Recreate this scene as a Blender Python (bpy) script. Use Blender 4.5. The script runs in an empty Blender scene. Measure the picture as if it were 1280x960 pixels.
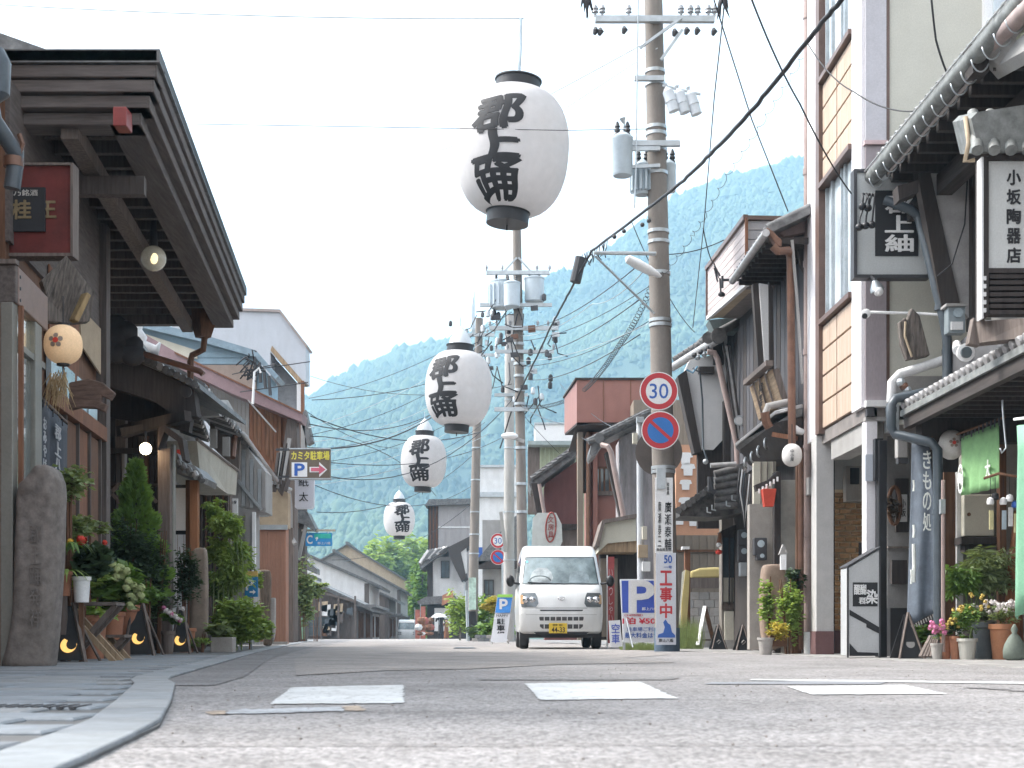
import bpy, bmesh, math, random
import numpy as np
from mathutils import Vector as V, Matrix, noise
R = math.radians
S = bpy.context.scene
col = S.collection
rnd = random.Random(7)

# ---------------------------------------------------------------- camera, sky, sun, exposure
FOC = 1280 * 50 / 36.0
HC = 0.26          # height of the lens above the road
Y0 = 793.0         # row of the horizon in the 1280x960 photograph
cam = bpy.data.cameras.new('camera'); cam_o = bpy.data.objects.new('camera', cam); col.objects.link(cam_o)
cam.lens = 50; cam.sensor_width = 36; cam.shift_y = (Y0 - 480) / 1280.0
cam.clip_start = 0.05; cam.clip_end = 20000
cam_o.location = (0, 0, HC); cam_o.rotation_euler = (R(90), 0, 0)
cam.dof.use_dof = True; cam.dof.focus_distance = 24; cam.dof.aperture_fstop = 8.0
S.camera = cam_o
SUN_EL, SUN_AZ = 50, -78     # sun stands high to the left (azimuth from +Y, clockwise)
w = bpy.data.worlds.new('World'); S.world = w; w.use_nodes = True
nt = w.node_tree; nt.nodes.clear()
sky = nt.nodes.new('ShaderNodeTexSky'); sky.sky_type = 'NISHITA'; sky.sun_disc = False
sky.sun_elevation = R(SUN_EL); sky.sun_rotation = R(SUN_AZ)
sky.air_density = 1.0; sky.dust_density = 4.0; sky.ozone_density = 1.0
hs = nt.nodes.new('ShaderNodeHueSaturation'); hs.inputs['Saturation'].default_value = 0.22
bg = nt.nodes.new('ShaderNodeBackground'); bg.inputs['Strength'].default_value = 0.15
wo = nt.nodes.new('ShaderNodeOutputWorld')
nt.links.new(sky.outputs[0], hs.inputs['Color']); nt.links.new(hs.outputs[0], bg.inputs['Color']); nt.links.new(bg.outputs[0], wo.inputs[0])
sl = bpy.data.lights.new('sun', 'SUN'); sl.energy = 1.5; sl.angle = R(11); sl.color = (1, .96, .9)
so = bpy.data.objects.new('sun', sl); col.objects.link(so)
az, el = R(SUN_AZ), R(SUN_EL)
sd = V((math.sin(az) * math.cos(el), math.cos(az) * math.cos(el), math.sin(el)))
so.rotation_euler = sd.to_track_quat('Z', 'Y').to_euler(); so.location = (0, 0, 60)
S.view_settings.view_transform = 'Standard'; S.view_settings.look = 'None'
S.view_settings.gamma = 1; S.view_settings.exposure = 2.0
S.cycles.volume_bounces = 1; S.cycles.max_bounces = 6; S.cycles.transparent_max_bounces = 12

# ---------------------------------------------------------------- helpers
ORG = {}
def P(px, py, D): return V(((px - 640) / FOC * D, D, HC + (Y0 - py) / FOC * D))
def GP(px, py):
    D = HC * FOC / (py - Y0); return V(((px - 640) / FOC * D, D, 0))
def gx(px, D): return (px - 640) / FOC * D
def hz(py, D): return HC + (Y0 - py) / FOC * D
class Frame:
    """a vertical facade plane X = x0 + k*Y; n is metres out towards the street (side +1: building on the left)"""
    def __init__(s, x0, k, side):
        s.x0, s.k, s.side = x0, k, side; s.s = math.sqrt(1 + k * k)
        s.N = V((side, -side * k, 0)) / s.s; s.U = V((k, 1, 0)) / s.s
    def D(s, px, n=0): return (s.x0 + n * s.side * s.s) / ((px - 640) / FOC - s.k)
    def p(s, px, py, n=0): return P(px, py, s.D(px, n))
    def q(s, D, n, z):  return V((s.x0 + s.k * D + n * s.side * s.s, D, z))
FL = Frame(-3.236, -.098, 1)
FR = Frame(4.25, -.0186, -1)

class B:
    def __init__(s): s.v = []; s.f = []
    def add(s, vs, fs):
        o = len(s.v); s.v += [tuple(x) for x in vs]; s.f += [tuple(i + o for i in q) for q in fs]; return s
    def poly(s, pts, ext):
        n = len(pts); ext = V(ext); pts = [V(p) for p in pts]
        s.add(pts + [p + ext for p in pts], [tuple(range(n))[::-1], tuple(range(n, 2 * n))] + [(i, (i + 1) % n, n + (i + 1) % n, n + i) for i in range(n)])
        return s
    def hull8(s, a, b):  # two quads
        return s.add(list(a) + list(b), [(3, 2, 1, 0), (4, 5, 6, 7), (0, 1, 5, 4), (1, 2, 6, 5), (2, 3, 7, 6), (3, 0, 4, 7)])
    def bx(s, x1, x2, y1, y2, z1, z2):
        return s.hull8([(x1, y1, z1), (x2, y1, z1), (x2, y2, z1), (x1, y2, z1)], [(x1, y1, z2), (x2, y1, z2), (x2, y2, z2), (x1, y2, z2)])
    def fb(s, F, d1, d2, n1, n2, z1, z2):   # box in facade coordinates
        return s.hull8([F.q(d1, n1, z1), F.q(d1, n2, z1), F.q(d2, n2, z1), F.q(d2, n1, z1)], [F.q(d1, n1, z2), F.q(d1, n2, z2), F.q(d2, n2, z2), F.q(d2, n1, z2)])
    def bar(s, a, b, w, h=None, up=(0, 0, 1)):
        a, b = V(a), V(b); h = h or w; d = (b - a).normalized(); up = V(up)
        if abs(d.dot(up)) > .98: up = V((0, 1, 0))
        x = d.cross(up).normalized() * w / 2; y = x.cross(d).normalized() * h / 2
        return s.hull8([a - x - y, a + x - y, a + x + y, a - x + y], [b - x - y, b + x - y, b + x + y, b - x + y])
    def tube(s, pts, r, seg=8, cap=True):
        pts = [V(p) for p in pts]; rs = r if isinstance(r, (list, tuple)) else [r] * len(pts)
        o = len(s.v); up = None
        for i, p in enumerate(pts):
            d = (pts[min(i + 1, len(pts) - 1)] - pts[max(i - 1, 0)])
            d = d.normalized() if d.length > 1e-9 else V((0, 0, 1))
            if up is None: up = d.orthogonal().normalized()
            x = (up - d * up.dot(d)); x = x.normalized() if x.length > 1e-6 else d.orthogonal().normalized(); up = x
            y = d.cross(x)
            for k in range(seg):
                a = 2 * math.pi * k / seg; s.v.append(tuple(p + (x * math.cos(a) + y * math.sin(a)) * rs[i]))
        for i in range(len(pts) - 1):
            for k in range(seg):
                k2 = (k + 1) % seg; s.f.append((o + i * seg + k, o + i * seg + k2, o + (i + 1) * seg + k2, o + (i + 1) * seg + k))
        if cap: s.f.append(tuple(o + k for k in range(seg))[::-1]); e = o + (len(pts) - 1) * seg; s.f.append(tuple(e + k for k in range(seg)))
        return s
    def lathe(s, prof, c, seg=24, M=None):
        o = len(s.v); c = V(c)
        for r, z in prof:
            for k in range(seg):
                a = 2 * math.pi * k / seg; p = V((r * math.cos(a), r * math.sin(a), z))
                if M: p = M @ p
                s.v.append(tuple(p + c))
        for i in range(len(prof) - 1):
            for k in range(seg):
                k2 = (k + 1) % seg; s.f.append((o + i * seg + k, o + i * seg + k2, o + (i + 1) * seg + k2, o + (i + 1) * seg + k))
        s.f.append(tuple(o + k for k in range(seg))[::-1]); e = o + (len(prof) - 1) * seg; s.f.append(tuple(e + k for k in range(seg)))
        return s
    def ball(s, c, r, seg=14, sq=(1, 1, 1)):
        n = seg // 2; M = Matrix.Diagonal(V(sq)).to_3x3()
        return s.lathe([(max(r * math.sin(math.pi * i / n), 1e-4), -r * math.cos(math.pi * i / n)) for i in range(n + 1)], c, seg, M)
    def disc(s, c, r, nrm, t, seg=32):
        return s.lathe([(r, 0), (r, t)], c, seg, V(nrm).to_track_quat('Z', 'Y').to_matrix())
    def make(s, name, mat, parent=None, smooth=False, bev=0, kind=None, loc=None, fix=True, label=None):
        o_ = V(ORG.get(parent.name, (0, 0, 0))) if parent else V(loc or (0, 0, 0))
        me = bpy.data.meshes.new(name)
        me.from_pydata([(a - o_.x, b - o_.y, c - o_.z) for a, b, c in s.v], [], s.f)
        if fix:
            bm = bmesh.new(); bm.from_mesh(me); bmesh.ops.recalc_face_normals(bm, faces=bm.faces); bm.to_mesh(me); bm.free()
        if smooth:
            me.shade_smooth()
            if smooth != 'all': me.set_sharp_from_angle(angle=R(38))
        return link(name, me, mat, parent, bev, kind, o_, label)
def link(name, me, mat, parent=None, bev=0, kind=None, o_=V((0, 0, 0)), label=None):
    o = bpy.data.objects.new(name, me); col.objects.link(o)
    for m in (mat if isinstance(mat, (list, tuple)) else [mat]): me.materials.append(m)
    if parent: o.parent = parent
    else: o.location = o_
    ORG[o.name] = tuple(o_)
    if kind: o['kind'] = kind
    if label: o['label'] = label
    if bev:
        b = o.modifiers.new('bevel', 'BEVEL'); b.width = bev; b.segments = 2; b.limit_method = 'ANGLE'; b.harden_normals = False
    return o
def thing(name, label, cat, loc, group=None):
    o = bpy.data.objects.new(name, None); col.objects.link(o); o.location = loc; o.empty_display_size = .2
    o['label'] = label; o['category'] = cat
    if group: o['group'] = group
    ORG[o.name] = tuple(loc); return o
def tag(o, label, cat, group=None):
    o['label'] = label; o['category'] = cat
    if group: o['group'] = group
    return o
def dup(root, loc, rz=0, label=None, scale=1):
    def cp(o, par):
        c = o.copy(); col.objects.link(c); c.parent = par
        for ch in o.children: cp(ch, c)
        return c
    r = cp(root, None); r.location = loc; r.rotation_euler = (0, 0, rz); r.scale = (scale,) * 3
    if label: r['label'] = label
    return r

# ---------------------------------------------------------------- materials
MC = {}
def mat(name, c, rough=.75, var=.18, scale=6, bump=.15, metal=0, st=(1, 1, 1), dirt=.25, spec=.4, emit=0, c2=None, fine=60, coat=0, trans=0):
    if name in MC: return MC[name]
    m = bpy.data.materials.new(name); MC[name] = m; m.use_nodes = True; t = m.node_tree; b = t.nodes['Principled BSDF']
    N = t.nodes.new; L = t.links.new
    b.inputs['Roughness'].default_value = rough; b.inputs['Metallic'].default_value = metal
    b.inputs['Specular IOR Level'].default_value = spec
    if coat: b.inputs['Coat Weight'].default_value = coat; b.inputs['Coat Roughness'].default_value = .08
    tc = N('ShaderNodeTexCoord'); mp = N('ShaderNodeMapping'); mp.inputs['Scale'].default_value = st; L(tc.outputs['Object'], mp.inputs[0])
    n1 = N('ShaderNodeTexNoise'); n1.inputs['Scale'].default_value = scale; n1.inputs['Detail'].default_value = 6; n1.inputs['Roughness'].default_value = .6
    L(mp.outputs[0], n1.inputs['Vector'])
    n2 = N('ShaderNodeTexNoise'); n2.inputs['Scale'].default_value = 1.3; n2.inputs['Detail'].default_value = 5; mp2 = N('ShaderNodeMapping'); mp2.inputs['Scale'].default_value = (2.2, 2.2, .5); L(tc.outputs['Object'], mp2.inputs[0]); L(mp2.outputs[0], n2.inputs['Vector'])
    n3 = N('ShaderNodeTexNoise'); n3.inputs['Scale'].default_value = fine; n3.inputs['Detail'].default_value = 2; L(mp.outputs[0], n3.inputs['Vector'])
    mr = N('ShaderNodeMapRange'); mr.inputs[1].default_value = .3; mr.inputs[2].default_value = .7; L(n1.outputs[0], mr.inputs[0])
    mx = N('ShaderNodeMix'); mx.data_type = 'RGBA'
    c2 = c2 or tuple(min(1, x * (1 + var)) for x in c); ca = tuple(x * (1 - var) for x in c)
    mx.inputs[6].default_value = (*ca, 1); mx.inputs[7].default_value = (*c2, 1); L(mr.outputs[0], mx.inputs[0])
    mr2 = N('ShaderNodeMapRange'); mr2.inputs[1].default_value = .42; mr2.inputs[2].default_value = .72; mr2.inputs[3].default_value = 0; mr2.inputs[4].default_value = dirt; L(n2.outputs[0], mr2.inputs[0])
    m2 = N('ShaderNodeMix'); m2.data_type = 'RGBA'; L(mr2.outputs[0], m2.inputs[0]); L(mx.outputs[2], m2.inputs[6])
    m2.inputs[7].default_value = (c[0] * .5 + .02, c[1] * .48 + .018, c[2] * .45 + .014, 1)
    m3 = N('ShaderNodeMix'); m3.data_type = 'RGBA'; m3.blend_type = 'MULTIPLY'; m3.inputs[0].default_value = .35; L(m2.outputs[2], m3.inputs[6])
    mr3 = N('ShaderNodeMapRange'); mr3.inputs[3].default_value = .55; mr3.inputs[4].default_value = 1.4; L(n3.outputs[0], mr3.inputs[0]); L(mr3.outputs[0], m3.inputs[7])
    L(m3.outputs[2], b.inputs['Base Color'])
    if bump:
        bp = N('ShaderNodeBump'); bp.inputs['Strength'].default_value = bump; bp.inputs['Distance'].default_value = .01
        L(n1.outputs[0], bp.inputs['Height']); L(bp.outputs[0], b.inputs['Normal'])
    if emit:
        b.inputs['Emission Color'].default_value = (*c, 1); b.inputs['Emission Strength'].default_value = emit
    if trans:
        b.inputs['Transmission Weight'].default_value = trans
    return m
def wood(name, c, ax=2, **k):
    st = [6, 6, 6]; st[ax] = .5
    k.setdefault('var', .35); k.setdefault('bump', .35); k.setdefault('rough', .8)
    return mat(name, c, st=tuple(st), scale=5, **k)
def glass_mat(name, c, rough=.05):
    m = mat(name, c, rough=rough, var=.3, scale=1.5, bump=0, dirt=0, spec=.8, coat=.5); return m

W_DK = wood('dark stained timber', (.115, .096, .088))
W_DKH = wood('dark stained timber lengthwise', (.115, .096, .088), 1)
W_DKX = wood('dark stained timber crosswise', (.12, .102, .095), 0)
W_SOF = wood('soffit boards', (.12, .1, .095), 1)
W_VD = wood('near black timber', (.045, .037, .035)); W_VDH = wood('near black timber lengthwise', (.05, .041, .038), 1)
W_GREY = wood('weathered grey timber', (.16, .13, .115))
W_BRN = wood('brown timber', (.14, .07, .04))
W_RED = wood('reddish timber', (.2, .09, .05))
W_TAN = wood('tan board', (.34, .24, .15))
W_FAS = wood('fascia boards', (.115, .096, .09), 1, c2=(.15, .13, .122))
PL_W = mat('white plaster', (.66, .66, .66), var=.06, scale=3, dirt=.3)
PL_G = mat('grey plaster', (.32, .31, .3), var=.1, scale=3, dirt=.4)
PL_C = mat('cream plaster', (.58, .55, .46), var=.05, scale=3, dirt=.25)
PL_T = mat('tan plaster', (.42, .33, .23), var=.1, dirt=.3)
TILE = mat('grey roof tile', (.1, .098, .102), rough=.5, var=.35, scale=9, dirt=.5, c2=(.2, .2, .2))
TILE_L = mat('pale zinc gutter', (.42, .41, .41), rough=.4, var=.2, scale=10, metal=.3)
ZINC = mat('galvanised steel', (.45, .48, .5), rough=.4, var=.15, metal=.6, bump=.05)
IRON = mat('dark iron', (.05, .05, .055), rough=.5, var=.2, bump=.1)
BRONZE = mat('bronze gutter pipe', (.16, .085, .058), rough=.45, var=.25, metal=.3)
PIPE_B = mat('blue-grey drain pipe', (.07, .085, .1), rough=.35, var=.15, bump=.05)
PIPE_M = mat('mauve drain pipe', (.33, .25, .23), rough=.45, var=.12, bump=.05)
CONC = mat('concrete', (.36, .34, .32), var=.15, scale=9, dirt=.4, bump=.3)
POLE_M = mat('concrete of pole', (.215, .19, .17), var=.12, scale=5, dirt=.35, st=(1, 1, .3), bump=.15)
POLE_L = mat('pale concrete of pole', (.4, .385, .37), var=.1, scale=5, dirt=.25, st=(1, 1, .3), bump=.15)
BLACK = mat('black paint', (.02, .02, .023), rough=.45, var=.1, bump=0)
WHITE = mat('white paint', (.78, .78, .78), rough=.5, var=.03, bump=.02, dirt=.08)
INK = mat('black ink', (.025, .025, .028), rough=.7, var=.1, bump=0, dirt=0)
RUBBER = mat('black cable rubber', (.03, .03, .034), rough=.6, bump=.1)
GLASS = glass_mat('dark window glass', (.07, .09, .1))
GLASS_L = glass_mat('pale window glass', (.35, .42, .46))
CURT = mat('pale curtain', (.6, .62, .62), st=(8, 8, .3), var=.12, bump=.2)
TERRA = mat('terracotta', (.38, .17, .1), var=.2, dirt=.4)
def leaf_mat(name, c):
    m = mat(name, c, rough=.55, var=.45, scale=7, bump=0, dirt=.15, fine=30)
    t = m.node_tree; b = t.nodes['Principled BSDF']; o = [n for n in t.nodes if n.type == 'OUTPUT_MATERIAL'][0]
    tr = t.nodes.new('ShaderNodeBsdfTranslucent'); tr.inputs[0].default_value = (c[0] * 1.6, c[1] * 1.5, c[2] * .7, 1)
    mx = t.nodes.new('ShaderNodeMixShader'); mx.inputs[0].default_value = .3
    t.links.new(b.outputs[0], mx.inputs[1]); t.links.new(tr.outputs[0], mx.inputs[2]); t.links.new(mx.outputs[0], o.inputs[0]); return m
LF_D = leaf_mat('dark leaves', (.05, .085, .045)); LF_M = leaf_mat('mid green leaves', (.14, .24, .06))
LF_B = leaf_mat('bright green leaves', (.25, .35, .1)); LF_G = leaf_mat('grey green leaves', (.22, .28, .14)); LF_Y = leaf_mat('yellow leaves', (.45, .38, .08))
FL_W = mat('white petals', (.75, .7, .68), var=.1, bump=0); FL_P = mat('pink petals', (.6, .2, .35), bump=0); FL_R = mat('red petals', (.6, .06, .04), bump=0)
FL_Y = mat('yellow petals', (.6, .45, .12), bump=0); FL_C = mat('cream green flower heads', (.42, .48, .22), bump=0)

# ---------------------------------------------------------------- lettering
TC = {}
def text_geo(s, bold=.0, ext=.004):
    k = (s, bold, ext)
    if k not in TC:
        c = bpy.data.curves.new('t', 'FONT'); c.body = s; c.size = 1; c.offset = bold; c.extrude = ext
        c.align_x = 'CENTER'; c.align_y = 'CENTER'; c.resolution_u = 3
        o = bpy.data.objects.new('t', c); col.objects.link(o)
        dg = bpy.context.evaluated_depsgraph_get(); me = bpy.data.meshes.new_from_object(o.evaluated_get(dg))
        vs = [v.co.copy() for v in me.vertices]; fs = [tuple(p.vertices) for p in me.polygons]
        bpy.data.objects.remove(o); bpy.data.curves.remove(c); bpy.data.meshes.remove(me)
        if vs:
            x0, x1 = min(v.x for v in vs), max(v.x for v in vs); y0, y1 = min(v.y for v in vs), max(v.y for v in vs)
            cx, cy = (x0 + x1) / 2, (y0 + y1) / 2; w_, h_ = (x1 - x0) or 1, (y1 - y0) or 1
            vs = [V(((v.x - cx), (v.y - cy), v.z)) for v in vs]
        else: w_ = h_ = 1
        TC[k] = (vs, fs, w_, h_)
    return TC[k]
STK = ((0, 0), (1, 0), (-1, 0), (0, 1), (0, -1))
def text(b, s, c, r, u, width=None, height=None, bold=.012, ext=.004, off=.006):
    """adds the lettering s centred at c, reading along r, up u; stretched to width/height"""
    strong = bold > .013; bold = min(bold, .010); strong *= .016
    vs, fs, w_, h_ = text_geo(s, bold, 1); r = V(r).normalized(); u = V(u).normalized(); n = r.cross(u)
    sy = (height / h_) if height else width / w_; sx = (width / w_) if width else sy
    for i, (dx, dy) in enumerate(STK[1:] if strong else ()): b.add([V(c) + r * ((v.x + dx * strong) * sx) + u * ((v.y + dy * strong) * sy) + n * (off + v.z * ext - .0007 * (i + 1)) for v in vs], fs)
    b.add([V(c) + r * (v.x * sx) + u * (v.y * sy) + n * (off + v.z * ext) for v in vs], fs); return b
def vtext(b, s, c, r, u, w_, h_, bold=.012, off=.006, ext=.003, gap=.12):
    """vertical column of characters inside w_ x h_ centred at c"""
    n = len(s); st = h_ / n
    for i, ch in enumerate(s):
        cc = V(c) + V(u).normalized() * (h_ / 2 - st * (i + .5))
        if ch != ' ': text(b, ch, cc, r, u, width=w_, height=st * (1 - gap), bold=bold, off=off, ext=ext)
    return b
CR, CU = V((1, 0, 0)), V((0, 0, 1))   # reading directions of something that faces the camera

# ---------------------------------------------------------------- foliage
def leaves(b, c, rad, n, size, flat=.3, seed=0, droop=.3, asp=.35):
    r = random.Random(seed * 31 + 5); c = V(c); rad = V(rad)
    clumps = []
    for _ in range(max(9, n // 28)):
        while 1:
            q = V((r.uniform(-1, 1), r.uniform(-1, 1), r.uniform(-1, 1)))
            if q.length < 1: break
        clumps.append((q * (.35 + .6 * r.random()), r.uniform(.14, .3)))
    for _ in range(n):
        q, cr = r.choice(clumps)
        d = V((r.gauss(0, 1), r.gauss(0, 1), r.gauss(0, 1))); d = d.normalized() * cr * r.random() ** .4
        p = q + d; p = V((p.x * rad.x, p.y * rad.y, p.z * rad.z)) + c
        a = r.uniform(0, 6.283); dr = V((math.cos(a), math.sin(a), r.uniform(-droop - .3, .4))).normalized()
        s_ = size * r.uniform(.6, 1.3); sd_ = dr.cross(V((r.gauss(0, .5), r.gauss(0, .5), 1))).normalized() * s_ * asp
        m = p + dr * s_ * .55 + V((0, 0, .08 * s_))
        o = len(b.v); b.v += [tuple(p), tuple(m + sd_), tuple(p + dr * s_), tuple(m - sd_)]
        b.f += [(o, o + 1, o + 2), (o, o + 2, o + 3)]
    return b
def cone_foliage(b, c, r0, h, n, size, seed=0, pw=1.0):
    r = random.Random(seed); c = V(c)
    for _ in range(n):
        t = r.random() ** 1.4; rr = r0 * (1 - t) ** pw * (.45 + .6 * r.random() ** .5) * (1 + .22 * math.sin(t * 31 + seed)); a = r.uniform(0, 6.283)
        p = c + V((rr * math.cos(a), rr * math.sin(a), t * h))
        dr = V((math.cos(a) * .6, math.sin(a) * .6, r.uniform(.1, 1))).normalized(); s_ = size * r.uniform(.6, 1.3)
        sd_ = dr.cross(V((r.gauss(0, 1), r.gauss(0, 1), .3))).normalized() * s_ * .25; m = p + dr * s_ * .5
        o = len(b.v); b.v += [tuple(p), tuple(m + sd_), tuple(p + dr * s_), tuple(m - sd_)]; b.f += [(o, o + 1, o + 2), (o, o + 2, o + 3)]
    return b
def pot(t, c, r, h, m, name='pot', taper=.75):
    b = B().lathe([(r * taper, 0), (r * .95, h * .85), (r * 1.08, h * .86), (r * 1.08, h), (r * .9, h), (r * .88, h * .9)], c, 20); return b.make(name, m, t, smooth=True)
# ---------------------------------------------------------------- ground, road, pavement
def strip(name, x0, x1, dz, m, ys=(-30, 2, 4, 8, 16, 30, 50, 70, 82, 90, 110, 150, 200)):
    b = B(); g = lambda y: (0 if y <= 82 else -.02 * (y - 82)) + dz
    nx = 8
    for y in ys:
        for i in range(nx + 1): b.v.append((x0(y) + (x1(y) - x0(y)) * i / nx, y, g(y)))
    for j in range(len(ys) - 1):
        for i in range(nx): a = j * (nx + 1) + i; b.f.append((a, a + 1, a + nx + 2, a + nx + 1))
    o = b.make(name, m, kind='structure', fix=False); return o
def asphalt(name, c, sz=70, var=.5):
    m = mat(name, c, rough=.9, var=.2, scale=1.2, bump=0, dirt=.25, spec=.25, fine=14, st=(1, 1, 1)); t = m.node_tree; N = t.nodes.new; L = t.links.new
    b = t.nodes['Principled BSDF']; src = b.inputs['Base Color'].links[0].from_socket
    tc = [n for n in t.nodes if n.type == 'TEX_COORD'][0]
    vo = N('ShaderNodeTexVoronoi'); vo.inputs['Scale'].default_value = sz; L(tc.outputs['Object'], vo.inputs['Vector'])
    sp = N('ShaderNodeSeparateColor'); L(vo.outputs['Color'], sp.inputs[0])
    mr = N('ShaderNodeMapRange'); mr.inputs[3].default_value = 1 - var; mr.inputs[4].default_value = 1 + var; L(sp.outputs[0], mr.inputs[0])
    mx = N('ShaderNodeMix'); mx.data_type = 'RGBA'; mx.blend_type = 'MULTIPLY'; mx.inputs[0].default_value = 1; L(src, mx.inputs[6]); L(mr.outputs[0], mx.inputs[7]); L(mx.outputs[2], b.inputs['Base Color'])
    bp = N('ShaderNodeBump'); bp.inputs['Strength'].default_value = .7; bp.inputs['Distance'].default_value = .004; bp.invert = True; L(vo.outputs['Distance'], bp.inputs['Height']); L(bp.outputs[0], b.inputs['Normal'])
    return m
ASP = asphalt('worn grey asphalt', (.24, .228, .225), 85, .5); ASP_D = asphalt('darker asphalt', (.19, .183, .183), 85, .35)
ASP_L = asphalt('pale worn asphalt', (.27, .25, .238), 85, .35)
GRD = mat('bare ground', (.2, .18, .15), var=.3, dirt=.5)
strip('ground', lambda y: -400, lambda y: 400, -.03, GRD, (-60, 2, 30, 60, 82, 110, 150, 200))
far = B().add([(-3000, 199, -2.42), (3000, 199, -2.42), (3000, 5000, -8), (-3000, 5000, -8)], [(0, 1, 2, 3)]).make('valley_floor', mat('valley fields', (.07, .11, .04), var=.3, scale=.05), kind='structure', fix=False)
strip('road', lambda y: -60 if y < 9 else (-1.2 - .13 * y), lambda y: 60 if y < 3 else (5.3 if y < 40 else 5.3 - .12 * (y - 40)), 0, ASP, (-30, 2.9, 3, 8.9, 9.1, 16, 30, 40, 50, 70, 82, 90, 110, 150, 200))
def sheet(name, pts, z, m, kind='structure'):
    b = B(); b.v = [(p[0], p[1], z) for p in pts]; b.f = [tuple(range(len(pts)))]; return b.make(name, m, kind=kind, fix=False)
def sheet_px(name, pp, z, m): return sheet(name, [GP(*p) for p in pp], z, m)
sheet('asphalt_patch', [(-1.7, 7.15), (-1.98, 8.05), (-3.75, 21), (-6.7, 46), (-9, 66), (-7.5, 66), (-4.2, 30), (-2.55, 15), (-1.62, 8.6), (-1.5, 7.15)], .004, ASP_D)
sheet('asphalt_lane', [(-1.35, 8.9), (-2.3, 15), (-3.95, 30), (-7.3, 66), (-8.2, 80), (-1, 80), (1.1, 45), (2.1, 25), (2.0, 18), (1.2, 15.5), (1.5, 13), (.4, 12.2), (-.3, 10.6), (-.9, 10.1)], .0045, ASP_L)
MARK = mat('white road paint', (.26, .25, .245), rough=.8, var=.1, scale=22, dirt=.3, bump=.3, c2=(.56, .565, .56), fine=120)
mr_ = [n for n in MARK.node_tree.nodes if n.type == 'MAP_RANGE'][0]; mr_.inputs[1].default_value = .36; mr_.inputs[2].default_value = .43
def ragged(pp, z, name, m, seed, amp=.012):
    q = [GP(*p) for p in pp]; r = random.Random(seed); o = []
    for a, c in zip(q, q[1:] + q[:1]):
        n = max(2, int((c - a).length / .03))
        for k in range(n): p = a.lerp(c, k / n); o.append((p.x + r.gauss(0, amp * .4), p.y + r.gauss(0, amp)))
    return sheet(name, o, z, m)
for i, (pp, lb) in enumerate(((((337, 881), (505, 880), (504, 857), (365, 860)), 'left crosswalk bar, the nearest to the stone pavement'), (((675, 876), (847, 874), (800, 853), (655, 855)), 'middle crosswalk bar in front of the white van'), (((1013, 869), (1183, 868), (1130, 857), (985, 859)), 'right crosswalk bar, in front of the utility pole side of the road'))):
    ragged(pp, .004, 'crosswalk_bar', MARK, i)['label'] = lb
sheet_px('edge_line', ((940, 849.5), (1300, 853.5), (1300, 856), (936, 851)), .004, MARK)
STRIPM = mat('worn pale marking', (.3, .3, .31), var=.3, scale=40, c2=(.5, .52, .55)); ORNG = mat('worn orange marking', (.34, .27, .21), var=.3, scale=30)
ragged(((285, 894), (432, 890), (425, 884.5), (283, 889)), .004, 'worn_marking', STRIPM, 9, .02)
ragged(((262, 894.5), (284, 894), (282, 889.5), (258, 890.5)), .004, 'worn_marking_end', ORNG, 4, .015); ragged(((433, 889), (456, 889), (448, 883), (427, 884)), .004, 'worn_marking_end', ORNG, 5, .015)
sheet_px('wet_streak', ((880, 856), (1100, 856), (1110, 853), (1010, 852), (890, 853.5)), .004, mat('damp asphalt', (.22, .225, .24), rough=.7, bump=.1))
sheet_px('manhole_cover', ((566, 811.4), (596, 811.4), (592, 809.6), (570, 809.6)), .012, IRON)
REP = [asphalt('repair asphalt', (.215, .206, .204), 95, .5), asphalt('worn repair asphalt', (.225, .214, .212), 80, .5)]
for i, (q_, m_) in enumerate(((((-.2, 8.0), (.9, 8.05), (1.0, 8.6), (-.1, 8.55)), 0), (((2.3, 6.4), (3.4, 6.5), (3.5, 7.0), (2.2, 6.9)), 1))):
    r = random.Random(40 + i); o_ = []
    for a, c in zip(q_, q_[1:] + q_[:1]):
        for k in range(14): o_.append((a[0] + (c[0] - a[0]) * k / 14 + r.gauss(0, .015), a[1] + (c[1] - a[1]) * k / 14 + r.gauss(0, .02)))
    sheet('asphalt_repair', o_, .0042, REP[m_])
# joint cracks across the near asphalt, filled with tar
b = B()
for (x0_, y0_, x1_, y1_) in ((-.9, 3.3, 9, 3.45), (-1.2, 4.7, 2.2, 4.8)):
    n = 40; q = [V((x0_ + (x1_ - x0_) * i / n, y0_ + (y1_ - y0_) * i / n + rnd.uniform(-.02, .02), .005)) for i in range(n + 1)]
    for i in range(n):
        w_ = .006; b.add([q[i] - V((0, w_, 0)), q[i + 1] - V((0, w_, 0)), q[i + 1] + V((0, w_, 0)), q[i] + V((0, w_, 0))], [(0, 1, 2, 3)])
b.make('road_crack', mat('tar', (.12, .11, .105), bump=0), kind='structure', fix=False)
b = B()
rr = random.Random(3)
for _ in range(260):   # loose grit
    D = rr.uniform(2.7, 12); x = rr.uniform(-.36, .36) * D; s_ = rr.uniform(.002, .005)
    b.lathe([(s_ * .6, 0), (s_, s_ * .5), (s_ * .5, s_ * 1.1)], (x, D, 0), 5)
b.make('loose_grit', mat('grit', (.2, .17, .15), bump=0), kind='stuff')
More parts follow.
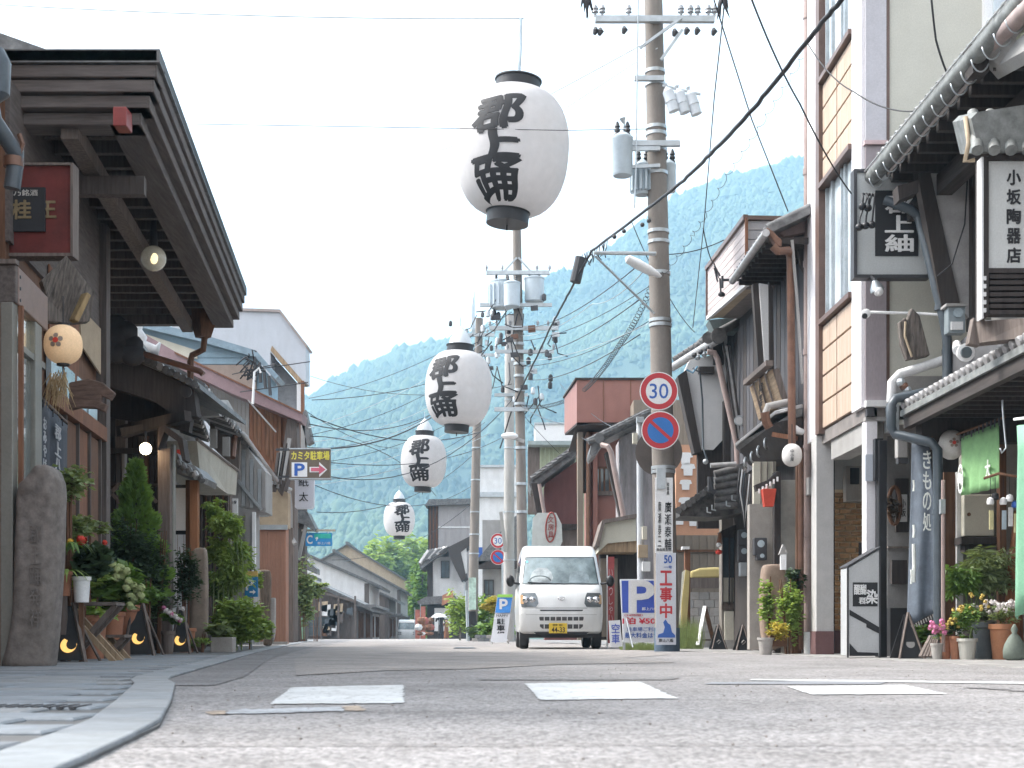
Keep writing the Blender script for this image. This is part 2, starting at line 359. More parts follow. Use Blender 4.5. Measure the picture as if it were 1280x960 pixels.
# stone pavement on the left: slab, curb stones and flagstones
EDGE = [(-.80, 2.3), (-.86, 2.9), (-.98, 3.95), (-1.27, 5.3), (-1.68, 7.1), (-1.95, 8), (-3.72, 21), (-6.6, 45), (-8.9, 66), (-10.6, 82)]
def edge_x(y):
    for (xa, ya), (xb, yb) in zip(EDGE, EDGE[1:]):
        if ya <= y <= yb: return xa + (xb - xa) * (y - ya) / (yb - ya)
    return EDGE[-1][0]
PAVE_G = mat('mortar', (.11, .11, .11), dirt=.5); PAVES = [mat('flagstone %s' % n, c, var=.2, scale=9, dirt=.3, bump=.4) for n, c in (('blue grey', (.2, .22, .24)), ('grey', (.22, .228, .235)), ('dark grey', (.165, .178, .195)))]
CURBS = [mat('pale curb stone %d' % i, c, var=.16, scale=11, dirt=.4, bump=.4) for i, c in enumerate(((.235, .25, .262), (.26, .27, .278), (.21, .225, .24)))]
pv = [(x, y) for x, y in EDGE] + [(-14, 82), (-9, 20), (-9, 2.3)]
pave = B().poly([(x, y, -.02) for x, y in pv], (0, 0, .028)).make('pavement', PAVE_G, kind='structure')
ORG[pave.name] = (0, 0, 0)
def stone_mesh(w_, l_, h_, s):
    r = random.Random(s); b = B(); j = lambda: r.uniform(-.008, .008)
    bt = [(-w_ / 2 + j(), -l_ / 2 + j(), 0), (w_ / 2 + j(), -l_ / 2 + j(), 0), (w_ / 2 + j(), l_ / 2 + j(), 0), (-w_ / 2 + j(), l_ / 2 + j(), 0)]
    c = .008; tp = [(x - math.copysign(c, x), y - math.copysign(c, y), h_ + r.uniform(-.001, .001)) for x, y, z in bt]
    md = [(x, y, h_ - .006) for x, y, z in bt]
    b.v = bt + md + tp; b.f = [(4, 5, 1, 0), (5, 6, 2, 1), (6, 7, 3, 2), (7, 4, 0, 3), (8, 9, 5, 4), (9, 10, 6, 5), (10, 11, 7, 6), (11, 8, 4, 7), (8, 11, 10, 9)]
    me = bpy.data.meshes.new('paving_stone'); me.from_pydata(b.v, [], b.f)
    bm = bmesh.new(); bm.from_mesh(me); bmesh.ops.recalc_face_normals(bm, faces=bm.faces); bm.to_mesh(me); bm.free(); return me
SM = [stone_mesh(.56, .28, .012, i) for i in range(9)]
for i, me in enumerate(SM): me.materials.append(PAVES[i % 3])
rr = random.Random(5); y = 2.5; row = 0; cnt = 0
while y < 17 and cnt < 280:
    x = edge_x(y) - .5 - .2 * (row % 2)
    while x > max(-.37 * y - .4, FL.q(y, .05, 0).x):
        o = bpy.data.objects.new('paving_stone', rr.choice(SM)); col.objects.link(o); o.parent = pave
        o.location = (x, y, .0055); o.rotation_euler = (rr.uniform(-.004, .004), rr.uniform(-.004, .004), rr.uniform(-.02, .02)); x -= .575; cnt += 1
    y += .297; row += 1
def curb(y0_, y1_, nm='curb_stone'):
    a, c = V((edge_x(y0_), y0_, 0)), V((edge_x(y1_), y1_, 0)); d = (c - a).normalized(); nn = V((-d.y, d.x, 0)) * .20; g = d * .008
    b = B().poly([a + g, c - g, c - g + nn, a + g + nn], (0, 0, .02)); o = b.make(nm, rr.choice(CURBS), pave, bev=.007)
y = 2.3
while y < 60: h_ = .6 if y < 20 else 1.5; curb(y, y + h_); y += h_
# iron grating strip across the pavement
b = B()
for i in range(15): b.bar((-2.05 + i * .042, 4.72, .016), (-2.05 + i * .042, 4.92, .016), .02, .008)
b.make('drain_grating', IRON, pave, kind='stuff')
# right gutter: concrete apron at the foot of the houses
b = B(); pr = [(4.0, 9), (3.75, 14), (3.3, 19), (2.7, 21), (2.4, 24), (2.2, 34), (1.4, 45), (9, 45), (9, 9)]
b.poly([(x, y, -.02) for x, y in pr], (0, 0, .028)); b.make('concrete_apron', mat('apron concrete', (.3, .29, .28), var=.2, dirt=.6, scale=5), kind='structure')
b = B(); pr = [(2.35, 26), (2.15, 33), (3.0, 33), (3.1, 26)]
# ---------------------------------------------------------------- mountain with its forest, haze
RID = [(-1500, 690), (-600, 640), (0, 600), (200, 560), (330, 520), (385, 492), (420, 466), (460, 448), (510, 428), (560, 418), (614, 404), (660, 358), (690, 336), (720, 332), (760, 306), (800, 272), (830, 250), (870, 229), (910, 215), (960, 202), (1010, 190), (1200, 160), (1500, 180), (2000, 300), (3000, 450)]
rp, ry = np.array(RID, float).T
def smooth(t): t = np.clip(t, 0, 1); return t * t * (3 - 2 * t)
np.random.seed(4)
WV = [(np.random.uniform(.002, .02), np.random.uniform(0, 6.28), np.random.uniform(0, 6.28)) for _ in range(18)]
def hill(x, y):
    px = x / y * FOC + 640; zr = (Y0 - 9 - np.interp(px, rp, ry)) / FOC * np.minimum(y, 1800)
    t = smooth((y - 420) / 1380); fall = 1 - smooth((y - 1820) / 900) * .8
    gl = sum(np.sin(x * k * math.cos(p) + y * k * math.sin(p) + q) for k, p, q in WV) / 18
    return -8 + (zr + 8) * (t ** .8) * fall + gl * 95 * t * (1 - t) * 3
ys = np.concatenate([np.linspace(380, 1800, 60), np.linspace(1850, 2700, 12)]); us = np.linspace(-1.2, 1.2, 160)
Yg, Ug = np.meshgrid(ys, us, indexing='ij'); Xg = Ug * Yg; Zg = hill(Xg, Yg)
nn_ = len(us); b = B(); b.v = list(map(tuple, np.stack([Xg.ravel(), Yg.ravel(), Zg.ravel()], 1)))
b.f = [(j * nn_ + i, j * nn_ + i + 1, (j + 1) * nn_ + i + 1, (j + 1) * nn_ + i) for j in range(len(ys) - 1) for i in range(nn_ - 1)]
HILL = mat('forest floor', (.022, .04, .03), var=.35, scale=.007, bump=0, dirt=0, c2=(.06, .09, .045), fine=.12, rough=.9)
b.make('mountain', HILL, kind='structure', smooth='all', fix=False)
FORM = mat('conifer forest', (.022, .04, .03), var=.35, scale=.007, bump=0, dirt=0, c2=(.085, .125, .06), fine=.12, rough=.9)
nT = 42000; u = np.random.uniform(-.5, .46, nT); yy = 560 + 1290 * np.random.power(2.0, nT); xx = u * yy; zz = hill(xx, yy)
hh = np.random.uniform(3, 6.5, nT) * np.where(np.random.rand(nT) > .97, 2.1, 1); rr_ = hh * np.random.uniform(.4, .75, nT); k = 6
ang = np.arange(k) * 2 * np.pi / k
ring = lambda f, zf: np.stack([xx[:, None] + rr_[:, None] * f * np.cos(ang + xx[:, None]), yy[:, None] + rr_[:, None] * f * np.sin(ang + xx[:, None]), np.repeat((zz + hh * zf)[:, None], k, 1)], 2)
v = np.concatenate([ring(1, 0.0), ring(.74, .55), np.stack([xx, yy, zz + hh], 1)[:, None, :]], 1).reshape(-1, 3)
base = (np.arange(nT) * (2 * k + 1))[:, None]; i_ = np.arange(k)
q1 = np.stack([i_, (i_ + 1) % k, k + (i_ + 1) % k, k + i_], 1).reshape(1, -1); tr = np.stack([k + i_, k + (i_ + 1) % k, np.full(k, 2 * k)], 1).reshape(1, -1)
lv = np.concatenate([(base + q1), (base + tr)], 1).astype(np.int32).ravel()
ls = np.tile(np.concatenate([np.full(k, 4), np.full(k, 3)]), nT); st_ = np.concatenate([[0], np.cumsum(ls)[:-1]]).astype(np.int32)
me = bpy.data.meshes.new('mountain_forest'); me.vertices.add(len(v)); me.vertices.foreach_set('co', v.ravel()); me.loops.add(len(lv)); me.loops.foreach_set('vertex_index', lv)
me.polygons.add(len(ls)); me.polygons.foreach_set('loop_start', st_); me.update(calc_edges=True); me.shade_smooth()
link('mountain_forest', me, FORM, kind='stuff')
hm = bpy.data.materials.new('haze air'); hm.use_nodes = True; t = hm.node_tree; t.nodes.clear(); ho = t.nodes.new('ShaderNodeOutputMaterial'); hv = t.nodes.new('ShaderNodeVolumePrincipled')
hv.inputs['Color'].default_value = (.45, .725, .95, 1); hv.inputs['Density'].default_value = .00042; hv.inputs['Anisotropy'].default_value = .0; t.links.new(hv.outputs[0], ho.inputs['Volume'])
B().bx(-3300, 3300, -120, 5100, -12, 700).make('haze', hm, kind='stuff')

# ---------------------------------------------------------------- building helpers
def gable(t, F, d1, d2, wd, ze, zr, wm, rm, ov=.6, ovd=.4, th=.14, zb=-.6, front=None, n0=0):
    """house body with its eave line along the street and its gable end to the camera"""
    b = B(); pts = [F.q(d1, n0, zb), F.q(d1, n0, ze), F.q(d1, n0 - wd / 2, zr), F.q(d1, n0 - wd, ze), F.q(d1, n0 - wd, zb)]
    b.poly(pts, F.U * (d2 - d1) * F.s); b.make('wall', wm, t)
    b = B(); sl = (zr - ze) / (wd / 2)
    e = lambda d, n, z: F.q(d, n, z)
    up = V((0, 0, th))
    for sgn in (0, 1):
        if not sgn: a, c = (n0 + ov, ze - sl * ov), (n0 - wd / 2, zr)
        else: a, c = (n0 - wd - ov, ze - sl * ov), (n0 - wd / 2, zr)
        b.poly([e(d1 - ovd, a[0], a[1] + .01), e(d2 + ovd, a[0], a[1] + .01), e(d2 + ovd, c[0], c[1] + .01), e(d1 - ovd, c[0], c[1] + .01)], up)
    rf = b.make('roof', rm, t)
    # tile courses over the street slope and the verge
    b = B(); n_ = max(3, int((d2 - d1 + 2 * ovd) / .3))
    for i in range(n_ + 1):
        d = d1 - ovd + (d2 - d1 + 2 * ovd) * i / n_
        b.bar(e(d, n0 + ov + .03, ze - sl * (ov + .03) + th + .03), e(d, n0 - wd / 2, zr + th + .03), .13, .09)
    b.bar(e(d1 - ovd - .05, n0 - wd / 2, zr + th + .1), e(d2 + ovd + .05, n0 - wd / 2, zr + th + .1), .3, .25)
    b.make('roof_tiles', rm, t, kind='stuff'); return rf
def win(t, a, r, u, w_, h_, fm, gm, nb=1, nv=2, dep=.06, fr=.05):
    """window whose lower-left corner is a; r,u unit vectors; stands proud of the wall by dep"""
    r, u = V(r).normalized(), V(u).normalized(); n = r.cross(u); a = V(a); b = B()
    def bb(x1, x2, y1, y2, z1, z2): b.hull8([a + r * x1 + u * y1 + n * z1, a + r * x2 + u * y1 + n * z1, a + r * x2 + u * y2 + n * z1, a + r * x1 + u * y2 + n * z1], [a + r * x1 + u * y1 + n * z2, a + r * x2 + u * y1 + n * z2, a + r * x2 + u * y2 + n * z2, a + r * x1 + u * y2 + n * z2])
    bb(-fr, 0, -fr, h_ + fr, -.02, dep); bb(w_, w_ + fr, -fr, h_ + fr, -.02, dep); bb(0, w_, h_, h_ + fr, -.02, dep); bb(0, w_, -fr, 0, -.02, dep + .02)
    for i in range(1, nv): bb(w_ * i / nv - fr * .4, w_ * i / nv + fr * .4, 0, h_, 0, dep * .8)
    for i in range(1, nb): bb(0, w_, h_ * i / nb - fr * .3, h_ * i / nb + fr * .3, 0, dep * .7)
    f = b.make('window', fm, t); b = B(); bb(0, w_, 0, h_, -.01, .012)
    ORG[f.name] = ORG.get(t.name, (0, 0, 0)); g = b.make('pane', gm, f); return f
def cwin(t, x1, x2, y1, y2, D, fm, gm, nb=1, nv=2, **k):
    return win(t, P(x1, y2, D), CR, CU, gx(x2, D) - gx(x1, D), hz(y1, D) - hz(y2, D), fm, gm, nb, nv, **k)
def fwin(t, F, x1, x2, y1, y2, n, fm, gm, nb=1, nv=2, **k):
    """window on a street facade between two pixel columns; heights from the near edge"""
    da, db = sorted((F.D(x1, n), F.D(x2, n))); z1, z2 = hz(y2, da), hz(y1, da)
    a = F.q(db, n, z1) if F.side > 0 else F.q(da, n, z1)
    r = (-F.U if F.side > 0 else F.U)
    r = F.U if F.side > 0 else -F.U
    a = F.q(da, n, z1) if F.side > 0 else F.q(db, n, z1)
    return win(t, a, r, CU, (db - da) * F.s, z2 - z1, fm, gm, nb, nv, **k)
def cprism(b, pp, D, dep): return b.poly([P(x, y, D) for x, y in pp], (0, dep, 0))
def cbox(b, x1, x2, y1, y2, D, dep): return cprism(b, ((x1, y1), (x2, y1), (x2, y2), (x1, y2)), D, dep)

# ---------------------------------------------------------------- far village on the left, beyond the crest
FV = Frame(-6.3, -.035, 1)
HS = [  # label, d1, d2, width, eave z, ridge z, wall, windows
    ('dark low roofed shop front with clutter at the crest, far left of the village', 78, 92, 7, 1.9, 3.5, W_DK, .5),
    ('white gabled house, the nearest of the far left row', 96, 108, 11, 3.7, 6.1, PL_W, 0),
    ('grey timber house behind the white gabled house', 112, 124, 12, 3.1, 5.9, W_GREY, .5),
    ('dim plastered house with pale roof, third of the far left row', 129, 146, 12, 4.3, 7.6, PL_G, .7),
    ('brown gabled house standing highest behind the far left row', 152, 170, 15, 5.2, 9.8, PL_T, 1.5)]
for lb, d1, d2, wd, ze, zr, wm, n0 in HS:
    t = thing('village_house', lb, 'house', FV.q(d1, n0, -.3), 'houses of the far village')
    gable(t, FV, d1, d2, wd, ze, zr, wm, TILE, n0=n0, ov=.8, zb=-3)
    b = B().fb(FV, d1 - .2, d2, n0 - .1, n0 + 1.1, 1.75, 1.9); b.make('canopy', TILE, t)
    for k_ in range(2):
        da = d1 + 1.5 + k_ * 6; a = FV.q(da, n0 + .02, .1); win(t, a, FV.U, CU, 3, 1.4, W_BRN, GLASS, 1, 4)
    win(t, FV.q(d1 - .01, n0 - 2.6, .2), CR, CU, 1.2, 1.0, W_DK, GLASS, 2, 2)
    b = B().fb(FV, d1 - .06, d1 - .01, n0 - .3, n0 + .02, -1, ze); b.make('corner_post', W_DK, t)
b = B()
# market clutter in front of the shop front
rr = random.Random(8); t = thing('street_stall', 'cluttered dark stall of hanging wares beside the crest of the road', 'stall', P(425, 797, 78))
for i in range(16):
    x = rr.uniform(402, 442); y = rr.uniform(752, 792); D = 77.5; s_ = rr.uniform(.12, .3)
    c = P(x, y, D); b = B().poly([c + V((-s_, 0, -s_)), c + V((s_ * .8, 0, -s_ * 1.2)), c + V((s_, 0, s_)), c + V((-s_ * .9, 0, s_ * .8))], (0, .12, 0))
    b.make('hanging_ware', rr.choice([PL_W, W_BRN, TERRA, PIPE_B, PL_T, W_DK, FL_R]), t)
B().bar(P(400, 740, 77.5), P(445, 752, 77.5), .12).make('rail', W_DK, t)
for x in (401, 423, 444): B().bar(P(x, 799, 77.5), P(x, 745, 77.5), .1).make('post', W_DK, t)
# trees on the low hill behind the village
def tree(label, px, py_base, py_top, D, wpx, lm, n=2600, sz=.8, seed=1, group=None):
    zt = hz(py_top, D); zb = hz(py_base, D); rw = wpx / 2 / FOC * D; x = gx(px, D)
    t = thing('broadleaf_tree', label, 'tree', (x, D, zb), group)
    b = B().tube([(x, D, zb - 2), (x + .1, D, zb + (zt - zb) * .35), (x - .1, D, zb + (zt - zb) * .7)], [.35, .25, .1])
    for a in range(4): b.tube([(x, D, zb + (zt - zb) * (.3 + .08 * a)), (x + rw * .5 * math.cos(a * 1.7), D + rw * .5 * math.sin(a * 1.7), zb + (zt - zb) * (.55 + .08 * a))], [.14, .04], 6)
    b.make('trunk', W_GREY, t)
    leaves(B(), (x, D, (zt + zb) / 2), (rw, rw, (zt - zb) / 2), n, sz, seed=seed).make('crown', lm, t, kind='stuff', fix=False); return t
for i, (px, pb, pt, D, wp) in enumerate(((450, 722, 684, 205, 46), (470, 722, 668, 215, 50), (492, 722, 664, 220, 54), (512, 730, 660, 225, 52), (532, 730, 652, 230, 50), (560, 730, 655, 240, 50), (520, 770, 700, 150, 22), (526, 780, 690, 128, 26))):
    tree(['lowest bright green tree at the left foot of the low hill', 'bright green tree second from left on the low hill', 'rounded bright tree below the smallest lantern', 'bright tree right of the smallest lantern', 'tallest tree of the low hill, by the timber corner', 'tree of the low hill half behind the grey house', 'dark tree between the village roofs', 'dark green shrubby tree behind the persons at the crest'][i], px, pb + 45, pt, D, wp * 1.2, LF_B if i < 6 else LF_M, seed=i + 11, sz=1.0 if i < 6 else .5, group='trees on the low hill')
# ---------------------------------------------------------------- white festival lanterns over the street
LPAP = mat('white lantern cloth', (.76, .745, .75), rough=.6, var=.05, scale=3, bump=.35, dirt=.16, fine=8)
def lpap(): 
    t = LPAP.node_tree; b = t.nodes['Principled BSDF']; o = [n for n in t.nodes if n.type == 'OUTPUT_MATERIAL'][0]
    tr = t.nodes.new('ShaderNodeBsdfTranslucent'); tr.inputs[0].default_value = (.68, .665, .66, 1); mx = t.nodes.new('ShaderNodeMixShader'); mx.inputs[0].default_value = .45
    t.links.new(b.outputs[0], mx.inputs[1]); t.links.new(tr.outputs[0], mx.inputs[2]); t.links.new(mx.outputs[0], o.inputs[0])
lpap()
def lantern(label, px, py1, py2, pw, D, tx, tilt=0, cone=True, cap=(.40, .37), hang=None, tw=.46):
    """px centre, py1..py2 body rows, pw width; tx: heading of the writing in degrees"""
    h_ = (py2 - py1) / FOC * D; r0 = pw / 2 / FOC * D; c = P(px, (py1 + py2) / 2, D)
    t = thing('festival_lantern', label, 'lantern', c, 'white festival lanterns hung over the street')
    Mt = Matrix.Rotation(R(tilt), 3, 'Y')
    def rad(z):  # z -1..1
        e = .36; q = max(0, 1 - abs(z) ** 2.35); return r0 * (e + (1 - e) * q ** .5)
    pr = []; n = 68
    for i in range(n + 1):
        z = -1 + 2 * i / n; pr.append((rad(z) * (1.008 if i % 2 else .992), z * h_ / 2))
    B().lathe(pr, c, 56, Mt).make('paper_body', LPAP, t, smooth='all')
    for sg, cr, nm in ((1, cap[0], 'top_cap'), (-1, cap[1], 'bottom_cap')):
        z0 = sg * h_ / 2; ch = .11 * r0 * 2 * .95
        zs = sorted([z0 - sg * .02, z0 + sg * ch]); B().lathe([(r0 * cr, zs[0]), (r0 * cr, zs[1]), (r0 * cr * 1.06, zs[1]), (r0 * cr * 1.06, zs[1] - .02)], c, 32, Mt).make(nm, BLACK, t, smooth=True)
    top = c + Mt @ V((0, 0, h_ / 2 + .1 * r0 * 2))
    if cone:
        B().lathe([(r0 * .36, 0), (r0 * .30, r0 * .22), (r0 * .16, r0 * .42), (r0 * .03, r0 * .56)], top, 24, Mt).make('vinyl_hood', mat('translucent vinyl', (.58, .61, .63), rough=.3, var=.05, bump=0, dirt=0), t, smooth=True)
        B().tube([top + V((0, 0, r0 * .5)), top + V((.0, 0, r0 * .85))], .012, 6).make('hook', ZINC, t)
    hp = V(hang) if hang else top + V((0, 0, r0 * .85))
    if hang: B().tube([top, (top + hp) / 2 + V((.01, 0, 0)), hp], .025, 6).make('hanger', mat('pale rope', (.55, .65, .72), bump=.1), t)
    B().tube([c + Mt @ V((0, 0, -h_ / 2 - .22 * r0)), c + Mt @ V((0, 0, -h_ / 2 - .32 * r0))], .012, 6).make('tassel', BLACK, t)
    b = B()
    for i, ch, ox, oy, oz in [(i, ch, *q_) for i, ch in enumerate('郡上踊') for q_ in ((0, 0, 0), (.03, 0, -.001), (-.03, .01, -.0015), (.0, .03, -.002), (0, -.03, -.0025))]:
        vs, fs, w_, hh = text_geo(ch, .010, 0); vs = [V((v.x + ox * (1, 1.3, .62)[i], v.y + oy * (1, 1.3, .62)[i], 0)) for v in vs]
        bm = bmesh.new(); bv = [bm.verts.new(v) for v in vs]
        for f_ in fs:
            try: bm.faces.new([bv[k] for k in f_])
            except ValueError: pass
        bmesh.ops.remove_doubles(bm, verts=bm.verts, dist=1e-4)
        for _ in range(10):
            es = [e for e in bm.edges if e.calc_length() > .08]
            if not es: break
            bmesh.ops.subdivide_edges(bm, edges=es, cuts=1); bmesh.ops.triangulate(bm, faces=[f for f in bm.faces if len(f.verts) > 3])
        bm.verts.ensure_lookup_table(); bm.verts.index_update(); sw = r0 * tw * 2 / w_ * (1.0 if i != 1 else .95); sh = h_ * .27 / hh * (.8 if i == 1 else 1)
        zc = h_ * (.27 - .255 * i) - .68 * r0 * (Y0 - (py1 + py2) / 2) / FOC; pv = []
        for v in bm.verts:
            wx_ = v.co.x + .03 * math.sin(7 * v.co.y + 2 * i) ; wy_ = v.co.y + .13 * v.co.x + .025 * math.sin(6 * v.co.x + i); x = wx_ * sw; z = zc + wy_ * sh * 1.04; r_ = rad(max(-1, min(1, z / h_ * 2))) * 1.012 + .006 + oz
            an = R(-90) + R(tx) + x / r0; pv.append(c + Mt @ V((r_ * math.cos(an), r_ * math.sin(an), z)))
        b.add(pv, [[v.index for v in f.verts] for f in bm.faces]); bm.free()
    b.make('brush_lettering', INK, t, fix=False); return t, hp
LT = [lantern('largest white lantern, highest over the street, hung on a pale rope', 641, 114, 266, 139, 20, -17, 4.5, cone=False, cap=(.40, .38), hang=P(651, 23, 20), tw=.47),
      lantern('second largest white lantern with pointed clear hood', 573, 440, 532, 83, 31.8, -28, 2.5, tw=.50),
      lantern('third white lantern, below and left of the second, beside the timber pole', 529.5, 545, 609, 57, 46.3, -8, 2, tw=.46),
      lantern('smallest and lowest white lantern in front of the low green hill', 499, 628, 670, 39, 67.7, 18, 0, tw=.52)]

# ---------------------------------------------------------------- wires
def wire(label, pts, r=.012, sag=.0, group='overhead cables', m=RUBBER, name='overhead_cable', wob=0):
    """pts: list of (px,py,D); catenary-like sag (metres) between successive points"""
    q = []; n = 14
    for (a, c) in zip(pts, pts[1:]):
        A, C = P(*a), P(*c)
        for i in range(n): t_ = i / n; p = A.lerp(C, t_); p.z -= sag * 4 * t_ * (1 - t_); q.append(p + V((rnd.uniform(-wob, wob), 0, rnd.uniform(-wob, wob))))
    q.append(P(*pts[-1])); o = B().tube(q, r, 5).make(name, m, None, smooth='all', loc=tuple(q[0])); tag(o, label, 'cable', group); return o
wire('cable across the very top left that the largest lantern hangs from', [(-60, 2, 20), (300, 19, 20), (655, 23, 20)], .008, .02, m=ZINC)
wire('taut thin cable crossing the middle of the largest lantern', [(-60, 150, 21), (480, 159, 19.3), (705, 163, 19.2), (822, 161, 21.5)], .005)
wire('thin cable rising behind the largest lantern to the tall utility pole', [(270, 260, 40), (560, 185, 30), (822, 45, 21.5)], .009, .02, m=ZINC)
wire('second thin cable below it, rising to the tall utility pole', [(290, 310, 40), (560, 232, 32), (822, 60, 21.5)], .006, m=ZINC)
wire('thick twisted telephone cable from the top right corner past the tall pole', [(1075, -30, 12), (1010, 50, 13.2), (925, 155, 15), (850, 230, 19), (740, 313, 27), (722, 345, 28), (690, 405, 35), (652, 485, 43), (640, 512, 44.5), (625, 560, 47)], .024, .01, wob=.008)
b = B()
for (x, y, D, s_) in ((722, 333, 28, .14),): b.tube([P(726, 322, D), P(719, 353, D)], .11, 10)
tag(b.make('cable_splice', RUBBER, None, loc=tuple(P(722, 333, 28))), 'dark cylindrical splice box on the thick telephone cable', 'cable box')
# hanging strip of dangling ties along the cable
b = B()
for i in range(14):
    x = 728 + i * 2.4; y = 318 - i * 1.4; D = 27.3; a = P(x, y, D); b.tube([a, a + V((rnd.uniform(-.05, .05), 0, -.15)), a + V((rnd.uniform(-.08, .08), 0, -.28))], .012, 4)
tag(b.make('cable_tie_cluster', RUBBER, None, kind='stuff', loc=tuple(P(740, 315, 27.3))), 'cluster of loose ties hanging under the telephone cable', 'cable ties')
def spiral(label, pts, r=.1, tr=.012, pitch=.35, m=RUBBER, sag=.5):
    q = []; c = [P(*p) for p in pts]; 
    for a, d in zip(c, c[1:]):
        n = max(8, int((d - a).length / pitch * 7))
        for i in range(n):
            t_ = i / n; p = a.lerp(d, t_); p.z -= sag * 4 * t_ * (1 - t_); an = 2 * math.pi * i / 7; q.append(p + V((r * math.cos(an), 0, r * math.sin(an))))
    o = B().tube(q, tr, 4).make('spiral_cable', m, None, smooth='all', loc=tuple(q[0])); tag(o, label, 'cable', 'spiral wound cables'); return o
spiral('spiral wound cable sagging from the middle pole up to the tall utility pole', [(655, 508, 44), (720, 495, 36), (775, 430, 27), (826, 330, 21.9)], .05, .006, .2, sag=.12)
spiral('spiral wound cable rising right from the tall utility pole across the mountain', [(826, 345, 21.5), (865, 295, 20.8), (905, 225, 20), (1010, 60, 18.7)], .035, .004, .2, sag=.03)
for i, (a, c, sg, rr_) in enumerate((
    ((385, 560, 34), (600, 470, 48), .7, .02), ((388, 520, 40), (600, 540, 52), .5, .016), ((390, 500, 40), (600, 455, 55), .3, .012), ((388, 590, 38), (640, 500, 48), 1.1, .014),
    ((388, 545, 36), (545, 620, 60), -.6, .012), ((386, 530, 36), (560, 505, 55), .5, .014), ((388, 575, 36), (640, 540, 60), .6, .012), ((396, 640, 45), (600, 560, 60), .8, .012),
    ((384, 515, 40), (500, 560, 70), .3, .010), ((390, 605, 40), (600, 600, 66), .9, .012), ((415, 700, 60), (600, 620, 70), .8, .012), ((388, 470, 50), (640, 480, 46), .5, .01), ((386, 498, 50), (640, 390, 46), .4, .01))):
    wire(['sagging black cable, the lowest left of the second lantern', 'thin cable sagging from the brown panel house to the slim pole', 'high thin cable crossing in front of the left end of the ridge', 'long cable from the left houses to the middle pole', 'thin cable dropping left to right behind the third lantern', 'cable passing just left of the second lantern body', 'thin lower cable towards the middle pole', 'cable leaving the small roof antenna for the slim pole', 'short thin cable falling towards the smallest lantern', 'cable at the height of the third lantern', 'low cable over the village roofs from the blue road sign', 'fine cable level with the second lantern writing', 'fine cable rising to the transformer pole'][i], [a, c], rr_, sg)
wire('thin vertical service wire dropping from the sky to the plastered house eave', [(905, 10, 14), (893, 120, 16), (880, 280, 20), (866, 410, 26)], .007)
wire('service wire curving down onto the balcony house gutter', [(879, 285, 20), (893, 330, 21), (905, 350, 22)], .008, .1)
wire('black service wire from the sky down to the framed sign on the right', [(938, -5, 11), (1000, 130, 13), (1064, 242, 15.2)], .008, .05)
wire('thin wire from the tall pole sagging to the plastered house', [(790, 278, 21.4), (830, 360, 22.5), (868, 415, 26)], .007, .06)
wire('thin wire crossing the white panelled building to the pottery shop eave', [(1010, 55, 17), (1068, 115, 15.5), (1155, 138, 14.4)], .008, .08)
wire('loose black wire dropping onto the pottery shop eave', [(1164, -5, 13.6), (1170, 50, 13.8), (1184, 92, 14.2)], .011, .02)
wire('thin wire reaching the ridge of the brown roofed house on the right', [(880, -40, 15), (940, 150, 17), (985, 264, 19)], .008)
wire('pair of service wires to the red brown building, upper', [(650, 505, 44), (705, 530, 38), (760, 560, 31)], .012, .1, m=PIPE_B)
wire('pair of service wires to the red brown building, lower', [(700, 480, 38), (750, 525, 33), (800, 545, 27)], .008, .05, m=PIPE_B)
wire('low wire over the red brown parapet', [(655, 520, 44), (800, 640, 45)], .008, .3)
wire('thin wire from the middle pole rising right to the tall pole top', [(650, 420, 44), (740, 380, 33), (820, 320, 21.9)], .008, .2, m=ZINC)
wire('second thin wire from the middle pole to the tall pole', [(650, 450, 44), (820, 400, 21.9)], .007, .2, m=ZINC)
wire('wire across the upper mountain to the balcony house', [(835, 318, 21.8), (905, 300, 22)], .008, .05)

FW = [((386, 535 + 9 * k, 38 + k), (600 + 6 * (k % 3), 430 + 14 * k, 50 + 2 * (k % 4)), .3 + .12 * (k % 4)) for k in range(9)] + [((655, 410 + 16 * k, 44), (800 + 20 * (k % 2), 330 + 22 * k, 21.9 + 9 * (k % 2)), .25) for k in range(5)]
for a, c, sg in FW: wire('fine faded cable strung between the house rows and the middle poles', [a, c], .009, sg, group='fine faded cables', m=ZINC if a[1] % 2 else RUBBER, name='fine_cable')
# ---------------------------------------------------------------- utility poles
def pole(label, pts, r, m=POLE_M, name='utility_pole'):
    (x1, y1, D1), (x2, y2, D2) = pts; a, c = P(x1, y1, D1), P(x2, y2, D2); a.z = -.05
    t = thing(name, label, 'utility pole', (a.x, a.y, 0), 'utility poles along the street')
    B().tube([a, a.lerp(c, .5), c], [r[0], (r[0] + r[1]) / 2, r[1]], 24).make('shaft', m, t, smooth=True)
    def at(py):
        z = hz(py, D1); k = (z - a.z) / (c.z - a.z); return a.lerp(c, k), r[0] + (r[1] - r[0]) * k
    return t, at
def bands(t, at, rows, m=ZINC, ex=.012, h_=.05):
    for py in rows:
        p, r_ = at(py); B().lathe([(r_ + ex, -h_ / 2), (r_ + ex, h_ / 2)], p, 24).make('steel_band', m, t, smooth=True)
def arm(t, at, py, xl, xr, m=ZINC, th=.09, D=None, ins=(), side=-1, nm='cross_arm'):
    p, r_ = at(py); D = p.y - r_ - th / 2 - .005; a = P(xl, py, D); c = P(xr, py, D); a.z = c.z = p.z
    B().bar(a, c, th).make(nm, m, t)
    for f_ in ins:
        q = a.lerp(c, f_) + V((0, 0, th / 2)); B().lathe([(.02, 0), (.02, .05), (.05, .06), (.035, .1), (.05, .11), (.03, .16), (.01, .18)], q, 10).make('insulator', mat('grey porcelain', (.3, .31, .33), rough=.25, bump=0), t, smooth=True)
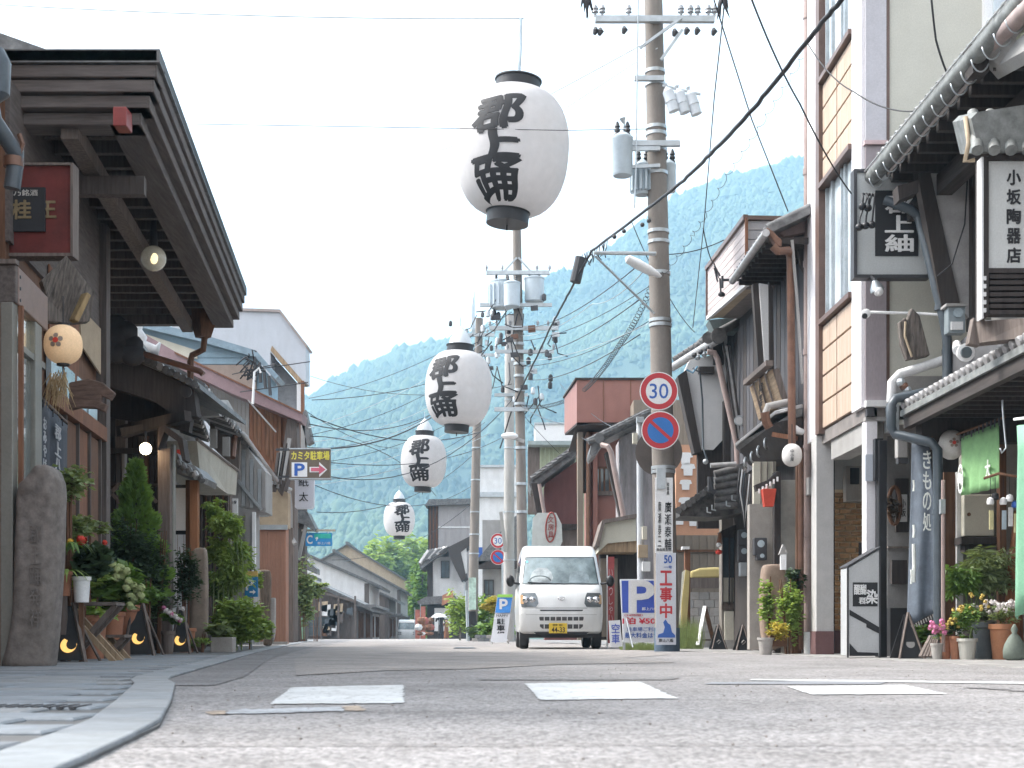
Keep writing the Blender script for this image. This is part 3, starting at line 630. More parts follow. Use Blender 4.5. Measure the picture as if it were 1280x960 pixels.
def transformer(t, c, r_, h_, m=None, fins=False):
    m = m or mat('pale blue grey enamel', (.48, .55, .6), rough=.4, var=.08, dirt=.2)
    o = B().lathe([(r_ * .9, 0), (r_, .03), (r_, h_ - .05), (r_ * 1.05, h_ - .04), (r_ * 1.05, h_), (r_ * .5, h_ + .06)], c, 24).make('transformer', m, t, smooth=True)
    ORG[o.name] = ORG[t.name]
    if fins:
        b = B()
        for k in range(14):
            a = 2 * math.pi * k / 14; d = V((math.cos(a), math.sin(a), 0)); p = V(c) + d * r_ * 1.07 + V((0, 0, h_ * .1)); b.bar(p, p + V((0, 0, h_ * .75)), .035, .11, up=d)
        b.make('cooling_fins', m, o)
    for a in (-.5, .5): B().lathe([(.05, 0), (.03, .05), (.05, .06), (.03, .11), (.045, .12), (.015, .2)], V(c) + V((a * r_, 0, h_ + .04)), 10).make('bushing', IRON, o, smooth=True)
    return o
t, at = pole('tall concrete utility pole carrying the round 30 and no parking signs', ((834, 815, 21.7), (816, -40, 21.7)), (.185, .135))
bands(t, at, (90, 106, 160, 168, 188, 217, 290, 303, 342, 401, 403 + 4, 585, 590), ex=.014)
arm(t, at, 31, 744, 893, ins=(.0, .06, .28, .72, .8, .86, .95, 1))
p, r_ = at(50)
for x1, y1, x2, y2 in ((826, 75, 853, 37), (800, 60, 852, 22)): B().bar(P(x1, y1, 21.45), P(x2, y2, 21.45), .04).make('brace', ZINC, t)
for (px, py) in ((744, 38), (750, 39), (843, 40), (858, 38), (871, 38), (892, 39), (780, 37)):
    B().tube([P(px, py - 4, 21.4), P(px + 1, py, 21.4), P(px - 1, py + 5, 21.4)], [.02, .05, .025], 8).make('insulator', IRON, t, smooth=True)
arm(t, at, 104, 793, 830, th=.07, nm='side_bracket'); arm(t, at, 185, 786, 850, th=.08)
for i, x in enumerate((838, 852, 866)):
    c = P(x, 124 + i * 2, 21.45); c2 = c + V((.0, 0, -.0)); M_ = Matrix.Rotation(R(-18), 3, 'Y')
    o = B().lathe([(.05, -.2), (.085, -.19), (.085, -.05), (.095, -.04), (.085, .02), (.085, .12), (.05, .16), (.02, .2), (.035, .24)], c, 16, M_).make('cutout_switch', mat('pale porcelain', (.6, .64, .68), rough=.3, bump=0, var=.05), t, smooth=True)
    ORG[o.name] = ORG[t.name]
B().bar(P(828, 107, 21.45), P(876, 118, 21.45), .03).make('switch_bracket', ZINC, t)
transformer(t, P(778, 220, 21.5), .155, .58); transformer(t, P(803, 244, 21.75), .125, .46, fins=True); transformer(t, P(836, 240, 21.95), .11, .42)
B().tube([P(779, 168, 21.5), P(780, 155, 21.5), P(778, 148, 21.5)], [.015, .015, .05], 8).make('arrester', ZINC, t)
B().bar(P(783, 186, 21.5), P(825, 186, 21.5), .06).make('transformer_bracket', ZINC, t); B().bar(P(785, 209, 21.5), P(825, 207, 21.5), .05).make('transformer_bracket', ZINC, t)
B().tube([P(798, -20, 21.4), P(796, 120, 21.4), P(795, 210, 21.4), P(793, 260, 21.4)], .012, 6).make('riser_wire', ZINC, t)
B().tube([P(742, 316, 21.4), P(820, 317, 21.5)], .03, 8).make('cable_arm', ZINC, t); B().tube([P(744, 320, 21.4), P(818, 392, 21.5)], .018, 6).make('cable_arm_brace', ZINC, t)
lm = B().lathe([(.02, -.3), (.1, -.26), (.12, -.1), (.11, .1), (.06, .26), (.03, .3)], P(804, 334, 21.2), 16, Matrix.Rotation(R(118), 3, 'Y') @ Matrix.Diagonal(V((.6, 1, 1))).to_3x3()).make('street_light', WHITE, t, smooth=True); ORG[lm.name] = ORG[t.name]
B().tube([P(812, 341, 21.3), P(826, 345, 21.5)], .02, 8).make('light_arm', ZINC, t)
for (px, py) in ((803, 281), (780, 289), (811, 276), (768, 296)):
    B().ball(P(px, py, 21.3), .035, 8).make('cable_clamp', IRON, t, smooth=True)
B().bx(-.13, .13, -.05, .05, -.25, .25)
b = B(); p, r_ = at(600); b.bar(p + V((-.06, -r_ - .04, .16)), p + V((-.06, -r_ - .04, -.16)), .13, .08); b.make('junction_box', ZINC, t)
# plates on the pole: long name plate and the roadworks plate
p1_, _ = at(660); Dp = 21.7 - .22; th_ = .02
plate = B(); cbox(plate, 819, 841, 597, 691, Dp, .02); pl = plate.make('name_plate', WHITE, t); ORG[pl.name] = ORG[t.name]
b = B(); vtext(b, '廣瀬泰輔', P(835, 657, Dp), CR, CU, .10, .74, off=.004); vtext(b, '廣瀬泰三', P(824.5, 655, Dp), CR, CU, .05, .70, bold=0, off=.004); vtext(b, '岐阜県', P(835, 611, Dp), CR, CU, .04, .2, bold=0, off=.004); text(b, '自由民主党', P(830, 687, Dp), CR, CU, width=.22, height=.045, off=.004)
b.make('plate_lettering', INK, pl)
plate = B(); cbox(plate, 820, 845, 691, 806, Dp - .012, .02); pl = plate.make('roadworks_plate', mat('pale lilac plate', (.62, .64, .7), rough=.4, var=.03, bump=0), t); ORG[pl.name] = ORG[t.name]
BLUE = mat('sign blue', (.04, .12, .42), rough=.4, var=.05, bump=0, dirt=.08); REDP = mat('sign red', (.5, .035, .045), rough=.4, var=.06, bump=0, dirt=.08)
b = B(); De = Dp - .012; text(b, '50', P(835, 699, De), CR, CU, width=.12, height=.12, bold=.02, off=.004); text(b, '一号', P(835, 709, De), CR, CU, width=.12, height=.045, off=.004); b.make('blue_lettering', BLUE, pl)
b = B(); vtext(b, '工事中', P(832.5, 743, De), CR, CU, .18, .74, bold=.03, off=.004); b.make('red_lettering', REDP, pl)
b = B(); cprism(b, ((829, 791), (831, 784), (829, 778), (832, 774), (835, 779), (838, 781), (840, 790), (844, 794), (844, 797), (822, 797), (823, 793)), De - .004, .004); b.make('dancer_emblem', BLUE, pl)
b = B(); text(b, '郡上八幡', P(832.5, 800.5, De), CR, CU, width=.22, height=.05, off=.004); b.make('town_lettering', INK, pl)
b = B(); p, r_ = at(808); b.lathe([(r_ + .012, -.16), (r_ + .012, .2)], V((p.x, p.y, .16)), 24); b.make('base_wrap', mat('dark rubber guard', (.08, .12, .17), bump=.1), t, smooth=True)
# round signs of the tall pole on their own slim post
def round_sign(label, px, py, pr, D, kind, name='road_sign'):
    r_ = pr / FOC * D; c = P(px, py, D); t = thing(name, label, 'road sign', c, 'round traffic signs')
    nr = V((0, -1, 0)); B().disc(c, r_, nr, .012).make('plate', WHITE, t, smooth=True)
    if kind == '30':
        def ring_(b, ra, rb, y): 
            n = 40; b.v += [tuple(c + V((rr_ * math.cos(2 * math.pi * k / n), y, rr_ * math.sin(2 * math.pi * k / n)))) for rr_ in (ra, rb) for k in range(n)]; b.f += [(k, (k + 1) % n, n + (k + 1) % n, n + k) for k in range(n)]
        b = B(); ring_(b, r_ * .68, r_ * .95, -.0145); b.make('red_ring', REDP, t, fix=False)
        b = B(); text(b, '30', c + V((0, -.012, 0)), CR, CU, width=r_ * .98, height=r_ * .78, bold=.004, ext=.001, off=.003); b.make('numerals', BLUE, t)
    else:
        B().disc(c + V((0, -.012, 0)), r_ * .95, nr, .003).make('red_face', REDP, t, smooth=True)
        B().disc(c + V((0, -.015, 0)), r_ * .68, nr, .003).make('blue_face', mat('sign blue bright', (.03, .17, .5), rough=.4, var=.04, bump=0), t, smooth=True)
        d = V((math.cos(R(-42)), 0, math.sin(R(-42)))); B().bar(c + V((0, -.0195, 0)) - d * r_ * .7, c + V((0, -.0195, 0)) + d * r_ * .7, r_ * .17, .003, up=(0, 1, 0)).make('red_bar', REDP, t)
    return t
round_sign('round speed limit sign reading 30 on the tall concrete pole', 823.5, 489, 24, 21.3, '30'); round_sign('round blue no parking sign with red bar below the 30 on the tall pole', 825.5, 538, 24, 21.3, 'np')
tt = round_sign('small distant 30 sign beside the middle poles', 622.5, 676, 9.5, 52, '30'); round_sign('small distant no parking sign under the distant 30 sign', 622.5, 696.5, 9.5, 52, 'np')
t = thing('sign_post', 'slim grey post behind the distant round signs', 'post', P(622, 798, 52.1)); B().tube([(gx(629, 52.1), 52.1, 0), P(628, 655, 52.1)], .04, 8).make('shaft', ZINC, t)
# steel post with boxes, left of the tall pole
t = thing('steel_post', 'slim pale steel post with small boxes left of the tall utility pole', 'post', (gx(801, 24), 24, 0))
B().tube([(gx(801, 24), 24, 0), P(799.5, 522, 24)], .055, 14).make('shaft', mat('pale steel', (.5, .52, .55), rough=.4, var=.05), t, smooth=True)
for (x1, x2, y1, y2, m) in ((796, 805, 521, 528, ZINC), (791, 797, 541, 554, PL_C), (803, 809, 658, 674, PL_C), (798, 810, 681, 697, PL_T), (803, 813, 702, 714, WHITE)):
    b = B(); cbox(b, x1, x2, y1, y2, 23.85, .12); b.make('box', m, t, bev=.005)
# convex mirror seen edge-on behind the signs
t = thing('traffic_mirror', 'brown backed round traffic mirror half hidden behind the no parking sign', 'traffic mirror', P(822, 566, 22.6))
B().lathe([(.02, -.06), (.26, -.02), (.36, .03), (.37, .06)], P(823, 566, 22.4), 28, V((0, -1, 0)).to_track_quat('Z', 'Y').to_matrix()).make('mirror_back', mat('brown plastic', (.12, .1, .09), rough=.5), t, smooth=True)
B().bar(P(823, 566, 22.5), P(826, 600, 21.95), .04).make('bracket', ZINC, t)
# middle poles
def clutter(t, cx_, cy, D, sx, sy, n, seed, up=True):
    r = random.Random(seed)
    for i in range(n):
        x = cx_ + r.gauss(0, sx * .5); y = cy + r.uniform(-sy, sy); c = P(x, y, D + r.uniform(-.4, .4)); k = r.random()
        if k < .45: B().lathe([(.03, -.12), (.07, -.1), (.07, .05), (.03, .1)], c, 8).make('insulator', r.choice([IRON, RUBBER, ZINC]), t, smooth=True)
        elif k < .8: e = c + V((r.uniform(-.7, .7), 0, r.uniform(-.9, -.2))); B().tube([c, (c + e) / 2 + V((r.uniform(-.25, .25), 0, -.2)), e], .02, 5).make('drop_wire', RUBBER, t, smooth='all')
        else: B().bar(c - V((.1, 0, 0)), c + V((.12, 0, .02)), .1, .14).make('clamp_box', r.choice([ZINC, IRON, BRONZE]), t)
t, at = pole('concrete pole with transformers, below and behind the largest lantern', ((655, 800, 44), (645.5, 262, 44)), (.17, .13))
bands(t, at, (385, 430, 455, 470, 488, 505, 560, 605, 640), ex=.03, h_=.08)
arm(t, at, 343, 608, 687, th=.12, ins=(0, .25, .8, 1)); arm(t, at, 383, 600, 690, th=.1); arm(t, at, 412, 612, 698, th=.12, ins=(0, .1, .3, .7, .85, 1)); arm(t, at, 441, 620, 692, th=.1, ins=(0, .2, .8, 1)); arm(t, at, 513, 618, 660, th=.12)
for a in ((646, 322, 627, 343), (648, 322, 667, 343)): B().bar(P(a[0], a[1], 43.8), P(a[2], a[3], 43.8), .05).make('brace', ZINC, t)
transformer(t, P(627, 386, 43.9), .33, .85, fins=True); transformer(t, P(640, 384, 43.5), .25, .75); transformer(t, P(668, 378, 43.9), .3, .75)
clutter(t, 645, 400, 43.7, 36, 30, 22, 3); clutter(t, 660, 460, 43.7, 28, 45, 24, 4); clutter(t, 612, 420, 43.9, 12, 40, 10, 5); clutter(t, 694, 412, 43.8, 4, 14, 10, 15)
B().bar(P(634, 544, 43.6), P(655, 552, 43.7), .12, .1).make('lamp_arm', POLE_L, t)
o = B().ball(P(637, 545, 43.5), .22, 12, (1.2, .8, .5)).make('street_light', WHITE, t, smooth=True)
t, at = pole('slim pale concrete pole just left of the transformer pole', ((636, 800, 50), (637, 395, 50)), (.2, .16), POLE_L)
bands(t, at, (500, 560, 640, 700), ex=.02); clutter(t, 637, 450, 49.7, 18, 60, 14, 6); arm(t, at, 495, 618, 660, th=.1)
B().bar(P(632, 690, 49.7), P(626, 640, 49.7), .12).make('side_pipe', POLE_L, t)
t, at = pole('dark timber-toned pole right of the second lantern, black guard at its foot', ((590, 800, 56), (599, 398, 56)), (.2, .15))
bands(t, at, (640, 668, 692, 560, 600), ex=.02); clutter(t, 597, 430, 55.7, 24, 40, 22, 7); arm(t, at, 420, 575, 618, th=.12, ins=(0, .2, .8, 1)); arm(t, at, 445, 570, 625, th=.1)
for k in range(3): B().tube([P(590 + k * 1.5, 380 - 8 * k, 55.8), P(590 + k * 1.5, 420, 55.8)], .02, 5).make('rod', ZINC, t)
B().lathe([(.215, 0), (.215, 1.15)], (gx(590, 56), 56, .02), 20).make('black_guard', BLACK, t, smooth=True)
b = B(); cbox(b, 586, 595, 722, 762, 55.7, .05); b.make('wrapped_poster', mat('green white poster', (.45, .58, .5), var=.4, scale=5), t)
t, at = pole('thin metal pole left of the far houses foot by the persons', ((585, 801, 54), (583, 738, 54)), (.06, .05), ZINC)
# the tassels of dark plant-like ties at the top edge of the picture
for lb, x, y, D in (('dark bundle of streamers dangling at the top edge, right of the tall pole', 904, 12, 16), ('small dark streamer at the top edge, left of the tall pole', 733, 8, 16)):
    t = thing('hanging_streamer', lb, 'streamer', P(x, y, D), 'dark streamers at the top edge')
    b = B()
    for k in range(9): a = P(x, y - 22, D); e = a + V((rnd.uniform(-.08, .08), 0, -rnd.uniform(.15, .34))); b.tube([a, a.lerp(e, .5) + V((rnd.uniform(-.03, .03), 0, 0)), e], [.03, .02, .003], 5)
    b.make('strands', RUBBER, t, smooth='all')
    wire('fine wire holding the %s streamer at the top edge' % ('right' if x > 800 else 'left'), [(x - 60, -40, D), (x, y - 24, D), (x + 50, -40, D)], .004)
# ---------------------------------------------------------------- white kei van
VPAINT = mat('white van paint', (.72, .73, .73), rough=.3, var=.03, scale=2, bump=0, dirt=.3, coat=.5, fine=3)
CHROME = mat('bright metal', (.6, .6, .62), rough=.2, metal=.9, var=.05, bump=0, dirt=0)
def van(label, loc, rz, detail=True, paint=VPAINT, name='parked_van'):
    t = thing(name, label, 'van', (0, 0, 0)); ORG[t.name] = (0, 0, 0)
    PR = [(.14, .27), (.05, .31), (.015, .42), (.0, .58), (.01, .72), (.04, .86), (.09, .98), (.17, 1.08), (.25, 1.14), (.34, 1.27), (.58, 1.62), (.66, 1.72), (.82, 1.81), (1.15, 1.865), (2.2, 1.88), (3.1, 1.865), (3.3, 1.80), (3.36, 1.3), (3.4, .7), (3.38, .3)]
    hw = lambda z: (.735 if z < 1.05 else .735 - .085 * ((z - 1.05) / .82) ** 1.3) - (.02 * max(0, .5 - z) / .25)
    ss = [0, .3, .6, .8, .9, .95, .98, .995, 1.0]; cy, cz = 1.7, 1.0
    def inset(s_): k = max(0, (s_ - .86) / .14); return .085 * (1 - math.sqrt(max(0, 1 - k * k)))
    def prof(y, z, s_):
        i = inset(abs(s_)); yy = y + (.11 * abs(s_) ** 3.2 if y < 1 else 0); l = math.hypot(y - cy, z - cz); dy, dz = (cy - y), (cz - z)
        m = max(abs(dy), abs(dz) * 1.6); return V((s_ * hw(z), yy + i * dy / m * 1.0, z + i * dz / m))
    b = B(); st = [-s_ for s_ in ss[:0:-1]] + ss; n = len(PR)
    for s_ in st:
        for y, z in PR: b.v.append(tuple(prof(y, z, s_)))
    for j in range(len(st) - 1):
        for i in range(n): a, c = j * n + i, j * n + (i + 1) % n; b.f.append((a, c, c + n, a + n))
    b.f.append(tuple(range(n))); b.f.append(tuple(range((len(st) - 1) * n, len(st) * n))[::-1])
    b.make('body', paint, t, smooth=True)
    zs = np.array([p[1] for p in PR[1:13]]); yv = np.array([p[0] for p in PR[1:13]])
    def fy(x, z):
        s_ = min(1, abs(x) / hw(z)); y = float(np.interp(z, zs, yv)); return prof(y, z, s_).y
    def patch(rows, off, nm, m, par=t, th=0, nx=14, smooth='all'):
        b = B()
        for z, xl, xr in rows:
            for i in range(nx + 1): x = xl + (xr - xl) * i / nx; b.v.append((x, fy(x, z) - off, z))
        for j in range(len(rows) - 1):
            for i in range(nx): a = j * (nx + 1) + i; b.f.append((a, a + 1, a + nx + 2, a + nx + 1))
        m0 = len(b.v)
        o = b.make(nm, m, par, smooth=smooth, fix=False); 
        if th: s_ = o.modifiers.new('thickness', 'SOLIDIFY'); s_.thickness = th
        ORG[o.name] = (0, 0, 0); return o
    lin = lambda z1, xl1, xr1, z2, xl2, xr2, n: [(z1 + (z2 - z1) * i / n, xl1 + (xl2 - xl1) * i / n, xr1 + (xr2 - xr1) * i / n) for i in range(n + 1)]
    patch(lin(1.135, -.68, .68, 1.64, -.615, .615, 10), .004, 'windshield_seal', BLACK)
    ws = patch(lin(1.155, -.66, .66, 1.625, -.60, .60, 10), .009, 'windshield', mat('windshield glass', (.13, .2, .22), rough=.12, var=.75, scale=1.6, bump=0, dirt=0, spec=.7, c2=(.34, .43, .45), coat=.6))
    if not detail:
        for s_ in (-1, 1): patch([(.74, s_ * .42, s_ * .69), (.95, s_ * .42, s_ * .7)], .006, 'headlight', CHROME)
    else:
        # occupant-side blobs seen through the glass: headrests and steering wheel
        SG = mat('seat seen through glass', (.36, .4, .41), rough=.25, var=.4, scale=6, bump=0, dirt=0, coat=.5)
        patch([(1.17, -.5, -.16), (1.26, -.53, -.13), (1.36, -.5, -.16), (1.44, -.4, -.24)], .012, 'seat_behind_glass', SG, ws); patch([(1.17, .14, .5), (1.3, .16, .5), (1.38, .22, .42)], .012, 'seat_behind_glass', mat('far seat through glass', (.2, .25, .27), rough=.2, var=.4, scale=6, bump=0, coat=.5), ws)
        bb = B().tube([(-.36 + .19 * math.cos(a), fy(-.36, 1.2) - .013, 1.19 + .1 * math.sin(a)) for a in [2 * math.pi * k / 20 for k in range(21)]], .010, 5); bb.make('steering_wheel', mat('dim wheel', (.2, .24, .25), bump=0), t)
        for s_ in (-1, 1):
            bx_ = sorted((s_ * .40, s_ * .705)); 
            hl = patch([(.735, min(s_ * .44, s_ * .69), max(s_ * .44, s_ * .69)), (.80, *bx_), (.90, *sorted((s_ * .415, s_ * .705))), (.985, *sorted((s_ * .45, s_ * .69)))], .006, 'headlight', mat('headlight housing', (.2, .22, .23), rough=.2, metal=.4, bump=0, var=.4))
            for dx, r_ in ((.50, .055), (.615, .06)):
                c = V((s_ * dx, fy(s_ * dx, .86) - .008, .86)); lb_ = B().lathe([(r_, 0), (r_ * .8, .015), (r_ * .3, .03)], c, 18, V((0, -1, 0)).to_track_quat('Z', 'Y').to_matrix()); lb_.make('lamp', CHROME, hl, smooth=True)
            patch([(.79, *sorted((s_ * .655, s_ * .71))), (.95, *sorted((s_ * .665, s_ * .712)))], .012, 'indicator', mat('amber lens', (.55, .35, .2), rough=.2, bump=0), hl)
            # mirror
            m_ = B().ball((s_ * .88, .36, 1.2), .1, 12, (.75, .5, 1.05)); m_.make('mirror', BLACK, t, smooth=True)
            B().tube([(s_ * .7, .42, 1.15), (s_ * .86, .37, 1.17)], .02, 6).make('mirror_arm', BLACK, t)
            B().tube([(s_ * .08, fy(.1, 1.14) - .01, 1.145), (s_ * .08 - .5 * 1, fy(.5, 1.18) - .015, 1.175)], .009, 5).make('wiper', BLACK, t)
        for z1, z2, w1, w2, nm in ((.665, .69, .36, .375, 'upper_grille'), (.50, .565, .375, .385, 'middle_grille'), (.36, .435, .33, .375, 'lower_grille')):
            g = patch([(z1, -w1, w1), ((z1 + z2) / 2, -w2, w2), (z2, -w2, w2)], .005, nm, mat('dark grille', (.07, .07, .075), rough=.5, bump=0), nx=12)
            for k in range(-3, 4):
                if nm != 'upper_grille': patch([(z1, k * .1 - .008, k * .1 + .008), (z2, k * .1 - .008, k * .1 + .008)], .010, 'grille_bar', VPAINT, g, nx=1)
        patch([(.715, -.45, .45), (.722, -.45, .45)], .003, 'hood_seam', IRON); patch([(.60, -.7, .7), (.606, -.7, .7)], .003, 'bumper_seam', mat('seam grey', (.3, .3, .3), bump=0))
        patch([(.25, -.42, .42), (.30, -.48, .48)], .012, 'underside_lip', BLACK)
        c = V((.0, fy(0, .885) - .012, .885)); b2 = B().tube([c + V((.055 * math.cos(a), 0, .028 * math.sin(a))) for a in [2 * math.pi * k / 20 for k in range(21)]], .007, 6); b2.tube([c + V((-.02, 0, -.02)), c + V((.02, 0, 0)), c + V((-.02, 0, .02))], .005, 5); b2.make('front_emblem', CHROME, t, smooth='all')
        b2 = B().bx(-.2 - .02, .115 - .02, -.045, -.03, .28, .455); o = b2.make('number_plate', mat('yellow number plate', (.72, .5, .05), rough=.4, bump=0, var=.04), t, bev=.004); ORG[o.name] = (0, 0, 0)
        b2 = B(); text(b2, '44-33', V((-.06, -.045, .34)), CR, CU, width=.23, height=.09, bold=.01, off=.003); text(b2, '岐阜 480', V((-.07, -.045, .425)), CR, CU, width=.17, height=.04, bold=0, off=.003); b2.make('plate_lettering', INK, o)
        patch([(1.53, -.60, -.56), (1.57, -.60, -.56)], .014, 'windshield_sticker', mat('pale blue sticker', (.2, .5, .7), bump=0), ws, nx=1)
    for s_ in (-1, 1):
        for y in (.52, 2.9):
            wx = s_ * .64; Mr = V((1, 0, 0)).to_track_quat('Z', 'Y').to_matrix()
            wh = B().lathe([(.15, -.075), (.24, -.08), (.265, -.055), (.27, 0), (.265, .055), (.24, .08), (.15, .075)], (wx, y, .27), 26, Mr).make('wheel', RUBBER, t, smooth=True); ORG[wh.name] = (0, 0, 0)
            B().lathe([(.05, -.082), (.16, -.07), (.16, .07), (.05, .082)], (wx, y, .27), 18, Mr).make('rim', ZINC, wh, smooth=True)
        b3 = B(); b3.poly([(s_ * .725, .75, 1.12), (s_ * .725, 1.5, 1.12), (s_ * .668, 1.5, 1.65), (s_ * .672, .95, 1.65)], (s_ * .008, 0, 0)); b3.poly([(s_ * .725, 1.6, 1.12), (s_ * .725, 3.1, 1.12), (s_ * .668, 3.0, 1.65), (s_ * .668, 1.6, 1.65)], (s_ * .008, 0, 0)); b3.make('side_glass', GLASS, t)
        B().bx(min(s_ * .3, s_ * .66), max(s_ * .3, s_ * .66), .2, 3.1, .14, .3)
    B().bx(-.6, .6, .25, 3.1, .2, .32).make('chassis', BLACK, t)
    t.location = loc; t.rotation_euler = (0, 0, rz); return t
van('white kei van facing the camera in the middle of the road, yellow number plate', (.86, 24.7, 0), R(1.2), name='kei_van')
van('distant small white van beyond the crest of the road, behind the red banners', (gx(509, 106), 106, -.5), R(4), False)

MAR_ = mat('faded red goods', (.32, .1, .08))
# ---------------------------------------------------------------- persons at the crest
def person(label, x, D, z0, top, pants, hat=None, arm_up=False, h_=1.6):
    t = thing('person', label, 'person', (x, D, z0)); s_ = h_ / 1.7
    me = bpy.data.meshes.new('body'); J = [(0, 0, .95), (0, 0, 1.2), (0, 0, 1.42), (0, 0, 1.52), (0, -.01, 1.63), (.19, 0, 1.4), (.27, 0, 1.14), (.22, -.18, .95) , (-.19, 0, 1.4), (-.25, 0, 1.14), (-.24, -.1, .9), (.1, 0, .9), (.12, -.03, .5), (.13, .03, .08), (.13, -.12, .04), (-.1, 0, .9), (-.12, .05, .5), (-.12, .1, .08), (-.12, -.03, .04)]
    if arm_up: J[9] = (-.3, -.12, 1.2); J[10] = (-.26, -.25, 1.42)
    rd = [.15, .14, .15, .06, .1, .07, .05, .035, .07, .05, .035, .1, .07, .045, .04, .1, .07, .045, .04]
    E_ = [(0, 1), (1, 2), (2, 3), (3, 4), (2, 5), (5, 6), (6, 7), (2, 8), (8, 9), (9, 10), (0, 11), (11, 12), (12, 13), (13, 14), (0, 15), (15, 16), (16, 17), (17, 18)]
    me.from_pydata([(a * s_, b_ * s_, c * s_) for a, b_, c in J], E_, [])
    o = link('body', me, top, t, o_=V((0, 0, 0))); m = o.modifiers.new('skin', 'SKIN'); sv = me.skin_vertices[0].data
    for i, r_ in enumerate(rd): sv[i].radius = (r_ * s_, r_ * s_ * .8)
    sv[0].use_root = True; o.modifiers.new('sub', 'SUBSURF').levels = 1; o.modifiers['sub'].render_levels = 2
    ORG[t.name] = (0, 0, 0)
    skin = mat('skin', (.45, .3, .22), bump=0); hair = mat('black hair', (.02, .018, .016), bump=0)
    B().ball((0, -.012 * s_, 1.62 * s_), .105 * s_, 12, (.85, 1, 1.15)).make('head', skin, t, smooth=True)
    B().ball((0, .015 * s_, 1.66 * s_), .115 * s_, 12, (.92, 1, 1.0)).make('hair', hair, t, smooth=True)
    B().lathe([(.17 * s_, .45 * s_), (.165 * s_, .9 * s_), (.14 * s_, 1.0 * s_)], (0, .01, 0), 14).make('skirt', pants, t, smooth=True)
    return t
zc = lambda D: -.02 * max(0, D - 82)
D = 84; person('woman in black clothes walking under a white parasol at the crest of the road', gx(551, D), D, -.12, mat('black cloth', (.03, .03, .035)), mat('black cloth', (.03, .03, .035)), arm_up=True)
t = thing('parasol', 'white parasol held over the woman in black at the crest', 'parasol', P(548, 772, D)); c = P(549, 771.5, D - .1)
b = B(); n = 12
for i in range(n):
    a, a2 = 2 * math.pi * i / n, 2 * math.pi * (i + 1) / n; b.add([(c.x, c.y, c.z + .24)] + [(c.x + .28 * math.cos(q), c.y + .28 * math.sin(q), c.z + .17) for q in (a, a2)] + [(c.x + .48 * math.cos(q), c.y + .48 * math.sin(q), c.z) for q in (a2, a)], [(0, 1, 2), (2, 1, 4, 3)])
b.make('canopy', WHITE, t, fix=False, smooth='all'); B().tube([c + V((0, 0, .3)), c + V((.02, 0, -.45))], .012, 5).make('shaft', ZINC, t)
person('person in brown clothes half hidden beside the woman with the parasol', gx(558, 86), 86, -.35, W_RED, W_RED, h_=1.5)
for i, (x, y1, y2) in enumerate(((521, 762, 799), (528, 758, 799))):
    D = 92; t = thing('nobori_banner', ['left orange-red upright banner before the distant white van', 'right red upright banner beside the distant white van'][i], 'banner', (gx(x, D), D, -.3), 'red banners at the crest')
    B().tube([(gx(x, D) - .15, D, -.3), P(x - 2.5, y1 - 3, D)], .02, 6).make('pole', ZINC, t)
    b = B(); n = 8
    for k in range(n): a, c = P(x - 2, y1 + (y2 - y1) * k / n, D), P(x - 2, y1 + (y2 - y1) * (k + 1) / n, D); w_ = .3; s1, s2 = .05 * math.sin(k * 1.3), .05 * math.sin(k * 1.3 + 1.3); b.hull8([a + V((0, 0, 0)), a + V((w_, s1, 0)), a + V((w_, s1 + .01, 0)), a + V((0, .01, 0))], [c, c + V((w_, s2, 0)), c + V((w_, s2 + .01, 0)), c + V((0, .01, 0))])
    b.make('cloth', mat('orange red cloth', (.4, .14, .1), bump=0) , t)
for i in range(4):
    D = 88 + i; x = 524 + i * 5; t = thing('red_stall_goods', ['red wrapped goods at the far left of the crest stall', 'red and white goods second from left at the crest', 'dark red heap third from left at the crest', 'pinkish bundle nearest the dark shop at the crest'][i], 'goods', P(x, 797, D))
    for k in range(3): c = P(x + rnd.uniform(-2, 2), 776 + 8 * k, D); B().ball((c.x, D, c.z), .2 + .05 * (k % 2), 8, (1, 1, 1.2 - .3 * k)).make('bundle', [W_RED, MAR_, PL_W, W_RED, W_BRN][(i * 3 + k * 2) % 5], t)

# ---------------------------------------------------------------- far right houses by the dark pole
def siding(b, x1, x2, y1, y2, D, pitch, w_=.04, dep=.03):
    X1, X2 = gx(x1, D), gx(x2, D); n = int((X2 - X1) / pitch)
    for i in range(n + 1): x = X1 + i * pitch; b.bx(x, x + w_, D - dep, D, hz(y2, D), hz(y1, D))
    return b
SID_G = mat('grey metal siding', (.34, .32, .32), rough=.55, var=.08, st=(1, 1, .2), scale=5, dirt=.3)
SID_T = mat('taupe siding', (.25, .21, .17), rough=.6, var=.12, st=(1, 1, .15), scale=4, dirt=.35)
D = 106; t = thing('timber_house', 'two-storey house with white plaster and dark shop below, right of the smallest lantern', 'house', P(560, 815, D))
b = B(); cbox(b, 548, 640, 628, 815, D  , 2.5); b.make('wall', SID_G, t); b = siding(B(), 549, 640, 630, 690, D, .38, .05); b.make('siding_battens', SID_G, t, kind='stuff')
b = B(); cbox(b, 535, 548, 632, 815, D + .2, 2); b.make('side_wall', W_RED, t); b = B()
for x in (535, 539, 543, 547): cbox(b, x, x + 1.5, 632, 700, D + .1, .12)
b.make('wall_battens', W_VD, t, kind='stuff')
b = B(); cprism(b, ((531, 632), (536, 624), (650, 622), (652, 628)), D - .6, 3); b.make('roof', TILE, t)
b = B(); cbox(b, 548, 640, 658, 660, D - .05, .06); b.make('belt_rail', PL_W, t)
D = 101; b = B(); cbox(b, 541, 580, 696, 760, D, 3); b.make('plaster_wall', PL_W, t)
b = B(); cprism(b, ((523, 703), (530, 692), (556, 682), (568, 684), (556, 692), (545, 697), (526, 712)), D - 1.2, 5); b.make('lower_roof', TILE, t)
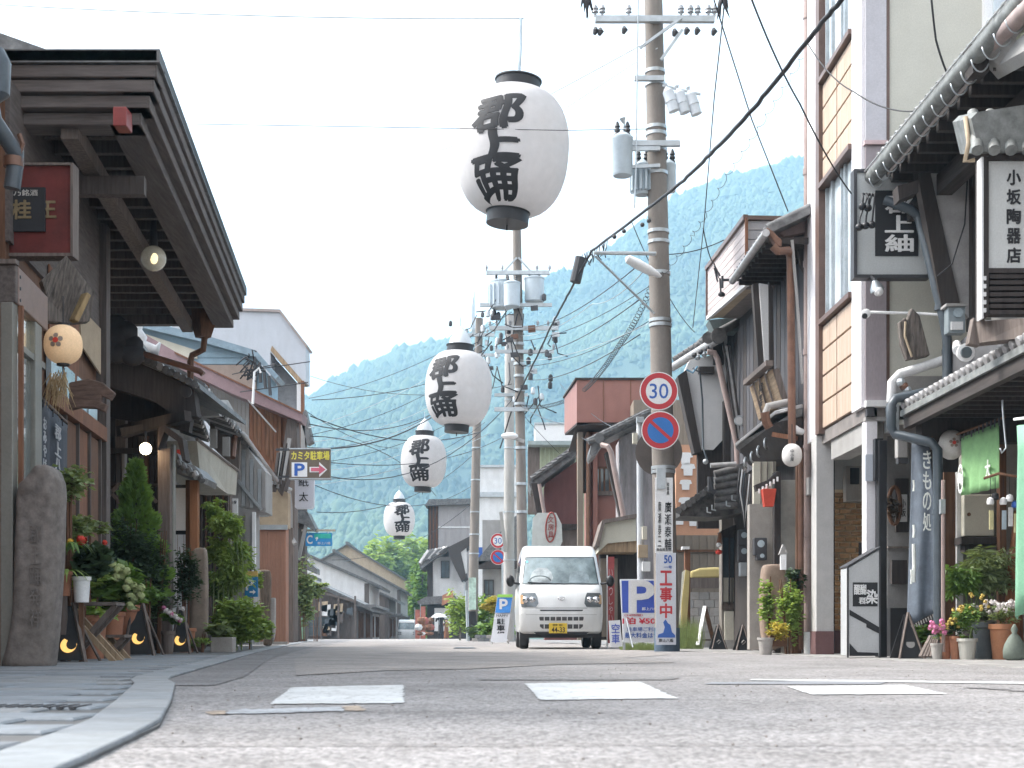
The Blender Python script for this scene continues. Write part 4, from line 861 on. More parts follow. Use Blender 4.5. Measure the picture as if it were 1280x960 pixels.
for k in range(8): B().tube([P(525 + k * 3.4, 704 - k * 1.9, D - 1.3), P(536 + k * 3.4, 688 - k * .6, D - 1.3)], .14, 6).make('roof_tile', TILE_L if k % 3 == 0 else TILE, t)
cwin(t, 552, 561, 702, 722, D - .02, W_VD, GLASS, 1, 2)
b = B(); cbox(b, 534, 541, 700, 762, D - .1, 3); b.make('timber_post', W_VD, t)
b = B(); cprism(b, ((560, 684), (600, 664), (602, 670), (576, 690), (583, 722), (577, 727), (561, 694)), D - 1.6, 4); b.make('gable_board', W_VDH, t)
b = B(); cprism(b, ((569, 688), (583, 684), (584, 716), (580, 718)), D - 1.4, .3); b.make('wing_plaster', PL_W, t)
b = B(); cprism(b, ((521, 752), (532, 746), (568, 744), (570, 748), (566, 754), (524, 756)), D - 2.0, 3); b.make('canopy', TILE, t)
b = B(); cprism(b, ((553, 744), (566, 738), (567, 750), (552, 757)), D - 2.2, .3); b.make('brick_red_flap', TERRA, t)
b = B(); cbox(b, 534, 586, 754, 815, D - .5, 2); b.make('shop_interior', W_VD, t)
b = B(); cbox(b, 543, 563, 760, 789, D - .75, .03); bn = b.make('shop_banner', WHITE, t); b = B(); vtext(b, 'そば処', P(558, 775, D - .76), CR, CU, .2, .95, bold=.01); text(b, '郡', P(550, 768, D - .76), CR, CU, width=.25, bold=.02); b.make('banner_lettering', INK, bn)
for i in range(5): x = 587 + i * 1; 
D = 66
t = thing('rendered_house', 'grey rendered house with a broad dark eave between the dark pole and the transformer pole', 'house', P(620, 800, D))
b = B(); cbox(b, 603, 648, 650, 800, D, 2); b.make('wall', PL_G, t); b = B(); cprism(b, ((596, 700), (640, 648), (652, 640), (652, 650), (612, 700), (600, 706)), D - 1, 2); b.make('verge_roof', TILE, t)
b = B(); cbox(b, 596, 652, 701, 710, D - 1, 1.2); b.make('canopy', W_VD, t); cwin(t, 606, 616, 726, 760, D - .02, W_VD, GLASS, 2, 2); cwin(t, 630, 642, 670, 690, D - .02, W_GREY, GLASS, 1, 2)
b = B(); cbox(b, 598, 603, 684, 698, D - .6, .1); b.make('blue_shop_plate', BLUE, t)
D = 95; t = thing('white_block', 'plain pale building with flat roof showing above the grey siding house', 'building', P(625, 800, D)); b = B(); cbox(b, 598, 655, 583, 800, D, 3); b.make('wall', PL_W, t); b = B(); cbox(b, 596, 658, 615, 621, D - .3, .3); b.make('parapet', ZINC, t); b = B(); cbox(b, 597, 656, 581, 584, D - .2, 3.4); b.make('roof_edge', ZINC, t)
# planting at the foot of the middle houses
for i, (px, py, D, w_, h_, lm, n) in enumerate(((575, 766, 62, 1.1, 2.3, LF_B, 1100), (606, 770, 57, 1.5, 1.9, LF_M, 1300), (620, 752, 56, 1.2, 1.0, LF_Y, 500), (605, 790, 53, 1.3, .9, LF_D, 900), (622, 786, 52, 1.4, .9, LF_M, 900))):
    x = gx(px, D); z = hz(py, D); t = thing('shrub', ['climbing green shrub left of the dark pole foot', 'tall shrub right of the dark pole', 'yellow green shrub under the distant traffic signs', 'low clipped dark bush by the dark pole', 'low green bush beside the P stand'][i], 'shrub', (x, D, 0), 'shrubs at the middle houses')
    leaves(B(), (x, D, z), (w_ * .62, w_ * .5, h_ * .62), n, .2, seed=i + 70).make('foliage', lm, t, kind='stuff', fix=False)
    B().tube([(x, D, 0), (x, D, z)], .05, 6).make('stem', W_GREY, t)
t = thing('low_stone_wall', 'low stone planter wall behind the P stand', 'wall', (gx(606, 51), 51, 0))
for i in range(8):
    for j in range(2): x = gx(590, 51) + i * .21 + j * .1; B().bx(x, x + .2, 51, 51.3, j * .12, j * .12 + .115).make('stone', [CONC, PAVES[1], PAVES[2]][(i + j) % 3], t, bev=.01)

# ---------------------------------------------------------------- red brown block and its neighbours
SALM = mat('red brown enamel panel', (.29, .135, .11), rough=.5, var=.08, scale=2, dirt=.25, bump=.03)
D = 34
t = thing('red_brown_building', 'red brown building whose boxy top storey overhangs the street', 'building', P(750, 800, D))
b = B(); cbox(b, 721, 812, 474, 528, D, .8); b.make('top_storey', SALM, t)
# the street side of the top storey, receding
q = [P(721, 474, D), P(705, 497, 36.6), P(705, 541, 36.6), P(721, 528, D)]
b = B(); b.poly([P(721.5, 473.5, D), P(721.5, 528, D), P(705.5, 542, 37), P(705.5, 497, 37)], (.9, .6, 0)); b.make('side_panel', SALM, t)
b = B(); b.poly([P(719, 472, D - .05), P(812, 472, D - .05), P(812, 474.5, D - .05), P(719, 474.5, D - .05)], (0, 1, 0)); b.poly([P(719, 472, D - .05), P(719, 474.5, D - .05), P(703.5, 498, 37.1), P(703.5, 495.5, 37.1)], (.2, .2, 0)); b.make('roof_edge', W_VD, t)
b = B(); b.poly([P(721, 529, D), P(812, 529, D), P(812, 531, D), P(721, 531, D)], (0, 5, 0)); b.poly([P(721, 529, D), P(735, 529, D), P(735, 541.5, 37), P(706, 541.5, 37)], (0, 0, -.05)); b.make('soffit', W_VD, t)
b = B()
for x in (754, 788): cbox(b, x, x + .8, 476, 528, D - .015, .03)
b.make('panel_joints', W_RED, t, kind='stuff')
D2 = 35.2
b = B(); cbox(b, 733, 800, 530, 800, D2, 1); b.make('wall', SALM, t)
for x, w_, m in ((733, 5, SALM), (741, 6, SALM), (722, 7, SID_T)): b = B(); cbox(b, x, x + w_, 540, 800, D2 - .35, .3); b.make('pilaster', m, t, bev=.01)
for x1, x2, y1, y2 in ((744, 761, 586, 614), (723, 733, 552, 614)): cwin(t, x1, x2, y1, y2, D2 - .01, W_BRN, GLASS, 1, 3)
b = B(); cbox(b, 743, 766, 614, 619, D2 - .12, .1); b.make('sill', W_GREY, t)
B().tube([P(735.5, 540, D2 - .42), P(735.5, 695, D2 - .42)], .05, 8).make('drain_pipe', BRONZE, t)
# green corrugated workshop with white water tank behind
D = 46; t = thing('green_workshop', 'pale green corrugated workshop with grey eave, left of the red brown building', 'building', P(700, 800, D))
b = B(); cbox(b, 676, 735, 556, 720, D, 1.5); b.make('wall', mat('pale green tin', (.42, .46, .33), rough=.6, var=.1, dirt=.3), t)
X = gx(676, D); n = 12
for i in range(n): B().tube([(X + i * .13, D - .01, hz(640, D)), (X + i * .13, D - .01, hz(557, D))], .035, 6).make('tin_rib', MC['pale green tin'], t)
b = B(); cbox(b, 660, 736, 551, 556, D - .6, 1.5); b.make('eave', mat('grey green eave', (.36, .42, .42)), t)
b = B(); cbox(b, 660, 676, 556, 640, D, 1); b.make('side_wall', W_GREY, t)
D = 55; t = thing('rooftop_tank_house', 'plain white box on the roof behind the green workshop', 'roof box', P(695, 555, D)); b = B(); cbox(b, 669, 731, 530, 560, D, 3); b.make('box', WHITE, t); b = B(); cbox(b, 668, 732, 528, 530.5, D - .05, 3.1); b.make('lid', ZINC, t)
# maroon walled tiled house
D = 40; MAR = mat('maroon board', (.17, .07, .065), var=.15, st=(1, 1, .3), dirt=.3)
t = thing('maroon_house', 'maroon walled old house with steep tiled verge behind the white van roof', 'house', P(700, 800, D))
b = B(); cprism(b, ((681, 605), (723, 575), (723, 800), (681, 800)), D, 1.5); b.make('wall', MAR, t)
b = B(); cprism(b, ((661, 604), (666, 596), (722, 556), (722, 568), (676, 603), (664, 612)), D - .7, 2); b.make('roof', TILE, t)
for k in range(9): a = P(664 + k * 6.6, 598 - k * 4.7, D - .75); B().tube([a, a + V((.16, -.0, .11)), a + V((.16, 1.5, .11))], .075, 6).make('verge_tile', TILE, t)
b = B(); cprism(b, ((664, 604), (672, 604), (684, 668), (676, 668)), D - .9, .25); b.make('wing_timber', W_VD, t)
B().tube([P(674, 605, D - 1.1), P(680, 640, D - 1.1), P(683, 672, D - 1.1)], .05, 8).make('drain_pipe', PIPE_M, t)
b = B(); cprism(b, ((668, 608), (675, 612), (682, 668), (669, 668)), D - .6, .2); b.make('wing_plaster', W_GREY, t)
b = B(); cbox(b, 685, 723, 655, 661, D - .8, .8); b.make('canopy', W_VD, t); b = B(); cbox(b, 690, 723, 661, 700, D - .5, .2); b.make('shutter', W_GREY, t)
t = thing('oval_shop_sign', 'whitish slanted shop sign with a maroon oval, above the van', 'sign', P(680, 665, 38.6)); b = B(); cprism(b, ((664, 694), (666, 648), (672, 641), (695, 641), (702, 655), (703, 677), (695, 694)), 38.6, .15); bd = b.make('board', mat('pale mint board', (.55, .6, .58), var=.1), t)
b = B(); c = P(688.5, 659, 38.58); b.tube([c + V((.135 * math.cos(a) + .02 * math.sin(a), 0, .40 * math.sin(a))) for a in [2 * math.pi * k / 28 for k in range(29)]], .022, 6); b.make('oval_ring', mat('maroon paint', (.3, .08, .07), bump=0), t, smooth='all'); b = B(); vtext(b, '文房具', c, CR, CU, .16, .62, bold=.01, off=.01); b.make('lettering', MC['maroon paint'], bd)
# tiled house with the slanting pipe + cream bay
D = 29; t = thing('tiled_gable_house', 'tiled old house with slanting drain pipe left of the round signs', 'house', P(775, 800, D))
b = B(); cprism(b, ((775, 548), (803, 532), (825, 530), (825, 800), (775, 800)), D, 1.2); b.make('wall', mat('mottled grey plaster', (.3, .28, .29), var=.4, scale=7, st=(1, 1, .2), dirt=.5), t)
b = B(); cprism(b, ((737, 566), (739, 556), (745, 545), (800, 517), (825, 508), (825, 520), (800, 528), (757, 549), (745, 567), (739, 571)), D - .8, 1.2); b.make('roof', TILE, t)
for k in range(8): a = P(741 + k * 9.5, 549 - k * 4.7, D - .9); B().tube([a + V((-.1, 0, -.05)), a + V((.12, 0, .07)), a + V((.12, .7, .07))], .07, 8).make('verge_tile', TILE, t)
B().lathe([(.03, 0), (.1, .01), (.1, .06)], P(749, 548, D - .95), 14, V((0, -1, 0)).to_track_quat('Z', 'Y').to_matrix()).make('end_tile', TILE, t, smooth=True)
b = B(); cprism(b, ((756, 566), (765, 562), (781, 644), (775, 646)), D - .9, .3); b.make('wing_timber', W_VD, t)
B().tube([P(752, 556, D - 1.0), P(760, 558, D - 1.1), P(764, 566, D - 1.1), P(779, 642, D - 1.1), P(779, 684, D - 1.1)], .055, 8).make('drain_pipe', PIPE_M, t, smooth=True)
b = B(); cprism(b, ((748, 668), (755, 652), (795, 646), (795, 676), (760, 679), (748, 690)), D - 1.5, 1.2); b.make('bay', PL_C, t); b = B(); cprism(b, ((744, 682), (753, 650), (796, 642), (796, 647), (756, 654), (749, 684)), D - 1.6, 1.4); b.make('bay_roof', W_GREY, t)
b = B(); cprism(b, ((748, 690), (760, 679), (796, 676), (796, 690)), D - 1.45, 1.1); b.make('bay_underside', W_TAN, t)
b = B(); cbox(b, 750, 797, 690, 800, D - .6, .5); b.make('lower_wall', W_VD, t); b = B(); cbox(b, 751, 772, 698, 796, D - .7, .08); b.make('shutter', SID_T, t)
# taupe sided building behind the tall pole, with peach wall
D = 33; t = thing('taupe_sided_building', 'taupe corrugated building behind the tall utility pole with a tan fence', 'building', P(860, 800, D))
b = B(); cbox(b, 792, 876, 500, 800, D, 1); b.make('wall', SID_T, t); siding(B(), 793, 876, 500, 800, D, .19, .05, .02).make('siding_ribs', SID_T, t, kind='stuff')
D = 31; t = thing('peach_wall', 'peach wall hung with white shirt shaped cut-outs behind the plastered house', 'wall', P(870, 700, D))
PE = mat('peach paint', (.55, .3, .19), var=.06, dirt=.15); b = B(); cprism(b, ((845, 556), (875, 556), (880, 640), (905, 645), (905, 672), (845, 672)), D, .3); b.make('wall', PE, t)
SH = ((-.5, .45), (-.2, .5), (.2, .5), (.5, .45), (.62, .1), (.38, .05), (.36, -.5), (-.36, -.5), (-.38, .05), (-.62, .1))
for i, (x, y, s_) in enumerate(((857, 573, .26), (860, 587, .26), (857, 606, .22), (857, 629, .26), (849, 649, .24), (868, 649, .3), (888, 650, .26))):
    c = P(x, y, D - .02); B().poly([c + V((a * s_, 0, e_ * s_)) for a, e_ in SH], (0, -.015, 0)).make('shirt_cutout', WHITE, t)
D = 30; t = thing('corrugated_fence', 'brown corrugated fence under the peach wall', 'fence', P(860, 800, D))
b = B(); cbox(b, 836, 908, 669, 800, D, .1); b.make('panel', SID_T, t); siding(B(), 837, 908, 669, 760, D, .16, .05, .02).make('ribs', SID_T, t, kind='stuff'); b = B(); cbox(b, 836, 908, 687, 690, D - .06, .05); b.make('rail', W_BRN, t)
D = 27.5; t = thing('block_wall', 'grey concrete block wall left of the plastered house', 'wall', P(885, 800, D))
cnt = 0
for r_ in range(7):
    for k in range(5):
        x = gx(861, D) + k * .2 - (r_ % 2) * .1; B().bx(x, x + .192, D, D + .15, r_ * .155, r_ * .155 + .148).make('block', [CONC, PL_G][(r_ * 3 + k) % 2 if r_ > 3 else 0], t, bev=.006)
b = B(); cbox(b, 859, 906, 722, 735, D - .05, .2); b.make('coping', W_GREY, t)
t = thing('yellow_tarp', 'yellow tarpaulin hump on the block wall', 'tarpaulin', P(882, 720, 27.6)); b = B()
cprism(b, ((863, 723), (864, 714), (875, 710), (895, 709), (906, 710), (906, 722)), 27.45, .5); b.make('cover', mat('yellow tarp', (.58, .47, .2), var=.1, scale=4, bump=.4), t, bev=.04)
t = thing('timber_post', 'brown timber post with a white cap and yellow cloth beside the tall pole', 'post', P(858, 800, 26)); b = B(); cbox(b, 856, 863, 686, 800, 26, .12); b.make('post', W_RED, t, bev=.008); b = B(); cbox(b, 853, 862, 683, 686.5, 25.95, .2); b.make('cap', WHITE, t)
b = B(); cprism(b, ((852, 756), (857, 712), (862, 714), (861, 745), (858, 785), (851, 785)), 25.9, .04); b.make('yellow_cloth', MC['yellow tarp'], t); b = B(); cprism(b, ((849, 780), (853, 715), (857, 712), (853, 756), (852, 785)), 25.95, .03); b.make('white_cloth', CURT, t)
b = B()
for i in range(900):
    x = gx(rnd.uniform(838, 874), 25.2) ; y = 25.2 + rnd.uniform(-.6, .6); hh_ = rnd.uniform(.15, .62); a = rnd.uniform(-.1, .1); b.add([(x, y, 0), (x + .012, y, 0), (x + a + .006, y + rnd.uniform(-.1, .1), hh_)], [(0, 1, 2)])
tag(b.make('tall_grass', LF_G, None, kind='stuff', fix=False, loc=(2.9, 25.2, 0)), 'tall grass tuft right of the utility pole foot', 'grass')
b = B()
for i in range(700):
    x = gx(rnd.uniform(776, 822), 23.6); y = 23.6 + rnd.uniform(-.3, .3); hh_ = rnd.uniform(.05, .16); b.add([(x, y, 0), (x + .012, y, 0), (x + rnd.uniform(-.05, .05), y, hh_)], [(0, 1, 2)])
tag(b.make('grass_tufts', LF_G, None, kind='stuff', fix=False, loc=(2, 23.6, 0)), 'low weeds under the blue P signboard', 'grass')
# ---------------------------------------------------------------- parking signs
WS = mat('white signboard', (.72, .73, .76), rough=.4, var=.03, bump=0, dirt=.12)
BLP = mat('parking blue', (.06, .11, .5), rough=.4, var=.06, bump=0)
D = 23.2; t = thing('parking_signboard', 'large white and blue P signboard with prices left of the tall pole', 'sign', P(800, 803, D))
b = B(); b.poly([P(775, 724, D), P(838, 724, D), P(838, 803, D), P(779, 803, D)], (0, .05, 0)); bd = b.make('board', WS, t, bev=.004)
b = B(); b.poly([P(777, 726, D), P(836, 726, D), P(836, 766, D), P(778, 766, D)], (0, -.004, 0)); b.make('blue_panel', BLP, bd)
b = B(); text(b, 'P', P(802, 746, D), CR, CU, width=.40, height=.52, bold=.05, off=.008); text(b, '郡上八幡', P(812, 761, D), CR, CU, width=.25, height=.05, off=.008); b.make('white_lettering', WHITE, bd)
b = B(); text(b, '1泊 ¥500', P(802, 776, D), CR, CU, width=.62, height=.11, bold=.015); b.make('red_lettering', mat('bright red ink', (.6, .04, .07), bump=0), bd)
b = B(); text(b, '（24時間）', P(792, 769, D), CR, CU, width=.3, height=.035, bold=0); b.make('fine_lettering', MC['bright red ink'], bd)
b = B(); text(b, '駐車場ご利用', P(803, 786.5, D), CR, CU, width=.5, height=.07, bold=0); text(b, '最大料金はつ', P(802, 794, D), CR, CU, width=.55, height=.09, bold=.01); b.make('blue_lettering', BLUE, bd)
for x in (780, 834): b = B(); b.bar((gx(x, D + .1), D + .08, 0), P(x, 730, D + .08), .04); b.make('leg', ZINC, t)
B().tube([P(783, 773, D - .06), P(791, 809, D - .35)], .014, 6).make('prop', ZINC, t)
D = 23; t = thing('vacancy_sign', 'small white board reading 空車 at the left foot of the P signboard', 'sign', P(769, 809, D)); b = B(); cprism(b, ((761, 776), (775, 775), (778, 808), (763, 809)), D, .04); bd = b.make('board', WS, t); b = B(); vtext(b, '空車', P(769.5, 792, D), CR, CU, .13, .34, bold=.01); b.make('lettering', BLP, bd)
D = 25.9; t = thing('nobori_banner', 'faded red upright banner between the van and the P signboard', 'banner', P(763, 806, D)); B().tube([(gx(759, D), D, 0), P(759, 694, D)], .012, 6).make('pole', WHITE, t)
b = B(); n = 12
for k in range(n):
    y1, y2 = 696 + 108 * k / n, 696 + 108 * (k + 1) / n; s1, s2 = .03 * math.sin(k * .9), .03 * math.sin(k * .9 + .9); b.hull8([P(759, y1, D), P(768, y1, D) + V((0, s1, 0)), P(768, y1, D) + V((0, s1 + .006, 0)), P(759, y1, D) + V((0, .006, 0))], [P(759, y2, D), P(768, y2, D) + V((0, s2, 0)), P(768, y2, D) + V((0, s2 + .006, 0)), P(759, y2, D) + V((0, .006, 0))])
cl = b.make('cloth', mat('faded red cloth', (.45, .1, .1), var=.15), t); b = B(); vtext(b, 'いらっしゃい', P(763.5, 745, D - .04), CR, CU, .07, 1.0, bold=0); b.make('lettering', mat('pale pink ink', (.7, .5, .5), bump=0), cl)
D = 40; t = thing('parking_stand', 'leaning blue P stand with green top edge left of the van', 'sign', P(628, 803, D)); b = B(); b.poly([P(622, 744, D), P(641, 744, D), P(633, 803, D - .3), P(613, 803, D - .3)], (0, .05, 0)); bd = b.make('board', WS, t)
def sk(y): return (744 - y) / 59 * 8.5   # lean of the board
b = B(); b.poly([P(622, 747, D - .03), P(640.5, 747, D - .03), P(637.5, 766, D - .14), P(619, 766, D - .14)], (0, -.01, 0)); b.make('blue_panel', mat('azure', (.06, .25, .62), bump=0), bd)
b = B(); b.poly([P(622, 743, D - .02), P(641, 743, D - .02), P(640.5, 746.5, D - .04), P(621.5, 746.5, D - .04)], (0, -.012, 0)); b.make('green_strip', mat('lime paint', (.3, .6, .1), bump=0), bd)
b = B(); text(b, 'P', P(629.5, 756.5, D - .1), CR, CU, width=.22, height=.34, bold=.04, off=.02); b.make('letter', WHITE, bd); b = B(); text(b, 'HAPPY', P(628, 769.5, D - .17), CR, CU, width=.33, height=.07, off=.01); vtext(b, '駐車場', P(626, 785, D - .22), CR, CU, .22, .55, bold=.03, off=.02); b.make('lettering', INK, bd)
for x in (613, 633): B().bar(P(x + 1, 800, D - .28), (P(x + 3, 803, D + .5).x, D + .5, 0), .04).make('leg', WHITE, t)
# ================================================================ LEFT SIDE
# ---- near shop with the big dark roof
t = thing('wooden_shop', 'dark wooden shop with deep layered eave and hipped roof, nearest on the left', 'shop', FL.q(13, 0, 0)); SHOP = t
B().fb(FL, 5, 12.6, -3.5, -.12, 0, 6.0).make('near_wall', W_BRN, t)
b = B(); b.fb(FL, 12.6, 17.0, -3.2, -.02, 0, 5.2); b.make('wall', W_BRN, t)
B().fb(FL, 17.0, 21.8, -6.5, -4.6, 0, 5.0).make('back_wall', W_DK, t)
B().fb(FL, 12.6, 17.0, -.02, .02, 3.75, 5.2).make('upper_boarding', W_DKH, t)
DA = FL.D(100, .02)
b = B(); b.poly([FL.p(97, 383, .03), FL.p(124, 411, .03), FL.p(124, 468, .03), FL.p(100, 432, .03)], FL.N * .02); b.make('plaster_panel', PL_T, t)
b = B(); b.poly([FL.p(60, 330, .03), FL.p(97, 383, .03), FL.p(97, 480, .03), FL.p(60, 440, .03)], FL.N * .015); b.make('brown_panel', W_RED, t)
b = B(); b.fb(FL, 16.75, 17.0, -.05, .1, 0, 5.1); b.make('corner_post', W_DK, t)
# sliding doors of the shop: four framed boards
for i in range(4):
    d = 14.05 + i * .62; B().fb(FL, d, d + .56, .0, .06, .1, 2.5).make('door_panel', [W_RED, W_BRN][i % 2], t, bev=.01); B().fb(FL, d + .57, d + .61, .0, .09, 0, 2.7).make('door_stile', W_DK, t)
B().fb(FL, 14.0, 16.7, .02, .12, 2.52, 2.68).make('lintel', W_RED, t)
for i in range(4): B().fb(FL, 14.1 + i * .62, 14.6 + i * .62, .0, .05, 2.72, 3.05).make('transom_pane', GLASS_L, t)
# roof: stepped fascia, slab, soffit boards, rafters
C0, C1, NE = 12.9, 21.8, 1.3
for i in range(5):
    n_, z1, z2 = NE - (0, .03, .06, .11, .2)[i], 5.57 - .125 * i, 5.57 - .125 * (i + 1) + .01
    m_ = [IRON, W_FAS, W_FAS, W_DKH, W_FAS][i]
    B().fb(FL, C0 + NE - n_ + .006, C1, n_ - .3, n_, z2, z1).make('fascia_board', m_, t, bev=.01)
    q1, q2 = FL.q(C0 + NE - n_, n_, 0), FL.q(C0 + NE - n_, -4, 0)
    B().bx(q2.x, q1.x - .02, q1.y - .0, q1.y + .3, z2, z1 - .003).make('fascia_board', W_DKX if i else IRON, t, bev=.01)
b = B(); q = lambda d, n, z: FL.q(d, n, z)
b.add([q(C0, NE, 5.57), q(C1, NE, 5.57), q(C1, -4.2, 7.3), q(17.5, -4.2, 7.3), q(C0, -4.2, 5.57), q(C0, NE, 5.45), q(C1, NE, 5.45), q(C1, -4.2, 5.45), q(C0, -4.2, 5.45)], [(0, 1, 2, 3), (0, 3, 4), (0, 5, 6, 1), (1, 6, 7, 2), (4, 8, 5, 0), (5, 8, 7, 6), (2, 7, 8, 4, 3)]); b.make('roof', TILE, t)
b = B()
for k in range(28):
    d = C0 + .75 + k * .3
    ne_ = max(NE - .4, NE - .1 - (d - C0) * 1.19); b.bar(q(d, NE - .02, 5.575), q(d, ne_, 5.575 + (NE - ne_) * .31), .08, .04)
b.make('roof_tiles', TILE, t, kind='stuff')
for i in range(15): n_ = .85 - i * .3; B().fb(FL, C0 + .5, C1 - .02, n_ - .29, n_, 5.26, 5.29 + .002 * (i % 3)).make('soffit_board', W_SOF, t)
for i in range(19):
    d = 13.45 + i * .45; b = B().fb(FL, d, d + .09, -2.8, .88, 5.12, 5.255); b.make('rafter', W_DK, t)
for n_, z in ((.42, 4.86), (.9, 5.0)): B().fb(FL, 13.2, C1 - .15, n_ - .08, n_ + .08, z, z + .16).make('purlin', W_GREY if n_ < .5 else W_DKH, t)
B().fb(FL, C1 - .16, C1, -2.9, .95, 4.98, 5.25).make('end_beam', W_DK, t)
for d in (14.2,): B().fb(FL, d, d + .14, -.0, .95, 4.66, 4.84).make('bracket_arm', W_DK, t)
b = B(); b.poly([P(-80, 8, 17.4), P(0, 41, 17.4), P(62, 63, 17.4), P(-80, 66, 17.4)], (0, 1, 0)); b.make('upper_gable', TILE, t)
b = B(); b.bx(gx(141, 12.8), gx(158, 12.8), 12.8, 13.0, hz(157, 12.8), hz(133, 12.8)); b.make('red_lamp_box', mat('red lacquer', (.25, .045, .04), rough=.4), t, bev=.008)
# hopper + down pipe at the far eave corner
B().lathe([(.12, .0), (.2, .25), (.22, .5)], P(254, 422, 21.6), 4).make('rain_hopper', W_BRN, t)
B().tube([P(256, 420, 21.6), P(254, 437, 21.6), P(240, 444, 21.6), P(238, 452, 21.6), P(238, 500, 21.6), P(236, 520, 21.6)], .05, 8).make('down_pipe', W_BRN, t)
# near gutter and pipe at the left edge of the picture
t = thing('down_pipe', 'glossy dark gutter outlet and pipe at the upper left edge', 'drain pipe', P(10, 200, 9)); 
B().lathe([(.03, 0), (.09, .05), (.1, .25), (.06, .33)], P(-7, 128, 8.8), 16).make('outlet', PIPE_B, t, smooth=True)
B().tube([P(-14, 118, 8.8), P(-8, 150, 8.8), P(20, 192, 9.0), P(19, 206, 9.0), P(15, 236, 9.0)], .052, 12).make('pipe', PIPE_B, t, smooth=True)
B().lathe([(.062, -.03), (.062, .03)], P(17, 203, 9.0), 16).make('pipe_joint', BRONZE, t, smooth=True); B().tube([P(24, 168, 8.98), P(28, 180, 8.98), P(20, 203, 8.98)], .018, 6).make('clip', BRONZE, t)
# red hanging signboard
D = 12.75; t = thing('hanging_signboard', 'faded dark red signboard with a black plate of gold letters under the deep eave', 'sign', P(30, 318, D))
b = B(); cbox(b, -50, 88, 206, 316, D, .12); bd = b.make('board', mat('faded red lacquer', (.13, .025, .022), var=.35, scale=4, dirt=.5), t)
b = B(); cbox(b, -50, 89, 316, 320, D - .03, .18); cbox(b, -50, 89, 203, 206, D - .03, .18); cbox(b, 88, 91, 203, 320, D - .03, .18); b.make('frame', W_GREY, t)
b = B(); cbox(b, -40, 56, 234, 289, D - .03, .028); pb = b.make('black_plate', INK, bd); b = B(); GOLD = mat('dull gold paint', (.2, .15, .08), bump=0, var=.2)
text(b, '酒', P(-4, 262, D - .03), CR, CU, width=.17, height=.17, bold=.02, off=.004); text(b, '桂', P(27, 262, D - .03), CR, CU, width=.17, height=.17, bold=.02, off=.004); b.make('gold_lettering', GOLD, pb); b = B(); text(b, '王', P(60, 262, D), CR, CU, width=.15, height=.15, bold=.02, off=.008); b.make('gold_letter', GOLD, bd)
b = B(); text(b, '飛騨乃銘酒', P(22, 241, D - .03), CR, CU, width=.36, height=.055, bold=0, off=.004); b.make('small_lettering', mat('pale letters', (.5, .48, .45), bump=0), pb)
# display porch: aluminium posts, boxed head with brown sides, glass
t = thing('display_porch', 'projecting glazed porch with grey metal posts and brown boxed head at the left edge', 'porch', FL.q(11.5, .5, 0)); n5 = .5
da, db = FL.D(23, n5), FL.D(60, n5); zt, zb_ = hz(333, da), hz(380, da)
ALU = mat('greenish aluminium', (.24, .235, .21), rough=.5, metal=.3, var=.08, bump=.03)
B().fb(FL, da, db, n5 - .1, n5, zb_, zt).make('side_head', mat('brown laminate', (.22, .14, .11), rough=.5, var=.1), t, bev=.008)
q1 = FL.q(da, n5, 0); B().bx(q1.x - 1.6, q1.x - .0, da - .06, da - .004, zb_, zt).make('front_head', W_DKH, t, bev=.008)
B().bx(q1.x - 1.7, q1.x + .01, da - .09, da - .01, zt, zt + .035).make('head_cap', W_GREY, t)
for k in range(3): B().disc(FL.q(da + .05, n5 + .001, zt - .07 - .09 * k), .013, FL.N, .006, 10).make('bolt', IRON, t)
B().bx(q1.x - .115, q1.x - .02, da - .07, da + .04, 0, zb_).make('post', ALU, t, bev=.006); B().fb(FL, FL.D(46, n5), FL.D(54, n5), n5 - .09, n5 - .01, 0, zb_ - .0).make('post', ALU, t, bev=.006)
B().fb(FL, da + .05, db, n5 - .08, n5 - .02, zb_ - .32, zb_ - .27).make('transom', ALU, t)
GLR = mat('reflecting glass', (.75, .85, .86), rough=.0, var=.05, scale=1.2, bump=0, dirt=0, spec=.9, coat=.6, trans=.9, fine=2)
B().fb(FL, da + .02, db - .05, n5 - .06, n5 - .05, .7, zb_).make('glass', GLR, t); B().fb(FL, da + .02, db - .05, n5 - .07, n5 - .02, 0, .7).make('base_board', W_BRN, t); B().bx(q1.x - 1.6, q1.x - .12, da - .03, da - .02, .0, zb_).make('front_board', mat('peach brown boards', (.26, .15, .11), st=(6, 6, .5), var=.2), t)
b = B(); b.bx(q1.x - .02, q1.x + .015, da + .05, da + .08, .2, zb_); b.make('red_trim', W_RED, t)
